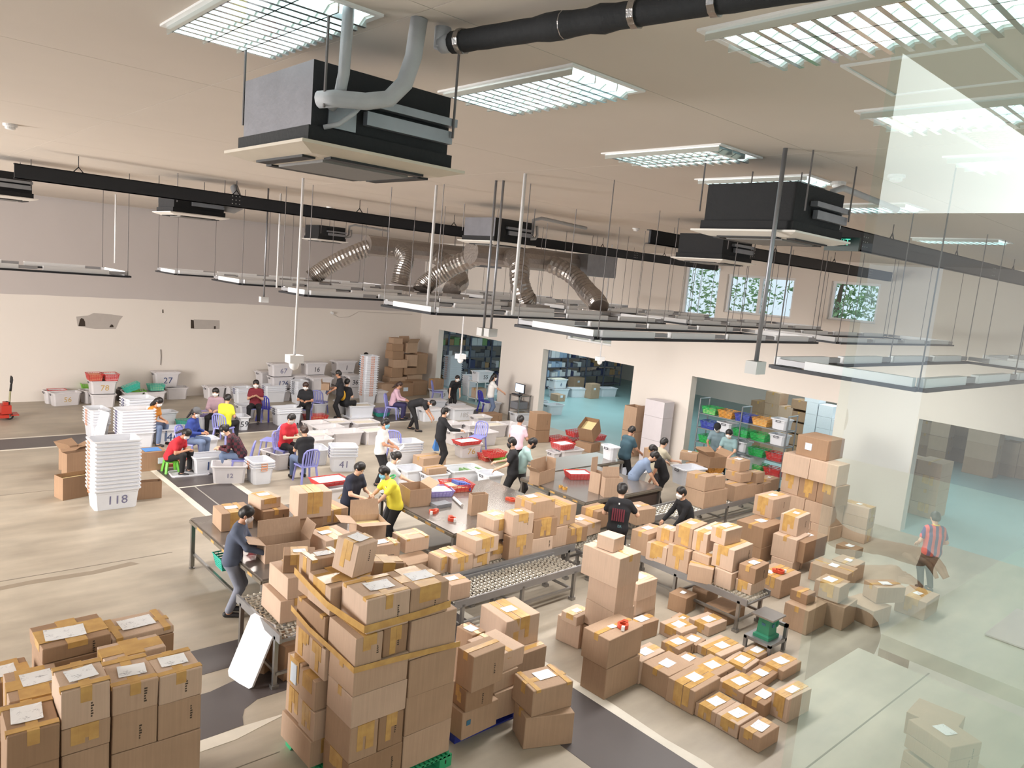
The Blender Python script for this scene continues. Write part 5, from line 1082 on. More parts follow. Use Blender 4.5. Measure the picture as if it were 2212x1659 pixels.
TT(Z2, 'tote numbered 59 right of the chair of the boy in yellow', (512, 760), (632, 755), num='59', w=.6, group=w1)
TT(Z2, 'open tote before the woman in black, left one', (1050, 668), (1182, 655), w=.6, group=w1)
TT(Z2, 'tote with dark clip behind the red basket', (1240, 635), (1372, 630), w=.6, group=w1)
TT(Z2, 'tote with dark clip behind the man in black with a box', (1490, 620), (1585, 615), w=.6, group=w1)
TT(Z2, 'tote full of wrapped goods standing on its lid', (1580, 655), (1835, 650), w=.6, fill=.93, group=w1)
TT(Z1, 'open tote behind the girl in orange', (1400, 730), (1700, 700), w=.5, h=.4, group=w1)
TT(Z1, 'open tote with papers between the seated women', (1910, 760), (2095, 760), w=.5, fill=.8, group=w1)
TT(Z1, 'tote behind the plaid shirt', (1955, 975), (2100, 960), w=.5, h=.38, group=w1)
w2 = 'totes along the long white wall'
TT(Z1, 'tote numbered 56 at the long white wall', (505, 532), (772, 512), num='56', mk='y', m=M_tote2, ns=.9, group=w2)
TT(Z1, 'tote with a red basket in it behind the one numbered 56', (435, 512), (640, 500), w=.38, m=M_tote2, group=w2)
p78 = TT(Z1, 'lower tote of the stack crowned with red baskets', (868, 546), (1118, 545), m=M_tote2, group=w2)
tote_at('tote numbered 78 with red baskets on it', p78.x, p78.y + .04, .425, .8, .55, .42, 0, num='78', mk='y', m=M_tote2, group=w2)
TT(Z1, 'tote with pale number 29 and green basket inside', (1178, 522), (1402, 520), num='29', mk='y', m=M_tote2, group=w2)
TT(Z1, 'tote with pale number 92 and teal basket inside', (1396, 522), (1592, 512), num='92', mk='g', m=M_tote2, group=w2)
TT(Z1, 'empty tote half hidden left of the one numbered 78', (818, 512), (880, 505), m=M_tote2, group=w2)
TT(Z1, 'dark grey tote between 78 and 29', (1118, 495), (1180, 490), h=.4, m=mat('dark_tote', srgb(96, 92, 90), .5), group=w2)
p27 = TT(Z1, 'lower tote beneath the lidded one numbered 27', (1590, 480), (1700, 478), w=.5, l=.75, m=M_tote2, group=w2)
tote_at('lidded tote numbered 27 at the long white wall', p27.x - .35, p27.y + .1, .43, .85, .5, .5, 0, num='27', mk='b', m=M_tote2, lid=True, group=w2)
TT(Z2, 'lidded tote numbered 23 behind the woman in mauve', (420, 478), (612, 455), num='23', m=M_tote2, lid=True, group=w2)
TT(Z2, 'unmarked lidded tote left of the one numbered 23', (222, 480), (425, 468), m=M_tote2, lid=True, group=w2)
w3 = 'tote wall by the far corner'
pa = TT(Z2, 'bottom tote of the stack topped by 67', (832, 500), (1035, 498), m=M_tote2, group=w3)
tote_at('tote numbered 126 under the one numbered 67', pa.x, pa.y + .02, .45, .86, .55, .44, 0, num='126', mk='b', m=M_tote2, group=w3)
tote_at('lidded tote numbered 67 on top of its stack', pa.x - .02, pa.y + .02, .91, .88, .55, .44, 0, num='67', mk='p', m=M_tote2, lid=True, group=w3)
for i, (T, R, z0, num, lab) in enumerate(((( 1045, 372), (1215, 368), .45, None, 'unmarked lidded tote right of the one numbered 126'), ((1215, 392), (1420, 385), .45, '1', 'lidded tote marked 1 low behind the man in black'), ((1160, 248), (1358, 242), .9, '16', 'lidded tote numbered 16 in the upper row of the tote wall'),
        ((1452, 232), (1655, 226), .9, '1', 'lidded tote marked 1 left of the man in blue'), ((1470, 345), (1570, 340), .45, None, 'lidded tote behind the very tall nested stack'), ((1565, 372), (1695, 366), .45, '36', 'lidded tote with half hidden number beside the very tall nested stack'),
        ((725, 335), (835, 330), .45, None, 'lidded tote left of the stack topped by 67'), ((1830, 440), (1925, 436), 0, None, 'lidded tote right of the very tall nested stack'), ((1835, 520), (1940, 516), 0, None, 'lidded tote lower right of the very tall nested stack'))):
    P = TT(Z2, lab, T, R, z0=z0, h=.44, num=num, m=M_tote2, lid=True, group=w3)
    if z0 > .4: tote_at('lower tote carrying the ' + lab.replace('lidded tote', 'one').replace('unmarked ', ''), P.x + .02, P.y + .03, 0, .8, .52, min(.44, z0 - .01), 0, m=M_tote2, group=w3)
    if z0 > .8: tote_at('second tote under the ' + lab.replace('lidded tote', 'one'), P.x + .02, P.y + .03, .45, .8, .52, .44, 0, m=M_tote2, group=w3)
w4 = 'totes before the storeroom openings'
TT(Z3, 'tote with number starting in 5 beside the bending worker', (235, 850), (335, 846), num='5', w=.5, group=w4)
p123 = TT(Z3, 'tote numbered 123 by the far corner', (612, 720), (778, 716), num='123', w=.5, ns=.8, group=w4)
TT(Z3, 'lidded tote behind the youth in black', (540, 830), (752, 826), lid=True, w=.5, group=w4)
TT(Z3, 'low lidded tote right behind the youth in black', (758, 860), (922, 858), lid=True, w=.5, h=.3, group=w4)
TT(Z3, 'large tote with faint number 185', (795, 905), (1030, 902), num='185', mk='g', w=.6, lid=True, group=w4)
TT(Z3, 'tote under the hand of the bending worker', (510, 915), (702, 905), w=.5, lid=True, group=w4)
TT(Z3, 'tote behind the bending worker', (432, 895), (515, 892), w=.5, group=w4)
TT(Z3, 'tote numbered 12 under the computer table', (1160, 682), (1302, 678), num='12', w=.5, group=w4)
TT(Z3, 'tote right of the dark blue chair', (1125, 850), (1262, 842), w=.5, group=w4)
TT(Z3, 'tote full of packets below the computer', (1395, 945), (1560, 940), w=.5, h=.36, fill=.95, group=w4)
TT(Z3, 'tote with half hidden number 36 at the second opening', (1608, 830), (1720, 828), num='36', w=.5, group=w4)
TT(Z3, 'tote lined with red in the second opening', (1715, 868), (1868, 862), w=.5, group=w4)
w5 = 'open totes in the middle of the hall'
for T, R, lab, fl in (((1195, 830), (1405, 815), 'open tote in the cluster behind the man in red, farthest left', .5), ((1400, 815), (1620, 800), 'open tote in the cluster, left of the one with mixed goods', .85), ((1640, 820), (1870, 805), 'open tote with mixed goods in the cluster behind the man in white', .9),
        ((1280, 870), (1530, 850), 'open empty tote in the second row of the cluster', .3), ((1210, 935), (1430, 920), 'open tote with white bag in the cluster behind the man in red', .8), ((1420, 915), (1750, 900), 'wide open empty tote in the cluster before the 41 stack', .25), ((1740, 900), (1960, 880), 'open tote with green leaflets behind the man in white', .9), ((1235, 980), (1430, 965), 'open tote with torn number behind the woman with hair bun', .5)):
    TT(Z2, lab, T, R, w=.6, m=M_tote2, fill=fl, group=w5)
for T, R, lab, fl in (((770, 1050), (960, 1040), 'open tote in the right cluster behind the youth in black', .4), ((945, 1060), (1160, 1050), 'open tote in the right cluster, second from the youth in black', .6), ((1130, 1065), (1340, 1050), 'open tote with parcels left of the man in pink', .9), ((1340, 1055), (1560, 1040), 'open tote right behind the man in pink', .5),
        ((800, 1130), (960, 1120), 'open tote with number 3 below the arm of the youth', .4), ((1040, 1140), (1235, 1120), 'open tote beside the tilted lavender chair', .3), ((1480, 1060), (1640, 1080), 'open tote near the tall brown carton', .5), ((1020, 985), (1180, 980), 'open tote with scraps beside the low carton', .8)):
    TT(Z3, lab, T, R, w=.6, m=M_tote2, fill=fl, num='3' if 'number 3' in lab else None, group=w5)
P = TT(Z3, 'tote with ochre number 76 and red tray on top', (865, 1240), (1110, 1258), num='76', mk='y', w=.55, group=w5, m=M_tote2)
P40 = TT(view(0, 0, 1), 'tote with ochre number 40 and red tray behind the left table', (708, 1058), (760, 1050), num='40', mk='y', w=.6, l=.8, group=w5, m=M_tote2)
TT(Z3, 'open tote holding green and white books', (790, 1500), (1140, 1480), w=.6, z0=.0, group=w5)
TT(Z3, 'narrow tote beside the man in black polo shirt', (1122, 1545), (1292, 1530), w=.55, group=w5)
TT(Z3, 'wide white tote behind the woman in pale grey shirt', (340, 1500), (540, 1480), w=.6, group=w5)
ptc = TT(Z3, 'tote holding a carton right of the woman in pale grey shirt', (545, 1540), (780, 1520), w=.6, h=.38, group=w5)
TT(Z4, 'tall white tote under the hand of the worker in black', (965, 1455), (1145, 1405), z0=.0, w=.6, h=.55, group=w5)
TT(Z4, 'white tote on the table left of the man in dark teal', (808, 1185), (900, 1180), z0=.8, w=.45, h=.36, group=w5)
TT(Z4, 'open white tote behind the cartons of the far conveyor', (1500, 1400), (1800, 1420), z0=.55, w=.55, group=w5)
TT(Z4, 'tote on the floor before the red baskets', (340, 1215), (560, 1205), w=.5, m=M_tote2, group=w5)
TT(Z4, 'small tote left of the tote before the red baskets', (250, 1235), (370, 1228), w=.4, h=.36, m=M_tote2, group=w5)
w6 = 'totes in the storeroom'
P = TT(Z4, 'lower tote of the pair topped by 6 in the storeroom', (262, 625), (418, 622), group=w6); tote_at('tote numbered 6 with blue goods in the storeroom', P.x, P.y + .03, .43, .86, .55, .42, 0, num='6', mk='b', fill=1.05, group=w6)
TT(Z4, 'tote right of the one numbered 6 in the storeroom', (430, 620), (596, 628), group=w6)
TT(Z4, 'lone tote on the storeroom floor before the dark shelves', (718, 615), (882, 620), group=w6)
kV = view(1440, 940, 4.533)
TT(kV, 'tote with dark clip behind the far conveyor cartons', (808, 225), (1010, 215), z0=.4, w=.5, h=.36, group=w6); TT(kV, 'lower tote with dark clip behind the far conveyor cartons', (810, 300), (915, 296), z0=.0, w=.5, h=.36, group=w6)
# loose lids
def lid_flat(p, label, l=.85, w=.55, z=0.0, a=0.0):
    P = G(p, z); e = empty('tote_lid', (P.x, P.y, z + .001), a); tag(e, label, 'lid', 'loose tote lids'); put('lid_panel', lid_mesh(l, w), e)
lid_flat((372, 1033), 'white lid lying on the floor before the tote numbered 10', a=-.1)
lid_flat((757, 906), 'white lid under the tote full of wrapped goods', l=.95, w=.7)
P = G((224, 955)); e = empty('tote_lid', P); tag(e, 'white lid standing between the nested stacks', 'lid'); o = put('lid_panel', lid_mesh(.8, .5), e); o.rotation_euler = (0.15, -1.35, 0.25)
# blue cloth on the tote, trays, baskets
def basket(label, x, y, z0, l, w, h, col, a=0.0, fill=None, group='slotted plastic baskets', tilt=0.0):
    m = mat('basket_' + col, {'red': srgb(202, 60, 58), 'green': srgb(40, 176, 84), 'lime': srgb(120, 190, 60), 'teal': srgb(58, 178, 158), 'blue': srgb(62, 74, 172), 'purple': srgb(150, 140, 200), 'orange': srgb(214, 150, 62), 'pink': srgb(216, 70, 100)}[col], .45)
    e = empty('basket', (x, y, z0 + .002), a); tag(e, label, 'basket', group); tp = .04
    b = MB(); b.box((tp, tp, 0), (l - tp, w - tp, .006)); n = 5
    for k in range(n + 1):
        f = k / n; i = tp * (1 - f); z = h * f
        for p, q in (((i, i), (l - i, i)), ((l - i, i), (l - i, w - i)), ((l - i, w - i), (i, w - i)), ((i, w - i), (i, i))): b.bar((*p, z), (*q, z), .006, h / n * (.62 if k < n else .4))
    for k in range(7):
        f = k / 6; b.bar((tp + (l - 2 * tp) * f, tp, 0), (l * f, 0, h), .008, .008); b.bar((tp + (l - 2 * tp) * f, w - tp, 0), (l * f, w, h), .008, .008)
    for k in range(5):
        f = k / 4; b.bar((tp, tp + (w - 2 * tp) * f, 0), (0, w * f, h), .008, .008); b.bar((l - tp, tp + (w - 2 * tp) * f, 0), (l, w * f, h), .008, .008)
    b.obj('lattice_walls', m, e)
    b = MB(); b.box((-.012, -.012, h - .006), (l + .012, 0.006, h + .008)).box((-.012, w - .006, h - .006), (l + .012, w + .012, h + .008)).box((-.012, 0, h - .006), (.006, w, h + .008)).box((l - .006, 0, h - .006), (l + .012, w, h + .008)); b.obj('rim', m, e)
    if fill: MB().box((tp, tp, .01), (l - tp, w - tp, h * fill)).obj('contents', M_cream if fill < .9 else M_label, e)
    if tilt: e.rotation_euler = (0, tilt, a)
    return e
def BK(k, label, T, z0, col, l=.5, w=.36, h=.16, a=0.0, **kw):
    P = G(k(*T), z0 + h); return basket(label, P.x, P.y, z0, l, w, h, col, a, **kw)
BK(Z1, 'red basket on the floor beside the girl in red', (1528, 1180), 0, 'red', .62, .42, .17, fill=.4)
BK(Z2, 'red basket before the man in black with a box', (1180, 755), 0, 'red', .72, .45, .18, fill=.4)
BK(Z1, 'red basket on the tote numbered 78, left one', (850, 352), .86, 'red', .42, .5, .2, fill=.8); BK(Z1, 'red basket on the tote numbered 78, right one', (1005, 352), .86, 'red', .42, .5, .2, fill=.9)
BK(Z1, 'red basket sunk in the tote behind 56', (465, 503), .28, 'red', .5, .3, .14)
BK(Z1, 'lime basket behind the stack of 78', (785, 445), .4, 'lime', .4, .36, .16)
BK(Z1, 'lime basket in the tote with pale number 29', (1215, 515), .33, 'lime', .6, .4, .1)
BK(Z1, 'teal basket tilted on the tote with pale number 29', (1205, 480), .44, 'teal', .5, .36, .18, tilt=-.35)
BK(Z1, 'teal basket on the tote with pale number 92', (1430, 455), .44, 'teal', .5, .36, .18, fill=.6)
BK(Z1, 'teal basket beside the woman with cap', (1712, 800), .0, 'teal', .5, .36, .2)
BK(Z2, 'purple basket on the floor before the woman in pink far off', (1840, 690), .12, 'purple', .55, .36, .12); BK(Z2, 'teal basket under the purple one', (1842, 725), 0, 'teal', .5, .36, .12)
BK(view(0, 0, 1), 'purple tray of papers between the seated women', (432, 893), .3, 'purple', .62, .4, .16, fill=.7)
BK(view(0, 0, 1), 'teal basket under the left packing table beside the man in grey', (478, 1210), .28, 'teal', .5, .36, .2)
BK(kL, 'pink slatted basket on the left table beside the open carton', (780, 1060), ZL, 'pink', .32, .3, .12)
BK(view(0, 0, 1), 'red tray with papers on the tote with ochre number 40', (690, 1045), .42, 'red', .75, .5, .1, fill=.95)
BK(Z3, 'red tray on the tote with ochre number 76', (870, 1225), .42, 'red', .75, .45, .1, fill=.9)
BK(Z3, 'red basket right of the tote with ochre number 76, upper one', (1155, 1330), .18, 'red', .6, .4, .14); BK(Z3, 'red basket right of the tote with ochre number 76, lower one', (1105, 1350), .0, 'red', .6, .4, .18, fill=.5); BK(Z3, 'lime basket behind the man in black polo shirt', (1240, 1370), .0, 'lime', .4, .36, .16)
BK(kT, 'red basket with blue books on the middle table', (440, 410), ZT, 'red', .6, .5, .15, a=-.2, fill=.6)
BK(kT, 'purple basket with papers on the middle table', (300, 455), ZT, 'purple', .5, .45, .12, a=-.3, fill=.95)
BK(kN, 'red basket with pink bags on the right table', (222, 275), ZT, 'red', .55, .4, .14, a=-.4, fill=.95)
for T, lab, z in (((450, 1040), 'red basket on the floor at the storeroom threshold', .2), ((425, 1110), 'red basket below the one at the storeroom threshold', .0), ((265, 1100), 'red basket left of the ones at the storeroom threshold', .0), ((640, 1080), 'red basket half hidden right of the ones at the storeroom threshold', .0), ((320, 1160), 'red basket with white sheet on the tote', .42)):
    BK(Z4, lab, T, z, 'red', .62, .45, .16, fill=.95 if 'sheet' in lab else None)
P = G(kV(470, 330), .71); tote_at('tote under the orange basket behind the far conveyor', P.x, P.y, 0, .5, .36, .545, 0, m=M_tote2)
BK(kV, 'orange basket behind the cartons of the far conveyor', (470, 330), .55, 'orange', .5, .36, .16)
# ---- plastic chairs with slatted backs
def chair_proto(col):
    e = empty('plastic_chair'); m = mat('chair_' + col, {'lav': srgb(140, 142, 206), 'navy': srgb(58, 58, 168)}[col], .4)
    b = MB(); b.add([(-.21, -.2, .43), (.21, -.2, .43), (.19, .2, .43), (-.19, .2, .43), (-.22, -.21, .40), (.22, -.21, .40), (.2, .21, .40), (-.2, .21, .40)], [(0, 1, 2, 3), (4, 7, 6, 5), (0, 4, 5, 1), (1, 5, 6, 2), (2, 6, 7, 3), (3, 7, 4, 0)]); b.obj('seat', m, e)
    for sx in (-1, 1):
        MB().add([(sx * .19, -.19, .41), (sx * .15, -.19, .41), (sx * .15, -.15, .41), (sx * .19, -.15, .41), (sx * .235, -.235, 0), (sx * .2, -.235, 0), (sx * .2, -.2, 0), (sx * .235, -.2, 0)], [(3, 2, 1, 0), (4, 5, 6, 7), (0, 1, 5, 4), (1, 2, 6, 5), (2, 3, 7, 6), (3, 0, 4, 7)]).obj('leg', m, e)
        MB().add([(sx * .19, .19, .41), (sx * .15, .19, .41), (sx * .15, .15, .41), (sx * .19, .15, .41), (sx * .23, .255, 0), (sx * .19, .255, 0), (sx * .19, .215, 0), (sx * .23, .215, 0)], [(3, 2, 1, 0), (4, 5, 6, 7), (0, 1, 5, 4), (1, 2, 6, 5), (2, 3, 7, 6), (3, 0, 4, 7)]).obj('leg', m, e)
    bk = MB(); n = 10
    pts = [(-.19, .19, .41), (-.2, .23, .6), (-.19, .265, .76), (-.13, .285, .83), (0, .29, .85), (.13, .285, .83), (.19, .265, .76), (.2, .23, .6), (.19, .19, .41)]
    bk.tube(pts, .022, 6); bf_ = bk.obj('back_frame', m, e)
    for k in range(5):
        x = -.12 + .06 * k; zt_ = .82 - abs(x) * .25; MB().bar((x, .2, .43), (x * 1.05, .275, zt_), .036, .010, up=(0, 1, 0)).obj('back_slat', m, bf_)
    return e
CH = {}
def chair(p, ang, label, col='lav', z=0.0, xy=None):
    P = Vector((*xy, z)) if xy else G(p, z)
    if col not in CH: c = CH[col] = chair_proto(col)
    else: c = copy_tree(CH[col])
    c.location = (P.x, P.y, z); c.rotation_euler = (0, 0, ang); tag(c, label, 'chair', 'slatted plastic chairs')
    return c
# ================================================================ people
def polygonise(prims, vox, k=0.03, cut=()):
    """prims: ('c', a, b, ra, rb) tapered capsules or ('e', centre, radii) ellipsoids; cut: the same, carved away. Returns verts, quads."""
    los, his = [], []
    def bounds(p):
        if p[0] == 'c':
            a, b, m = np.array(p[1]), np.array(p[2]), max(p[3], p[4]); return np.minimum(a, b) - m, np.maximum(a, b) + m
        return np.array(p[1]) - np.array(p[2]), np.array(p[1]) + np.array(p[2])
    for p in prims: lo, hi = bounds(p); los.append(lo); his.append(hi)
    pad = 0.06; lo = np.min(los, 0) - pad; hi = np.max(his, 0) + pad; n = np.ceil((hi - lo) / vox).astype(int) + 1
    F = np.full(n, 0.5, np.float32)
    ax = [lo[i] + vox * np.arange(n[i]) for i in range(3)]
    def dist(p, sl):
        X, Y, Z = np.meshgrid(ax[0][sl[0]], ax[1][sl[1]], ax[2][sl[2]], indexing='ij', sparse=True)
        if p[0] == 'c':
            a, b = np.array(p[1], float), np.array(p[2], float); d = b - a; L = max(d @ d, 1e-9)
            t = np.clip(((X - a[0]) * d[0] + (Y - a[1]) * d[1] + (Z - a[2]) * d[2]) / L, 0, 1)
            return np.sqrt((X - a[0] - t * d[0]) ** 2 + (Y - a[1] - t * d[1]) ** 2 + (Z - a[2] - t * d[2]) ** 2) - (p[3] + t * (p[4] - p[3]))
        c, r = p[1], p[2]; q = np.sqrt(((X - c[0]) / r[0]) ** 2 + ((Y - c[1]) / r[1]) ** 2 + ((Z - c[2]) / r[2]) ** 2)
        return (q - 1) * min(r)
    def sub(p, m):
        b0, b1 = bounds(p); i0 = np.clip(((b0 - m - lo) / vox).astype(int), 0, n); i1 = np.clip(((b1 + m - lo) / vox).astype(int) + 2, 0, n)
        return tuple(slice(i0[i], i1[i]) for i in range(3))
    for p in prims:
        sl = sub(p, k + 0.05); D = dist(p, sl); A = F[sl]; h = np.clip(0.5 + 0.5 * (A - D) / k, 0, 1)
        F[sl] = A * (1 - h) + D * h - k * h * (1 - h)
    for p in cut:
        sl = sub(p, 0.02)
        if all(s.stop > s.start for s in sl): F[sl] = np.maximum(F[sl], -dist(p, sl))
    S = F < 0
    c = S[:-1, :-1, :-1].astype(np.int8)
    cnt = sum(S[i:n[0] - 1 + i, j:n[1] - 1 + j, l:n[2] - 1 + l].astype(np.int8) for i in (0, 1) for j in (0, 1) for l in (0, 1))
    act = (cnt > 0) & (cnt < 8); idx = -np.ones(act.shape, np.int64); I = np.argwhere(act); idx[act] = np.arange(len(I))
    acc = np.zeros((len(I), 3)); num = np.zeros(len(I)); corners = [(i, j, l) for i in (0, 1) for j in (0, 1) for l in (0, 1)]
    val = {o: F[I[:, 0] + o[0], I[:, 1] + o[1], I[:, 2] + o[2]] for o in corners}
    for o in corners:
        for d in range(3):
            if o[d]: continue
            o2 = tuple(1 if q == d else o[q] for q in range(3)); f0, f1 = val[o], val[o2]; m = (f0 < 0) != (f1 < 0)
            t = np.where(m, f0 / np.where(m, f0 - f1, 1), 0); pt = np.tile(np.array(o, float), (len(I), 1)); pt[:, d] += t
            acc += pt * m[:, None]; num += m
    V = lo + vox * (I + acc / num[:, None])
    Q = []
    for d in range(3):
        sl0 = [slice(None)] * 3; sl1 = [slice(None)] * 3; sl0[d] = slice(0, -1); sl1[d] = slice(1, None)
        a, b = S[tuple(sl0)], S[tuple(sl1)]; u, w = (d + 1) % 3, (d + 2) % 3
        E = np.argwhere(a != b); E = E[(E[:, u] > 0) & (E[:, w] > 0) & (E[:, u] < n[u] - 1) & (E[:, w] < n[w] - 1)]
        def cell(du, dw): q = E.copy(); q[:, u] -= du; q[:, w] -= dw; return idx[q[:, 0], q[:, 1], q[:, 2]]
        quad = np.stack([cell(1, 1), cell(0, 1), cell(0, 0), cell(1, 0)], 1)
        flip = ~a[E[:, 0], E[:, 1], E[:, 2]]; quad[flip] = quad[flip][:, ::-1]; Q.append(quad)
    return V, np.concatenate(Q)
def sdf_obj(name, prims, vox, m, parent, k=0.03, cut=(), extra=None):
    V, Q = polygonise(prims, vox, k, cut)
    vs = V.tolist(); fs = Q.tolist()
    if extra: o = len(vs); vs += extra.v; fs += [tuple(o + i for i in f) for f in extra.f]
    me = bpy.data.meshes.new(name); me.from_pydata(vs, [], fs); me.materials.append(m)
    me.polygons.foreach_set('use_smooth', [True] * len(me.polygons)); me.update()
    return put(name, me, parent)
SKIN = [mat('skin_a', srgb(206, 160, 132), .55), mat('skin_b', srgb(190, 140, 112), .55), mat('skin_c', srgb(216, 174, 148), .55)]
M_hair = mat('black_hair', srgb(28, 24, 24), .45, var=.2, scale=30); M_hairb = mat('dark_brown_hair', srgb(58, 40, 34), .45, var=.2, scale=30)
M_mask = {'w': mat('white_face_mask', srgb(232, 230, 228), .7), 'b': mat('blue_face_mask', srgb(128, 190, 214), .7), 'k': mat('black_face_mask', srgb(34, 32, 34), .7), 'g': mat('grey_face_mask', srgb(196, 188, 186), .7)}
M_eye = mat('dark_eye', srgb(30, 24, 22), .3)
M_shoe = mat('dark_shoe', srgb(36, 34, 36), .6)
def cloth(name, rgb, var=.06): return mat('cloth_' + name, srgb(*rgb), .85, var=var, scale=12, bump=.25, bscale=14)
FWD, RGT = Vector((.6742, .7386, 0)), Vector((.7473, -.6645, 0))
def ik(S, T, l1, l2, hint):
    d = T - S; L = min(d.length, (l1 + l2) * .995); d = d.normalized() * L; a = (l1 * l1 - l2 * l2 + L * L) / (2 * L); hgt = math.sqrt(max(l1 * l1 - a * a, 0)); u = d.normalized(); p = hint - u * hint.dot(u)
    return S + u * a + p.normalized() * hgt, S + d
NP = [0]
def person(label, head, phi, shirt, pants, pose='stand', lean=.08, hp=.35, hands=((.16, .34, .98), (-.16, .34, .98)), H=1.66, sleeve='s', hair='short', mask='w', seat=.44, xy=None, vox=.022, turn=0.0, hairm=None, extra=None, shoes=None, stance=.0, cap=None, skin=None):
    NP[0] += 1; s = H / 1.66; rnd = random.Random(NP[0])
    sk = skin or SKIN[NP[0] % 3]; V3 = Vector
    hz = .86 if pose == 'stand' else seat + .10
    pel = V3((0, 0, hz)) if lean < .9 else V3((0, -.12, hz))
    u = V3((0, math.sin(lean), math.cos(lean))); u2 = V3((0, math.sin(lean * 1.25), math.cos(lean * 1.25)))
    chest = pel + u * .30; nb = chest + u2 * .20; v = V3((turn, math.sin(lean + hp), math.cos(lean + hp))).normalized()
    hc = nb + V3((0, math.sin(lean * 1.2 + .1), math.cos(lean * 1.2 + .1))) * .08 + v * .115
    fw = V3((turn * 1.5, math.cos(lean + hp), -math.sin(lean + hp))).normalized(); rt = fw.cross(v).normalized()
    prims = []; shirtp = []; pantp = []; shoep = []; ex = MB()
    c = lambda a, b, ra, rb=None: ('c', tuple(a), tuple(b), ra, rb if rb is not None else ra)
    # torso
    sh = [chest + u2 * .155 + V3((sx * .165, 0, 0)) for sx in (1, -1)]
    tor = [c(pel + V3((.075, 0, .0)), pel + V3((-.075, 0, .0)), .115), c(pel + V3((.055, 0, .02)), chest + V3((.075, 0, .02)), .105, .11), c(pel + V3((-.055, 0, .02)), chest + V3((-.075, 0, .02)), .105, .11), c(sh[0] * .85 + sh[1] * .15, sh[1] * .85 + sh[0] * .15, .075), c(chest, nb - u2 * .03, .10, .07)]
    prims += tor
    shirtp += [c(pel + V3((.07, 0, -.01)), pel + V3((-.07, 0, -.01)), .130)] + [('c', t[1], t[2], t[3] + .016, t[4] + .016) for t in tor[1:]]
    # head, neck, nose, ears
    prims += [c(nb - u2 * .02, hc - v * .05, .052, .05), c(hc + v * .03 - fw * .01, hc - v * .045 + fw * .022, .088, .064), c(hc + fw * .088 - v * .005, hc + fw * .102 - v * .028, .009, .014), c(hc + rt * .085 - v * .0, hc + rt * .088 - v * .03, .014, .012), c(hc - rt * .085 - v * .0, hc - rt * .088 - v * .03, .014, .012), c(hc + fw * .05 - v * .085, hc + fw * .052 - v * .09, .03, .026)]
    # arms
    for i, sx in enumerate((1, -1)):
        S = sh[i]; T = V3(hands[i]); el, wr = ik(S, T, .275, .245, V3((sx * .55, -.6, -.6)))
        prims += [c(S, el, .046, .037), c(el, wr, .036, .026)]
        q1 = S + (el - S) * (.62 if sleeve == 's' else 1.0)
        shirtp.append(c(S, q1, .064, .060 if sleeve == 's' else .050))
        if sleeve == 'l': shirtp.append(c(el, el + (wr - el) * .93, .050, .040))
        hd = (wr - el).normalized(); side = hd.cross(V3((0, 0, 1))); side = side.normalized() if side.length > .1 else V3((1, 0, 0)); pn = side.cross(hd).normalized()
        pc = wr + hd * .045
        prims += [c(wr, pc + hd * .02, .026, .028), c(pc - side * .018, pc + side * .018 + hd * .015, .022, .022)]
        for f_, (off, ln) in enumerate(((-.03, .062), (-.011, .075), (.010, .072), (.03, .058))):
            b0 = pc + side * off + hd * .022; k1 = b0 + hd * ln * .5 - pn * .006; k2 = k1 + hd * ln * .33 - pn * .02; k3 = k2 + hd * ln * .2 - pn * .022
            ex.tube([b0, k1, k2, k3], [.0105, .0095, .0085, .006], 6)
        tb = wr + hd * .025 - side * sx * .026; ex.tube([tb, tb - side * sx * .022 + hd * .026, tb - side * sx * .024 + hd * .05 - pn * .012], [.013, .0105, .007], 6)
    # legs
    for i, sx in enumerate((1, -1)):
        hp_ = pel + V3((sx * .085, 0, -.03))
        if pose == 'stand':
            ft = V3((sx * (.10 + abs(stance) * .3), sx * stance, .075)); kn, an = ik(hp_, ft, .405, .40, V3((0, 1, 0)))
        elif pose == 'sit':
            kn = hp_ + V3((sx * .06, .40, .0 if seat > .35 else .12)); an = V3((kn.x + sx * .01, kn.y - .02 + stance, .075))
        prims += [c(hp_, kn, .08, .056), c(kn, an, .054, .038), c(an - V3((0, .03, .03)), an + V3((0, .13, -.04)), .036, .03)]
        pantp += [c(hp_, kn, .098, .072), c(kn, an + V3((0, 0, .03)), .072, .056)]
        shoep += [c(an - V3((0, .045, .035)), an + V3((0, .14, -.04)), .044, .036)]
    pantp += [c(pel + V3((.07, 0, .02)), pel + V3((-.07, 0, .02)), .122), c(pel + V3((.07, 0, -.05)), pel + V3((-.07, 0, -.05)), .11)]
    top = hc + v * .125
    th = math.atan2(-(math.cos(phi) * FWD.x + math.sin(phi) * RGT.x), math.cos(phi) * FWD.y + math.sin(phi) * RGT.y)
    if xy: O = V3((xy[0], xy[1], 0))
    else:
        W = G(head, top.z * s); O = W - V3((math.cos(th) * top.x - math.sin(th) * top.y, math.sin(th) * top.x + math.cos(th) * top.y, 0)) * s
    e = empty('person', (O.x, O.y, 0.0), th); e.scale = (s, s, s); tag(e, label, 'person', 'people at work')
    sdf_obj('body', prims, vox, sk, e, .028, extra=ex)
    sdf_obj('shirt', shirtp, vox, shirt, e, .035)
    sdf_obj('trousers', pantp, vox, pants, e, .03)
    sdf_obj('shoes', shoep, vox, shoes or M_shoe, e, .01)
    hm = hairm or M_hair; hcut = [c(hc + fw * .10 - v * .055, hc + fw * .13 + v * .01, .095, .075), c(hc - v * .2, hc - v * .12, .09, .075)]
    hpr = [c(hc + v * .038 - fw * .018, hc + v * .0 - fw * .035, .099, .092)]
    if hair == 'bun': hpr += [c(hc - fw * .12 + v * .0, hc - fw * .125 + v * .01, .045, .045)]
    if hair == 'tail': hpr += [c(hc - fw * .10 + v * .01, hc - fw * .15 - v * .22, .035, .022)]; hcut = hcut[:1]
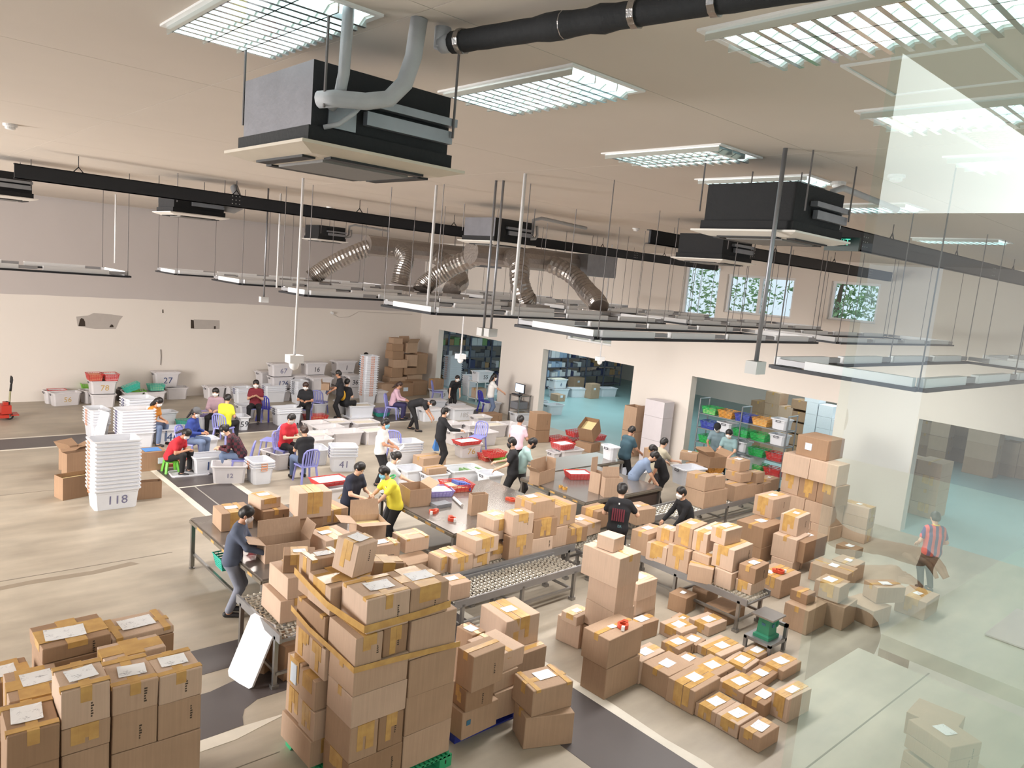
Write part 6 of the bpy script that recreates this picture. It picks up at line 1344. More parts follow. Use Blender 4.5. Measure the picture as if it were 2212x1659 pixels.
    if hair == 'long': hpr += [c(hc - fw * .05 - v * .02, hc - fw * .075 - v * .2, .085, .06)]; hcut = hcut[:1]
    if cap:
        hpr_cap = [c(hc + v * .055 - fw * .012, hc + v * .05, .100, .102)]; sdf_obj('cap', hpr_cap + [c(hc + fw * .09 + v * .05, hc + fw * .16 + v * .035, .02, .014), c(hc + fw * .08 + rt * .05 + v * .05, hc + fw * .14 + rt * .03 + v * .035, .018, .012), c(hc + fw * .08 - rt * .05 + v * .05, hc + fw * .14 - rt * .03 + v * .035, .018, .012)], vox * .7, cap, e, .02, cut=[c(hc - v * .14, hc - v * .06, .12, .12)])
    sdf_obj('hair', hpr, vox * .75, hm, e, .03, cut=hcut)
    ey = MB()
    for sx in (1, -1): p = hc + fw * .078 + rt * (.031 * sx) + v * .012; ey.lathe([(0, -.006), (.009, -.003), (.010, .0), (.009, .003), (0, .006)], 8, tuple(p))
    ey.obj('eyes', M_eye, e)
    if mask:
        mc = hc + fw * .052 - v * .048
        fm_ = sdf_obj('face_mask', [c(mc + v * .03 + fw * .022, mc - v * .02 + fw * .012, .045, .047), c(mc + rt * .045 + v * .01, mc - rt * .045 + v * .01, .04)], vox * .6, M_mask[mask], e, .02, cut=[c(hc - fw * .06 + v * .02, hc - fw * .02 - v * .03, .098, .09)])
        st_ = MB()
        for sx in (1, -1): st_.tube([hc + rt * (.088 * sx) + v * .0, hc + rt * (.075 * sx) + fw * .05 - v * .03], .003, 4)
        st_.obj('mask_loops', M_mask[mask], fm_)
    return e, O, th, s
def facing(deg): r = math.radians(deg); f = FWD * math.cos(r) + RGT * math.sin(r); return f
def seat_chair(O, deg, label, col='lav', back=.02):
    f = facing(deg); return chair(None, math.atan2(f.x, -f.y), label, col, xy=(O.x - f.x * back, O.y - f.y * back))
D = math.radians
grey_sw = cloth('slate_sweater', (84, 92, 112)); greyp = cloth('grey_trousers', (128, 132, 146)); blackc = cloth('black', (32, 32, 36)); blackp = cloth('black_trousers', (30, 29, 32)); whitec = cloth('white_tee', (228, 226, 224)); jeans = cloth('blue_jeans', (104, 120, 150), .15)
navyc = cloth('navy_tee', (40, 44, 62)); yellowc = cloth('yellow_jersey', (236, 222, 72)); lime = cloth('lime_tee', (216, 218, 60)); pinkc = cloth('pink_tee', (232, 196, 208)); mint = cloth('mint_shirt', (176, 208, 206)); teal = cloth('dark_teal_tee', (58, 84, 96)); beige = cloth('beige_tee', (176, 168, 148)); bgrey = cloth('blue_grey_tee', (122, 138, 164)); palegrey = cloth('pale_grey_tee', (204, 208, 210)); redc = cloth('red_tee', (206, 48, 60)); maroon = cloth('maroon_top', (116, 34, 46)); orangec = cloth('orange_shirt', (206, 134, 52)); bluec = cloth('royal_blue_top', (46, 66, 140)); skyb = cloth('sky_blue_polo', (84, 146, 200)); mauve = cloth('mauve_blouse', (176, 148, 158)); greyblouse = cloth('grey_blouse', (112, 108, 130)); darkgrey = cloth('dark_grey_trousers', (72, 70, 74))
def plaid():
    m, t, b = nt('plaid_shirt'); tc = t.nodes.new('ShaderNodeTexCoord'); ch = t.nodes.new('ShaderNodeTexChecker'); ch.inputs['Scale'].default_value = 14; ch.inputs['Color1'].default_value = (*srgb(92, 40, 50), 1); ch.inputs['Color2'].default_value = (*srgb(40, 32, 38), 1)
    t.links.new(tc.outputs['Object'], ch.inputs['Vector']); t.links.new(ch.outputs[0], b.inputs['Base Color']); b.inputs['Roughness'].default_value = .85; return m
def stripes():
    m, t, b = nt('striped_jersey'); tc = t.nodes.new('ShaderNodeTexCoord'); w = t.nodes.new('ShaderNodeTexWave'); w.inputs['Scale'].default_value = 2.6; w.bands_direction = 'X'
    r = t.nodes.new('ShaderNodeValToRGB'); r.color_ramp.interpolation = 'CONSTANT'; r.color_ramp.elements[0].color = (*srgb(66, 62, 120), 1); r.color_ramp.elements[1].position = .5; r.color_ramp.elements[1].color = (*srgb(220, 84, 84), 1)
    t.links.new(tc.outputs['Object'], w.inputs['Vector']); t.links.new(w.outputs['Fac'], r.inputs[0]); t.links.new(r.outputs[0], b.inputs['Base Color']); b.inputs['Roughness'].default_value = .8; return m
N_ = .017
# standing
p1 = person('standing man in slate grey sweater and grey trousers working at the left table', (545, 1097), D(82), grey_sw, greyp, lean=.16, hp=.45, hands=((.12, .46, 1.0), (-.14, .40, .95)), sleeve='l', mask='g', vox=.014, H=1.68)
person('young man in dark navy T-shirt packing behind the left table', (785, 1003), D(120), navyc, blackp, lean=.18, hp=.5, hands=((.12, .42, 1.02), (-.10, .40, 1.05)), mask=None, vox=N_)
pY = person('man in yellow jersey with green collar and blue mask packing a carton', (822, 1010), D(238), yellowc, blackp, lean=.3, hp=.35, hands=((.10, .55, .92), (-.14, .5, .90)), mask='b', vox=.015)
MB().tube([(.06 * math.cos(t_), .10 + .055 * math.sin(t_), 1.40 - .03 * math.sin(t_)) for t_ in [2 * math.pi * k / 14 for k in range(15)]], .014, 6, cap=False).obj('collar', mat('green_collar', srgb(60, 170, 110), .8), pY[0])
MB().lathe([(0, 0), (.03, 0)], 12, (0, 0, 0)).obj('badge', M_white, pY[0], (-.06, .235, 1.22)).rotation_euler = (1.2, 0, 0)
pW = person('man in white T-shirt with blue mask reading a sheet', (838, 905), D(98), whitec, blackp, lean=.05, hp=.35, hands=((.10, .36, 1.02), (-.10, .34, .98)), mask='b', vox=N_)
pG = person('woman in pale grey T-shirt with hair bun reaching into a carton', (865, 978), D(72), palegrey, darkgrey, lean=.2, hp=.4, hands=((.10, .52, 1.02), (-.10, .50, .98)), hair='bun', mask='w', vox=.015, H=1.6)
pB = person('youth in black long sleeves with blue bag at his side', (965, 880), D(68), blackc, blackp, lean=.06, hp=.2, hands=((.34, .42, 1.12), (-.26, .02, .80)), sleeve='l', mask='w', vox=N_, H=1.68)
person('worker in black bending down over a white tote', None, D(95), blackc, blackp, lean=1.25, hp=.2, hands=((.16, .62, .42), (-.1, .58, .52)), mask='w', vox=.02, xy=tuple(G((893, 930)))[:2], stance=.16)
person('woman in black leaning over with white mask by the far corner', (990, 812), D(150), blackc, blackp, lean=.55, hp=-.1, hands=((.26, .28, .66), (-.24, .25, .70)), hair='bun', mask='w', H=1.55)
person('man in white T-shirt and jeans at the computer', None, D(84), whitec, jeans, xy=(18.0, 20.85), lean=.06, hp=.3, hands=((.12, .46, 1.02), (-.14, .44, 1.0)), mask='w', vox=.019, hair='long')
person('man in pale pink T-shirt seen from behind', (1127, 898), D(25), pinkc, blackp, lean=.12, hp=.35, hands=((.16, .36, 1.0), (-.16, .34, .98)), mask=None, vox=N_)
pP = person('man in black polo shirt with black mask holding a sheet', (1102, 945), D(268), blackc, blackp, lean=.06, hp=.3, hands=((.10, .38, 1.05), (-.12, .36, .95)), mask='k', vox=.015, H=1.68)
person('man in mint green shirt bowing over an open carton', (1160, 950), D(86), mint, darkgrey, lean=.22, hp=.6, hands=((.10, .46, 1.0), (-.14, .44, .96)), mask='k', vox=N_, H=1.68)
person('man in dark teal T-shirt seen from behind', (1370, 922), D(55), teal, blackp, lean=.16, hp=.4, hands=((.16, .42, .95), (-.16, .38, .92)), mask=None, vox=.019)
person('man in beige T-shirt seen from behind by the far conveyor', (1440, 947), D(62), beige, darkgrey, lean=.15, hp=.35, hands=((.2, .50, 1.08), (-.16, .44, .98)), mask=None, vox=.019)
person('man in blue grey T-shirt stooping over the conveyor', (1424, 980), D(98), bgrey, blackp, lean=.55, hp=.35, hands=((.10, .62, .66), (-.10, .55, .66)), mask=None, vox=.017, H=1.68)
O_ = G((1440, 990), 1.5); person('worker in black behind the stooping man, one hand on a tote', None, D(275), blackc, blackp, lean=.4, hp=.3, hands=((.16, .62, .92), (-.2, .35, .7)), mask=None, vox=.02, xy=(O_.x + .75, O_.y + .55))
pR = person('man in black T-shirt with red back print seen from behind', (1346, 1043), D(15), blackc, blackp, lean=.05, hp=.2, hands=((.26, .36, 1.16), (-.22, .30, 1.0)), mask=None, vox=.014, H=1.7)
person('masked man in black jacket stooping behind the end conveyor', (1468, 1053), D(250), blackc, blackp, lean=.3, hp=.1, hands=((.24, .42, .86), (-.1, .4, .8)), sleeve='l', mask='w', vox=.016, H=1.6)
person('worker with black cap and grey T-shirt by the wire rack', (1550, 917), D(205), cloth('grey_tee', (126, 148, 158)), blackp, lean=.25, hp=.35, hands=((.16, .44, .98), (-.16, .42, .96)), mask='w', vox=.02, cap=blackc)
person('worker in pale teal T-shirt beside the one with black cap', (1574, 930), D(215), cloth('pale_teal_tee', (142, 172, 176)), blackp, lean=.3, hp=.3, hands=((.14, .46, .95), (-.16, .44, .92)), mask='w', vox=.02)
person('man in sky blue polo shirt before the far wall', None, D(5), skyb, blackp, xy=(16.05, 26.7), hands=((.18, .34, .98), (-.18, .32, .98)), mask=None)
pK = person('man in black standing with an open carton in his arm', (728, 800), D(262), blackc, blackp, hp=.3, hands=((.10, .34, 1.02), (-.10, .34, .92)), mask=None, vox=.02)
person('woman in grey blouse reading a sheet in the storeroom opening', None, D(80), greyblouse, blackp, xy=(20.35, 23.1), hp=.3, hands=((.1, .40, 1.08), (-.1, .38, 1.05)), hair='long', mask=None, H=1.62)
person('dark clothed worker behind the woman in grey blouse', None, D(90), blackc, blackp, hp=.3, mask='w', xy=(21.5, 23.9), H=1.74)
person('third dark clothed worker in the storeroom opening', None, D(100), xy=(21.6, 23.2), shirt=cloth('charcoal_tee', (52, 50, 56)), pants=blackp, hp=.4, hands=((.14, .4, 1.12), (-.12, .38, 1.1)), mask=None)
pS = person('boy in red and blue striped jersey seen from behind', (2020, 1105), D(0), stripes(), blackp, lean=.05, hp=.3, hands=((.2, .2, .95), (-.2, .2, .95)), mask=None, vox=.017, H=1.56)
MB().tube([(.06 * math.cos(t_), .0 + .055 * math.sin(t_), 1.42) for t_ in [2 * math.pi * k / 14 for k in range(15)]], .012, 6, cap=False).obj('collar', mat('yellow_collar', srgb(230, 200, 70), .8), pS[0])
# seated
def sitter(label, head, deg, shirt, pants, cl=None, col='lav', **kw):
    r = person(label, head, D(deg), shirt, pants, pose='sit', **kw)
    if cl: seat_chair(r[1], deg, cl, col)
    return r
lapH = ((.10, .34, .72), (-.10, .34, .72))
sitter('seated girl in orange shirt', (350, 862), 98, orangec, jeans, 'lavender chair under the girl in orange', lean=.3, hp=.45, hands=((.1, .42, .68), (-.1, .4, .66)), hair='long', mask='w')
sitter('seated woman with grey cap and royal blue top', (428, 882), 92, bluec, jeans, 'lavender chair under the woman with cap', lean=.15, hp=.25, hands=lapH, sleeve='l', hair='tail', cap=cloth('grey_cap', (92, 92, 94)), vox=.019)
sitter('seated woman in mauve blouse facing the camera', (465, 840), 172, mauve, blackp, 'lavender chair under the woman in mauve', lean=.12, hp=.35, hands=lapH, sleeve='l', hair='long')
sitter('seated boy in lime yellow T-shirt seen from behind', (495, 852), 10, lime, blackp, 'lavender chair with slatted back under the boy in lime yellow', lean=.12, hp=.35, hands=lapH, mask=None, vox=.019)
sg_ = sitter('girl in red writing on a low green stool', (412, 932), 98, redc, blackp, None, lean=.45, hp=.5, hands=((.08, .44, .60), (-.06, .42, .58)), hair='tail', seat=.30, vox=.017)
sitter('seated worker in dark plaid shirt and jeans bending over papers', (475, 922), 258, plaid(), jeans, 'lavender chair under the worker in plaid', lean=.5, hp=.4, hands=((.08, .5, .66), (-.08, .48, .66)), sleeve='l', hair='bun', vox=.017)
sitter('seated woman in maroon top facing the camera', (553, 822), 168, maroon, blackp, 'chair hidden under the woman in maroon', lean=.08, hp=.3, hands=((.08, .3, .84), (-.08, .3, .86)), hair='tail', vox=.02)
sitter('seated woman in black T-shirt looking down at her papers', (660, 828), 172, blackc, blackp, 'chair hidden under the woman in black T-shirt', lean=.12, hp=.5, hands=((.1, .34, .76), (-.1, .32, .74)), hair='bun', hairm=M_hairb, vox=.02)
sitter('stout seated man in red T-shirt looking down', (635, 897), 122, redc, blackp, 'lavender chair under the man in red T-shirt', lean=.15, hp=.5, hands=((.08, .4, .78), (-.1, .38, .76)), mask='g', vox=.017, H=1.72)
sitter('seated woman in black with brown hair bun seen from behind', (655, 920), 318, blackc, jeans, 'lavender chair with slatted back under the woman with hair bun', lean=.15, hp=.4, hands=((.1, .42, .76), (-.1, .4, .74)), hair='bun', hairm=M_hairb, mask=None, vox=.017)
sitter('seated girl in pink blouse near the far totes', (868, 826), 92, cloth('pink_blouse', (206, 170, 186)), cloth('navy_trousers', (50, 46, 84)), 'lavender chair under the girl in pink blouse', lean=.2, hp=.35, hands=((.1, .44, .7), (-.1, .42, .7)), sleeve='l', hair='tail', hairm=M_hairb, mask=None)
pbp = sitter('seated person with yellow backpack behind the man in black', (752, 818), 20, blackc, blackp, None, lean=.1, hp=.2, hands=lapH, mask=None)
sdf_obj('backpack', [('e', (0, -.16, .80), (.13, .085, .19))], .02, mat('yellow_backpack', srgb(226, 172, 48), .7), pbp[0])
# other chairs and stools
def fchair(p, deg, label, col='lav'): f = facing(deg); P = G(p); chair(None, math.atan2(f.x, -f.y), label, col, xy=(P.x, P.y))
fchair((583, 982), 275, 'empty lavender chair left of the man in red T-shirt')
fchair((573, 908), 5, 'navy chair in front of the woman in maroon', 'navy')
fchair((690, 893), 10, 'lavender chair with slatted back right of the woman in black T-shirt')
fchair((1047, 890), 60, 'navy chair near the computer table', 'navy')
fchair((1030, 972), 200, 'lavender chair behind the tote with ochre number 76')
fchair((856, 990), 15, 'blue lavender chair beside the man in white T-shirt')
fchair((944, 868), 90, 'lavender chair half hidden by the tote numbered 123')
def stool(x, y, h, w, col, label):
    e = empty('stool', (x, y, 0)); tag(e, label, 'stool', 'small plastic stools'); m = mat('stool_' + label[:6], srgb(*col), .45)
    MB().add([(-w, -w, h), (w, -w, h), (w, w, h), (-w, w, h), (-w * 1.05, -w * 1.05, h - .03), (w * 1.05, -w * 1.05, h - .03), (w * 1.05, w * 1.05, h - .03), (-w * 1.05, w * 1.05, h - .03)], [(0, 1, 2, 3), (4, 7, 6, 5), (0, 4, 5, 1), (1, 5, 6, 2), (2, 6, 7, 3), (3, 7, 4, 0)]).obj('seat', m, e)
    for sx in (-1, 1):
        for sy in (-1, 1): MB().bar((sx * w * .85, sy * w * .85, h - .02), (sx * w * 1.15, sy * w * 1.15, 0), .05, .05).obj('leg', m, e)
stool(sg_[1].x, sg_[1].y, .29, .13, (104, 186, 56), 'green low plastic stool under the girl in red')
P = G((1150, 862)); stool(P.x, P.y, .46, .16, (78, 78, 196), 'blue violet plastic stool inside the second opening')
# things held
def sheet(label, o, loc, rot, w=.2, h=.28, col=None, group='paper sheets'):
    e, O, th, s = o; L = Matrix.Rotation(th, 4, 'Z') @ Vector(loc); q = empty('paper_sheet', (O.x + L.x * s, O.y + L.y * s, loc[2] * s), th); tag(q, label, 'paper', group)
    b = MB(); n = 4
    for i in range(n + 1):
        f = i / n - .5; zc_ = .02 * math.cos(f * 3); b.v += [(-w / 2, zc_, f * h), (w / 2, zc_, f * h), (w / 2, zc_ + .001, f * h), (-w / 2, zc_ + .001, f * h)]
    for i in range(n):
        a_ = i * 4
        for k in range(4): b.f.append((a_ + k, a_ + (k + 1) % 4, a_ + 4 + (k + 1) % 4, a_ + 4 + k)); b.m.append(0)
    o_ = b.obj('sheet', col or mat('white_paper', srgb(236, 236, 240), .6), q); o_.rotation_euler = rot
sheet('white sheet held by the man in white T-shirt', pW, (0, .44, .95), (-.9, 0, .3), .3, .34)
sheet('white sheet held by the man in black polo shirt', pP, (0, .48, 1.06), (-.7, .2, 0), .26, .32)
e_, O_, th_, s_ = pB; L = Matrix.Rotation(th_, 3, 'Z') @ Vector((-.30, .0, 0)); q = empty('folded_bag', (O_.x + L.x, O_.y + L.y, .42), th_); tag(q, 'blue folded bag hanging at the hip of the youth in black', 'bag')
MB().add([(0, -.03, .42), (0, .03, .42), (-.26, .04, .02), (-.26, -.04, .02), (.04, -.07, 0), (.04, .07, 0)], [(0, 1, 5, 4), (1, 2, 5), (0, 4, 3), (0, 3, 2, 1), (2, 3, 4, 5)]).obj('bag_body', cloth('blue_bag', (74, 130, 200)), q)
e_, O_, th_, s_ = pK; L = Matrix.Rotation(th_, 3, 'Z') @ Vector((-.2, .36, 0)); open_carton('open carton held by the standing man in black', O_.x + L.x, O_.y + L.y, .98, .36, .26, .22, th_, flaps=(None, None, .05, None), tone=1)
sheet('blue folder held by the standing man in black', pK, (.1, .42, .9), (.4, 0, .3), .34, .22, mat('blue_folder', srgb(58, 84, 140), .5))
# back print of the black T-shirt
e_ = pR[0]; bp_ = MB()
for k in range(6): bp_.box((-.11 + k * .04, -.158, 1.02), (-.11 + k * .04 + .026, -.15, 1.25))
bp_.obj('back_print', mat('faded_red_print', srgb(112, 48, 60), .9), e_); text('ER', .07, mat('teal_print', srgb(110, 150, 160), .9), e_, (.05, -.155, .93), (math.pi / 2, 0, 0), 'back_lettering')
MB().box((-.012, -.152, 1.33), (.012, -.145, 1.36)).obj('back_badge', M_white, e_)
# ================================================================ storeroom racks, far corner, office behind the camera
M_rack = mat('blue_grey_rack', srgb(106, 112, 132), .5, .3)
GOODS = [mat('goods_white', srgb(216, 220, 224), .6, var=.08, scale=30), mat('goods_pale_blue', srgb(156, 178, 204), .6, var=.1, scale=30), mat('goods_grey', srgb(120, 122, 128), .6, var=.15, scale=30), mat('goods_green', srgb(128, 164, 110), .6, var=.15, scale=30), mat('goods_kraft', srgb(170, 140, 104), .7), mat('goods_navy', srgb(60, 66, 100), .6), mat('goods_red', srgb(150, 76, 66), .6)]
def rack(label, x, y, L, d, h, levels, a=0.0, bays=1):
    e = empty('storage_rack', (x, y, 0), a); tag(e, label, 'rack', 'steel storage racks')
    for b in range(bays + 1):
        for yy in (0, d - .04): MB().box((L * b / bays - .02, yy, 0), (L * b / bays + .02, yy + .04, h)).obj('upright', M_rack, e)
    for z in levels: MB().box((-.02, 0, z - .03), (L + .02, d, z)).obj('shelf', M_rack, e)
    return e
def goods(x, y, z, w, d, h, m, label, group, a=0.0, name='shelf_item', cat='goods'):
    e = MB().box((0, 0, 0), (w, d, h)).obj(name, m, None, (x, y, z + .001), a); tag(e, label, cat, group); return e
rg_ = random.Random(3); GN = ('white', 'pale blue', 'grey', 'green', 'brown', 'navy', 'rust')
def stock(x, y, L, d, levels, gap, kinds, label, group, a=0.0, maxh=.3, step=(.12, .3)):
    for z in levels:
        u = .05
        while u < L - .12:
            w = rg_.uniform(*step); h = rg_.uniform(maxh * .45, maxh); w = min(w, L - u - .04)
            kk = rg_.choice(kinds)
            if rg_.random() < .9: goods(x + u * math.cos(a), y + u * math.sin(a), z, w * .93, d * .7, h, GOODS[kk], '%s packet on the %s shelf of the %s' % (GN[kk], ORD[levels.index(z)], label), group, a)
            u += w
lv = [.15, .62, 1.09, 1.56, 2.03]
for b in range(5):
    rack('grey rack bay seen through the second opening, %s from the pillar' % ('first', 'second', 'third', 'fourth', 'fifth')[b], 24.2 + b * 1.42, 25.6, 1.38, .5, 2.5, lv)
    stock(24.2 + b * 1.42, 25.65, 1.38, .5, lv[1:] if b > 1 else lv, .47, (0, 0, 1, 0) if b < 2 else ((0, 1, 5, 2) if b < 3 else (2, 5, 4, 2)), ORD[b] + ' bay in the second opening', 'packets on the second opening racks' if b < 2 else 'dark packets on the second opening racks', maxh=.36)
lv1 = [.2, .75, 1.3, 1.85, 2.4]
for b in range(4):
    rack('tall rack seen through the first opening, %s from the left' % ('first', 'second', 'third', 'fourth')[b], 19.9 + b * 1.35, 27.9, 1.3, .5, 2.9, lv1)
    stock(19.9 + b * 1.35, 27.95, 1.3, .5, lv1, .55, (2, 3, 0, 2, 4, 5), ORD[b] + ' rack in the first opening', 'packets on the first opening racks', maxh=.4, step=(.18, .4))
# wheeled wire rack with coloured baskets before the third opening
M_wire = mat('wire_rack_steel', srgb(146, 150, 154), .35, .7)
XR, Y0, Y1 = 19.55, 9.9, 12.8
e = empty('basket_rack', (XR, Y0, 0)); tag(e, 'wheeled steel rack full of coloured baskets', 'rack')
for yy in (0, 1.45, 2.9):
    for xx in (0, .5): MB().tube([(xx, yy, .1), (xx, yy, 2.15)], .022, 8).obj('upright', M_wire, e)
    MB().tube([(0, yy, 2.15), (.5, yy, 2.15)], .02, 8).obj('top_bar', M_wire, e)
    for xx in (0, .5): MB().tube([(xx - .015, yy, .06), (xx + .015, yy, .06)], .06, 12).obj('caster', M_rub, e)
LV = [.35, .8, 1.25, 1.7]
for z in LV:
    b = MB()
    for k in range(8): b.bar((.07 * k, 0, z), (.07 * k, 2.9, z), .008)
    for yy in (0, 1.45, 2.9): b.bar((0, yy, z), (.5, yy, z), .02)
    b.bar((0, 0, z), (0, 2.9, z), .03).bar((.5, 0, z), (.5, 2.9, z), .03); b.obj('wire_shelf', M_wire, e)
cols = [['green', 'blue', None, 'green', 'red'], ['green', 'blue', None, 'green', 'red'], ['blue', None, 'green', 'green', None], ['green', 'orange', 'blue', 'orange', None]]
nmv = ('lowest', 'second', 'third', 'top')
for i, z in enumerate(LV):
    for j, c_ in enumerate(cols[i]):
        pos = ('near end', 'second from the near end', 'middle', 'second from the far end', 'far end')[4 - j]
        yb = Y1 - .56 - j * .57
        if c_: basket('%s basket on the %s shelf of the wheeled rack, %s' % (c_, nmv[i], pos), XR + .02, yb, z + .02, .46, .5, .2, c_, 0, fill=.6 if (i + j) % 3 == 0 else None, group='baskets on the wheeled rack')
        else: tote_at('white bin on the %s shelf of the wheeled rack, %s' % (nmv[i], pos), XR + .02, yb, z + .02, .46, .5, .3, 0, group='white bins on the wheeled rack')
# cartons inside the third opening
og = 'cartons inside the third opening'
for i, (px, py, n, tone, wh) in enumerate(((1640, 950, 4, 3, 0), (1670, 952, 5, 1, 0), (1700, 955, 4, 0, 0), (1728, 960, 5, 3, 0), (1752, 965, 6, None, 1), (1785, 970, 5, None, 1), (1805, 972, 4, None, 1))):
    P = G((px, py + 12)); P = P * (24.5 / P.x)
    for j in range(n):
        nm_ = ('first', 'second', 'third', 'fourth', 'fifth', 'sixth', 'seventh')[i]; lv_ = ('at the floor', 'second up', 'third up', 'fourth up', 'fifth up', 'sixth up')[j]
        if wh: 
            c_ = carton_at('white carton in the %s stack from the rack, %s' % (nm_, lv_), P.x, P.y, j * .4, .55, .5, .4, 0, lab=0, tape='n', ink=False, tone=2, group='white cartons inside the third opening'); c_.children[0].data.materials[0] = GOODS[0]
        else: carton_at('brown carton in the %s stack from the rack, %s' % (nm_, lv_), P.x, P.y, j * .42, .6, .55, .42, 0, lab=0, tape='t', ink=bool(j % 2), tone=tone, group=og, side_lab=(.2, .3, .2, .16, 'f') if j % 2 else None)
# cartons heaped in the far corner left of the first opening
pg_ = 'cartons heaped in the far corner'
heap = [(16.9, 25.5, 0, .8, .6, .55, 'carton with white label at the front of the corner heap'), (17.75, 25.6, 0, .75, .6, .6, 'carton at the front right of the corner heap'), (16.3, 25.7, 0, .6, .5, .5, 'open looking carton at the left foot of the corner heap'), (17.0, 26.2, 0, .9, .6, .7, 'large carton at the bottom of the corner heap'), (17.9, 26.2, 0, .8, .6, .8, 'carton at the bottom right of the corner heap'),
        (17.0, 26.1, .7, .6, .5, .4, 'carton in the second layer of the corner heap, left'), (17.65, 26.1, .8, .6, .5, .35, 'carton in the second layer of the corner heap, right'), (18.3, 26.2, .8, .55, .6, .9, 'tall folded carton at the right of the corner heap'), (17.1, 26.15, 1.1, .65, .5, .35, 'carton in the third layer of the corner heap, left'), (17.75, 26.15, 1.15, .5, .5, .5, 'carton in the third layer of the corner heap, right'),
        (17.05, 26.2, 1.45, .6, .5, .35, 'carton in the fourth layer of the corner heap'), (17.0, 26.2, 1.8, .55, .45, .3, 'carton near the top of the corner heap'), (17.05, 26.2, 2.1, .45, .4, .25, 'small carton on top of the corner heap')]
for x, y, z, w, d, h_, lab in heap: carton_at(lab, x, y, z, w, d, h_, rg_.uniform(-.12, .12), lab=0, tape='n', ink=False, tone=rg_.choice((1, 3)), group=pg_, side_lab=(.4, .4, .22, .16, 'f') if 'label' in lab else None)
open_carton('open carton topping the corner heap at right', 17.75, 26.2, 1.72, .6, .5, .42, .15, flaps=(.2, None, .1, None), tone=1)
carton_at('ochre carton on the tote before the corner heap', p123.x + .04, p123.y + .05, .422, .5, .4, .42, .1, lab=0, tape='t', tone=3, group=pg_)
# corner ledge cameras and cable on the long wall
q = empty('wall_camera', onY((716, 675), YW - .02)); tag(q, 'white wall camera with a drooping cable', 'camera')
MB().tube([(0, 0, 0), (0, -.1, -.02)], .05, 10).obj('camera_body', M_white, q); pts = [onY(p, YW - .012) - q.location for p in ((720, 680), (735, 686), (755, 684), (775, 673), (830, 676), (890, 679))]
MB().tube(pts, .008, 5).obj('cable', mat('pale_cable', srgb(190, 180, 172), .6), q)
# computer cabinet
P = G((1128, 905)); e = empty('computer_stand', (18.45, 19.75, 0)); tag(e, 'metal stand with monitor and laptop before the pillar', 'stand')
for xx in (0, .56):
    for yy in (0, .5): MB().box((xx, yy, 0), (xx + .04, yy + .04, 1.0)).obj('leg', M_steel, e)
MB().box((0, 0, .96), (.6, .54, 1.0)).obj('stand_top', M_top, e); MB().box((.02, .02, .45), (.58, .52, .48)).obj('lower_shelf', M_top, e)
e = empty('monitor', (18.75, 19.85, 1.0)); tag(e, 'computer monitor with glowing pale screen', 'monitor')
MB().box((.0, .0, .06), (.05, .5, .40)).obj('casing', M_rub, e); MB().quad((-.002, .48, .08), (-.002, .02, .08), (-.002, .02, .38), (-.002, .48, .38)).obj('screen', emit('screen_glow', (.62, .74, .9), 1.0), e); MB().box((.02, .22, .0), (.05, .28, .08)).box((-.05, .15, 0), (.1, .35, .012)).obj('foot', M_rub, e)
goods(18.5, 19.85, .485, .5, .4, .25, GOODS[2], 'dark equipment box on the lower shelf of the computer stand', 'computer stand things', cat='box')
e = MB().box((0, 0, 0), (.16, .42, .025)).obj('keyboard', M_rub, None, (18.52, 19.85, 1.001)); tag(e, 'dark keyboard before the monitor', 'keyboard')
# trolley table with tote 55
P = Vector((19.6, 23.6, 0)); e = empty('trolley', P); tag(e, 'two tier white trolley carrying the tote numbered 55', 'trolley')
for xx in (0, .9):
    for yy in (0, .55): MB().box((xx, yy, 0), (xx + .03, yy + .03, .85)).obj('post', M_white, e)
MB().box((0, 0, .82), (.93, .58, .85)).obj('upper_tier', M_white, e); MB().box((0, 0, .12), (.93, .58, .15)).obj('lower_tier', M_white, e)
tote_at('tote with the number 55 on the trolley', P.x + .02, P.y + .02, .852, .88, .54, .42, 0, num='55', group='white plastic totes')
carton_at('brown carton on the lower tier of the trolley', P.x + .1, P.y + .08, .152, .5, .4, .4, 0, lab=0, tape='t', group=pg_)
# foam blocks and cartons at the pillar beside the second opening
M_foam = mat('grey_white_foam', srgb(206, 200, 204), .8, var=.04)
for i, (z0, z1) in enumerate(((0, .72), (.725, 1.45), (1.455, 1.95))):
    e = MB().box((0, 0, 0), (.5, .72, z1 - z0)).box((.5, .05, .02), (.58, .67, z1 - z0 - .02)).obj('foam_block', M_foam, None, (18.5, 13.35, z0)); tag(e, '%s grey white foam block of the column at the pillar' % ('bottom', 'middle', 'top')[i], 'foam block', 'foam blocks at the pillar')
for i, z0 in enumerate((0, .8)):
    open_carton('%s tall open carton between foam column and second opening' % ('lower', 'upper')[i], 18.55, 14.4, z0, .5, .5, .79, 0, flaps=(.0 if i else None, None, None, None), tone=1, fl=.05)
e = open_carton('dark carton tipped open with red packets inside', 17.8, 15.4, .0, .6, .5, .5, .3, flaps=(None, None, None, None), tone=3, fill=.7); e.rotation_euler = (.0, -.5, .3); e.location.z = .3
carton_at('carton carrying the tipped dark one', 17.6, 15.3, 0, .6, .6, .28, .2, lab=0, tape='n', tone=3, group=pg_)
# cartons of the storeroom floor
for px, py, w, h_, lab in ((1240, 842, .7, .6, 'carton behind the tote right of 6 in the storeroom'), (1275, 862, .6, .7, 'tall open flap carton in the storeroom'), (1205, 868, .45, .3, 'small carton before the tote numbered 6')):
    P = G((px, py)); carton_at(lab, P.x, P.y, 0, w, .5, h_, 0, lab=0, tape='n', tone=1, group='storeroom floor cartons', side_lab=(.3, .6, .14, .1, 'f'))
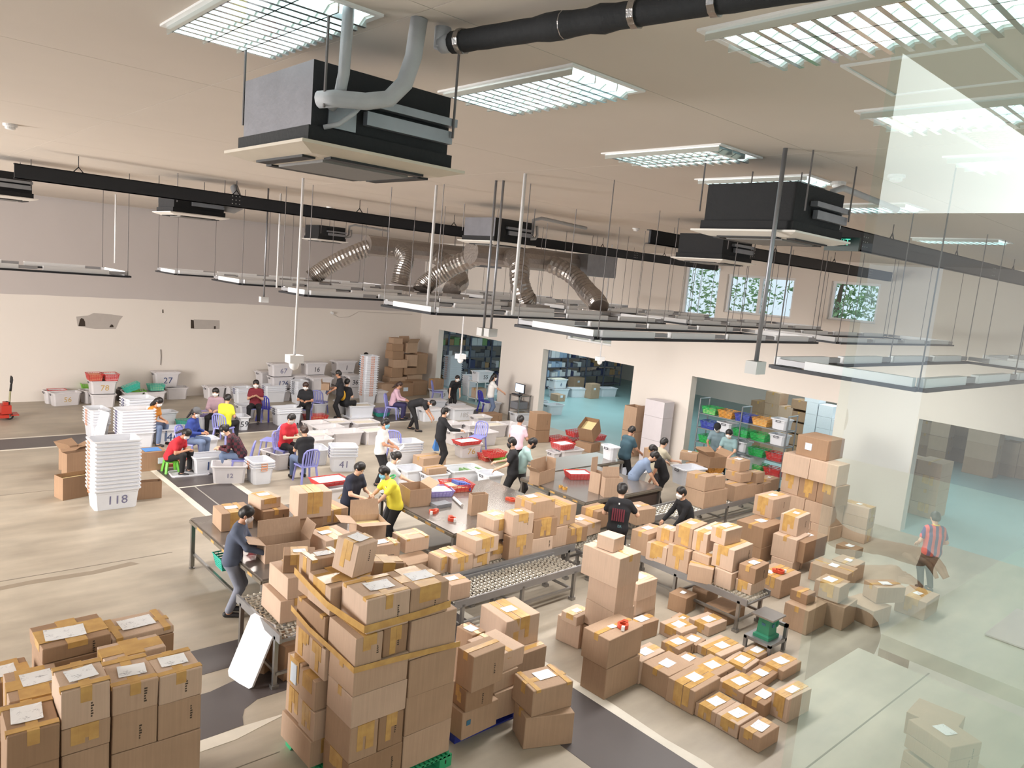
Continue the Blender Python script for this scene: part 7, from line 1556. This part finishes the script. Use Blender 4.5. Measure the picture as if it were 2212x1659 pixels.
# open cartons around the 118 stack
OX(Z1, 'large open carton lying behind the tall 118 stack', (640, 1110), (605, 1090), (895, 1070), z0=0, h=.55, flaps=(None, None, .35, .35), tone=3)
OX(Z1, 'open carton with cream papers left of the tall 118 stack', (600, 1345), (535, 1305), (815, 1310), B=(600, 1557), flaps=(None, None, None, None), tone=3, fill=.8)
OX(Z1, 'brown open carton tucked behind the 118 stack, right side', (1290, 1390), (1270, 1365), (1472, 1375), B=(1292, 1552), flaps=(None, None, None, None), tone=3)
P = G(Z1(1345, 1280)); e = carton_at('brown carton with blue sheet on its lid behind the 118 stack', P.x, P.y, 0, .58, .5, .46, 0, lab=0, tape='n', tone=3, group='open cardboard cartons', side_lab=(.65, .35, .16, .14, 'f')); MB().box((.1, .05, .46), (.48, .4, .464)).obj('blue_sheet', mat('blue_sheet', srgb(84, 140, 206), .5), e)
P = G(Z1(700, 1290)); e = open_carton('crumpled dark carton heaped before the large open one', P.x, P.y, 0, .5, .45, .5, .5, flaps=(.3, .4, .3, .2), tone=3)
# open cartons on the tables
OX(kL, 'big open carton with raised flaps in front of the man in grey', (925, 1035), (785, 905), (1592, 940), z0=ZL - .02, h=.3, flaps=(None, .12, .08, .42), tone=0, fl=.24)
kU = view(700, 1090, 6.9125)
OX(kU, 'open carton the man in yellow jersey is packing', (490, 290), (140, 185), (935, 255), z0=ZM + .2, h=.34, flaps=(.45, None, .08, .45), tone=0, fl=.26, fill=.7)
OX(kT, 'open carton under the hands of the woman in pale grey', (135, 440), (60, 380), (305, 425), z0=ZT, h=.34, flaps=(None, .35, None, None), tone=1, fl=.2)
OX(kT, 'tall open carton alone on the middle table', (630, 480), (550, 465), (758, 470), z0=ZT, h=.4, flaps=(None, None, None, None), tone=1)
OX(kT, 'open carton before the man in mint green', (1165, 300), (1120, 270), (1290, 260), z0=ZT, h=.3, flaps=(None, .0, .02, .3), tone=1, fl=.22)
OX(kT, 'tall open carton on the right table, left of two', (1650, 310), (1540, 290), (1700, 300), z0=ZT, h=.46, flaps=(None, None, .0, None), tone=0, fl=.3)
OX(kT, 'tall open carton on the right table, right of two', (1690, 345), (1665, 325), (1830, 345), z0=ZT, h=.42, flaps=(None, None, .05, None), tone=0, fl=.2)
carton_at('closed carton on the floor behind the books tote, upper', *tuple(G(Z3(500, 1500)))[:2], 0, .75, .5, .35, 0, lab=0, tape='t', tone=1, group='open cardboard cartons'); carton_at('closed carton lying in the tote right of the woman in pale grey', ptc.x + .1, ptc.y + .09, .012, .55, .38, .5, 0, lab=0, tape='t', tone=1, group='open cardboard cartons')
P = G(Z3(1570, 1225)); carton_at('tall brown carton right of the man in pink', P.x, P.y, .42, .55, .5, .55, -.2, lab=0, tape='n', tone=3, ink=True, group='open cardboard cartons'); carton_at('carton below the tall brown one right of the man in pink', P.x, P.y, 0, .55, .5, .418, -.2, lab=0, tape='n', tone=3, group='open cardboard cartons')
carton_at('low open tray carton among the open totes', *tuple(G(Z3(1110, 1030)))[:2], .0, .75, .5, .28, 0, lab=0, tape='n', tone=3, group='open cardboard cartons')
# cartons on the far conveyor
kH = view(1440, 940, 4.533); hg = 'cartons on the far conveyor'
h1 = BX(kH, 'big lower carton at the near end of the far conveyor', (370, 562), (175, 500), (600, 530), B=(355, 725), z0=ZB, lab=0, tape='n', ink=False, tone=1, group=hg)
BX(kH, 'carton with lid strip on the big lower one of the far conveyor', (380, 410), (185, 360), (470, 390), B=(368, 557), z0=h1.z1, lab=0, tape='t', ink=False, tone=1, group=hg)
BX(kH, 'narrow carton beside the one with lid strip on the far conveyor', (475, 410), (460, 380), (602, 402), z0=h1.z1, h=.3, lab=0, tape='t', ink=False, tone=1, group=hg)
h2 = BX(kH, 'carton second from the near end of the far conveyor', (690, 500), (600, 435), (780, 475), B=(655, 655), z0=ZB, lab=0, tape='t', ink=False, tone=1, group=hg)
for i, (T, L, R, B) in enumerate((((790, 500), (775, 470), (868, 485), (770, 625)), ((875, 490), (870, 460), (950, 470), (870, 600)), ((950, 480), (945, 450), (1010, 460), (945, 585)), ((1005, 440), (950, 390), (1080, 420), (1005, 560)))):
    BX(kH, 'carton in the rear half of the far conveyor, %s' % ('first', 'second', 'third', 'last beside the big block')[i], T, L, R, B=B, z0=ZB, lab=.12 if i == 3 else 0, tape='t', ink=False, tone=1, group=hg)
h3 = BX(kH, 'stacked lower carton under the label topped one of the far conveyor', (745, 385), (590, 335), (830, 370), B=(720, 470), z0=ZB + .38, lab=0, tape='t', ink=False, tone=1, group=hg)
BX(kH, 'label topped carton highest on the far conveyor', (715, 260), (580, 225), (805, 245), B=(710, 365), z0=h3.z1, lab=.2, tape='t', ink=False, tone=1, group=hg)
BX(kH, 'carton with torn corner behind the highest ones of the far conveyor', (870, 375), (800, 345), (945, 365), B=(870, 480), z0=ZB + .3, lab=0, tape='t', ink=False, tone=1, group=hg)
OX(kH, 'open carton the two workers by the rack are packing', (430, 215), (340, 165), (590, 215), z0=.9, h=.3, flaps=(None, .3, .35, .3), tone=3, fl=.22)
BX(kH, 'carton with strip label before the man in beige', (300, 190), (140, 155), (320, 165), z0=.75, h=.22, lab=.15, tape='t', ink=False, tone=1, group=hg); BX(kH, 'wide flat carton right of the man in beige', (360, 270), (190, 225), (480, 240), z0=.6, h=.25, lab=0, tape='n', ink=False, tone=3, group=hg)
BX(view(1180, 960, 4.233), 'ochre carton behind the man in dark teal', (1000, 55), (925, 20), (1065, 40), z0=.8, h=.3, lab=0, tape='t', tone=1, group=hg)
OX(view(1180, 960, 4.233), 'open carton between the tables beside a chip board', (480, 190), (430, 150), (570, 190), z0=.3, h=.4, flaps=(None, None, None, None), tone=3)
# books in the tote
for i, c_ in enumerate((3, 3, 0, 0, 3, 0)):
    P = G(Z3(915 + i * 38, 1500 - i * 2), .36); o = goods(P.x, P.y, .12, .05, .3, .27, GOODS[c_], '%s book standing in the books tote' % ('leftmost green', 'second green', 'third white', 'fourth white', 'fifth green', 'rightmost white')[i], 'books in the tote', name='book', cat='book')
for i in range(6):
    P = G(kT(520 + i * 18, 385 + i * 3), ZT + .14); goods(P.x, P.y, ZT + .02, .03, .25, .14, mat('blue_book', srgb(70, 90, 170), .5), 'blue spined book in the red basket on the middle table', 'blue books in the red basket', name='book', cat='book')
P = G(kT(345, 590), ZT); goods(P.x, P.y, ZT, .35, .22, .07, GOODS[2], 'grey flat device at the front of the middle table', 'table things', name='flat_device', cat='device')
e = MB().tube([G(kT(480, 500), ZT + .03), G(kT(545, 560), ZT + .03)], .03, 12).obj('paper_roll', M_white, None); tag(e, 'white paper roll lying on the middle table', 'paper roll')
# ---------------------------------------------------------------- fixed window pane on the right and the office it mirrors
PY = 0.25
pane = struct(MB().box((.585, PY, 3.7), (6.0, PY + .008, ZC)).obj('window_5', glass('fixed_pane', (.95, 1.0, .99), 1.3)), 'tall clear glass pane of the mezzanine that mirrors the office')
M_ofl = mat('office_floor', srgb(206, 212, 204), .4, var=.04)
struct(MB().box((-3, -5.5, 3.5), (8, PY, 3.7)).obj('floor', M_ofl), 'pale office floor of the mezzanine')
struct(MB().box((-3, -5.7, 3.5), (8, -5.5, ZC)).obj('wall_office', M_wall), 'white rear wall of the mezzanine office')
M_desk = mat('pale_green_desk', srgb(216, 230, 214), .25)
def desk(x0, x1, label):
    e = empty('office_desk', (x0, 2 * PY - .69, 3.7)); tag(e, label, 'desk', 'office desks'); w, d = x1 - x0, .69 - PY - .03
    MB().box((0, 0, .71), (w, d, .75)).obj('desk_top', M_desk, e); MB().box((0, 0, .66), (w, .02, .71)).obj('apron', mat('desk_edge', srgb(120, 116, 100), .5), e)
    for xx in (.02, w - .06):
        for yy in (.02, d - .06): MB().box((xx, yy, 0), (xx + .04, yy + .04, .71)).obj('leg', M_rub, e)
desk(2.04, 4.6, 'pale green office desk mirrored large in the glass'); desk(.85, 1.9, 'second pale office desk mirrored at the lower edge of the glass')
for i, (x, y, w, d, m) in enumerate(((2.3, .0, .3, .2, M_white), (2.7, .02, .22, .16, M_bluelab), (3.1, -.1, .3, .2, M_white))):
    e = MB().box((0, 0, 0), (w, d, .004)).obj('paper_sheet', m, None, (x, y - .02, 4.452), .2 * i); tag(e, ('white papers at the near end of the mirrored desk', 'pale blue sheet in the middle of the mirrored desk', 'white papers at the far end of the mirrored desk')[i], 'paper', 'papers on the office desk')
e = MB().box((0, 0, 0), (.42, .14, .02)).obj('keyboard', M_rub, None, (3.3, .05, 4.452)); tag(e, 'black keyboard on the mirrored desk', 'keyboard')
e = empty('office_chair', (2.35, -.85, 3.7)); tag(e, 'dark swivel office chair mirrored in the glass', 'chair')
MB().box((-.24, -.22, .43), (.24, .24, .5)).obj('seat', cloth('navy_seat', (52, 62, 84)), e); MB().box((-.22, -.3, .55), (.22, -.24, 1.05)).obj('backrest', cloth('navy_seat', (52, 62, 84)), e); MB().tube([(0, 0, .08), (0, 0, .43)], .03, 8).obj('gas_lift', M_black, e)
for k in range(5): a_ = 2 * math.pi * k / 5; MB().bar((0, 0, .09), (.28 * math.cos(a_), .28 * math.sin(a_), .06), .04).tube([(.28 * math.cos(a_), .28 * math.sin(a_) - .015, .03), (.28 * math.cos(a_), .28 * math.sin(a_) + .015, .03)], .03, 8).obj('star_leg', M_black, e)
po = person('office worker in pale blue shirt seated at the mirrored desk', None, 0, cloth('pale_blue_shirt', (184, 206, 222)), blackp, pose='sit', lean=.2, hp=.4, hands=((.16, .5, .82), (-.16, .48, .82)), mask=None, xy=(2.35, -.82), vox=.02)
po[0].location.z = 3.7; po[0].rotation_euler = (0, 0, -.15)
# ---------------------------------------------------------------- trees of the mirrored windows, added outside the high windows
M_leaf = [mat('leaf_a', srgb(96, 132, 84), .6, var=.2, scale=3), mat('leaf_b', srgb(126, 158, 104), .6, var=.2, scale=3)]; M_bark = mat('bark', srgb(92, 78, 64), .9)
for i, (x, y, z, r) in enumerate(((38, 24, 6.0, 3.4), (38, 17.5, 6.2, 2.6), (37, 30.5, 5.6, 3.0))):
    e = empty('tree', (x, y, -.3)); tag(e, ('broad tree beyond the mirrored double window', 'tree beyond the mirrored high window nearest the camera', 'tree beyond the mirrored low wide window')[i], 'tree', 'trees outside the mirrored windows')
    MB().tube([(0, 0, 0), (.1, .1, z - r * .3), (.2, 0, z + r * .4)], [.22, .16, .06], 8).obj('trunk', M_bark, e)
    b = MB(); rr = random.Random(i)
    for k in range(1400):
        v_ = Vector((rr.gauss(0, 1), rr.gauss(0, 1), rr.gauss(0, 1))).normalized() * r * rr.uniform(.45, 1.0); c0 = Vector((0, 0, z + .3)) + v_; t1 = Vector((rr.gauss(0, 1), rr.gauss(0, 1), rr.gauss(0, 1))).normalized(); t2 = t1.orthogonal().normalized(); s_ = rr.uniform(.1, .2)
        b.add([c0 - t1 * s_, c0 + t2 * s_ * .5, c0 + t1 * s_, c0 - t2 * s_ * .5], [(0, 1, 2, 3)], 0 if rr.random() < .5 else 1)
    b.obj('crown', M_leaf, e)

# ================================================================ let touching cartons and totes fit side by side: trim hidden far sides
B_ = [r for r in REG if r is not None and abs(r[7]) < .5 and abs(r[0].rotation_euler.x) < 1e-4 and abs(r[0].rotation_euler.y) < 1e-4]
S_ = {id(r): [1.0, 1.0, 1.0] for r in B_}
def box_of(r):
    e, x, y, z0, w, d, h, a = r; s = S_[id(r)]; w, d, h = w * s[0], d * s[1], h * s[2]
    cx_, cy_ = x + math.cos(a) * w / 2 - math.sin(a) * d / 2, y + math.sin(a) * w / 2 + math.cos(a) * d / 2
    return (cx_ - w / 2, cy_ - d / 2, z0), (cx_ + w / 2, cy_ + d / 2, z0 + h)
for it in range(4):
    for i in range(len(B_)):
        for j in range(i):
            A, Bq = B_[i], B_[j]
            if abs(A[1] - Bq[1]) > 1.6 or abs(A[2] - Bq[2]) > 1.6: continue
            (a0, a1), (b0, b1) = box_of(A), box_of(Bq)
            pen = [min(a1[k], b1[k]) - max(a0[k], b0[k]) for k in range(3)]
            if min(pen) < .004: continue
            for k in sorted(range(3), key=lambda q: pen[q]):
                lo = A if a0[k] < b0[k] else Bq; n = S_[id(lo)][k]; size = (lo[4], lo[5], lo[6])[k]
                nn_ = n - (pen[k] + .003) / size
                if nn_ > .5: S_[id(lo)][k] = nn_; break
for r in B_:
    if S_[id(r)] != [1.0, 1.0, 1.0]: r[0].scale = S_[id(r)]
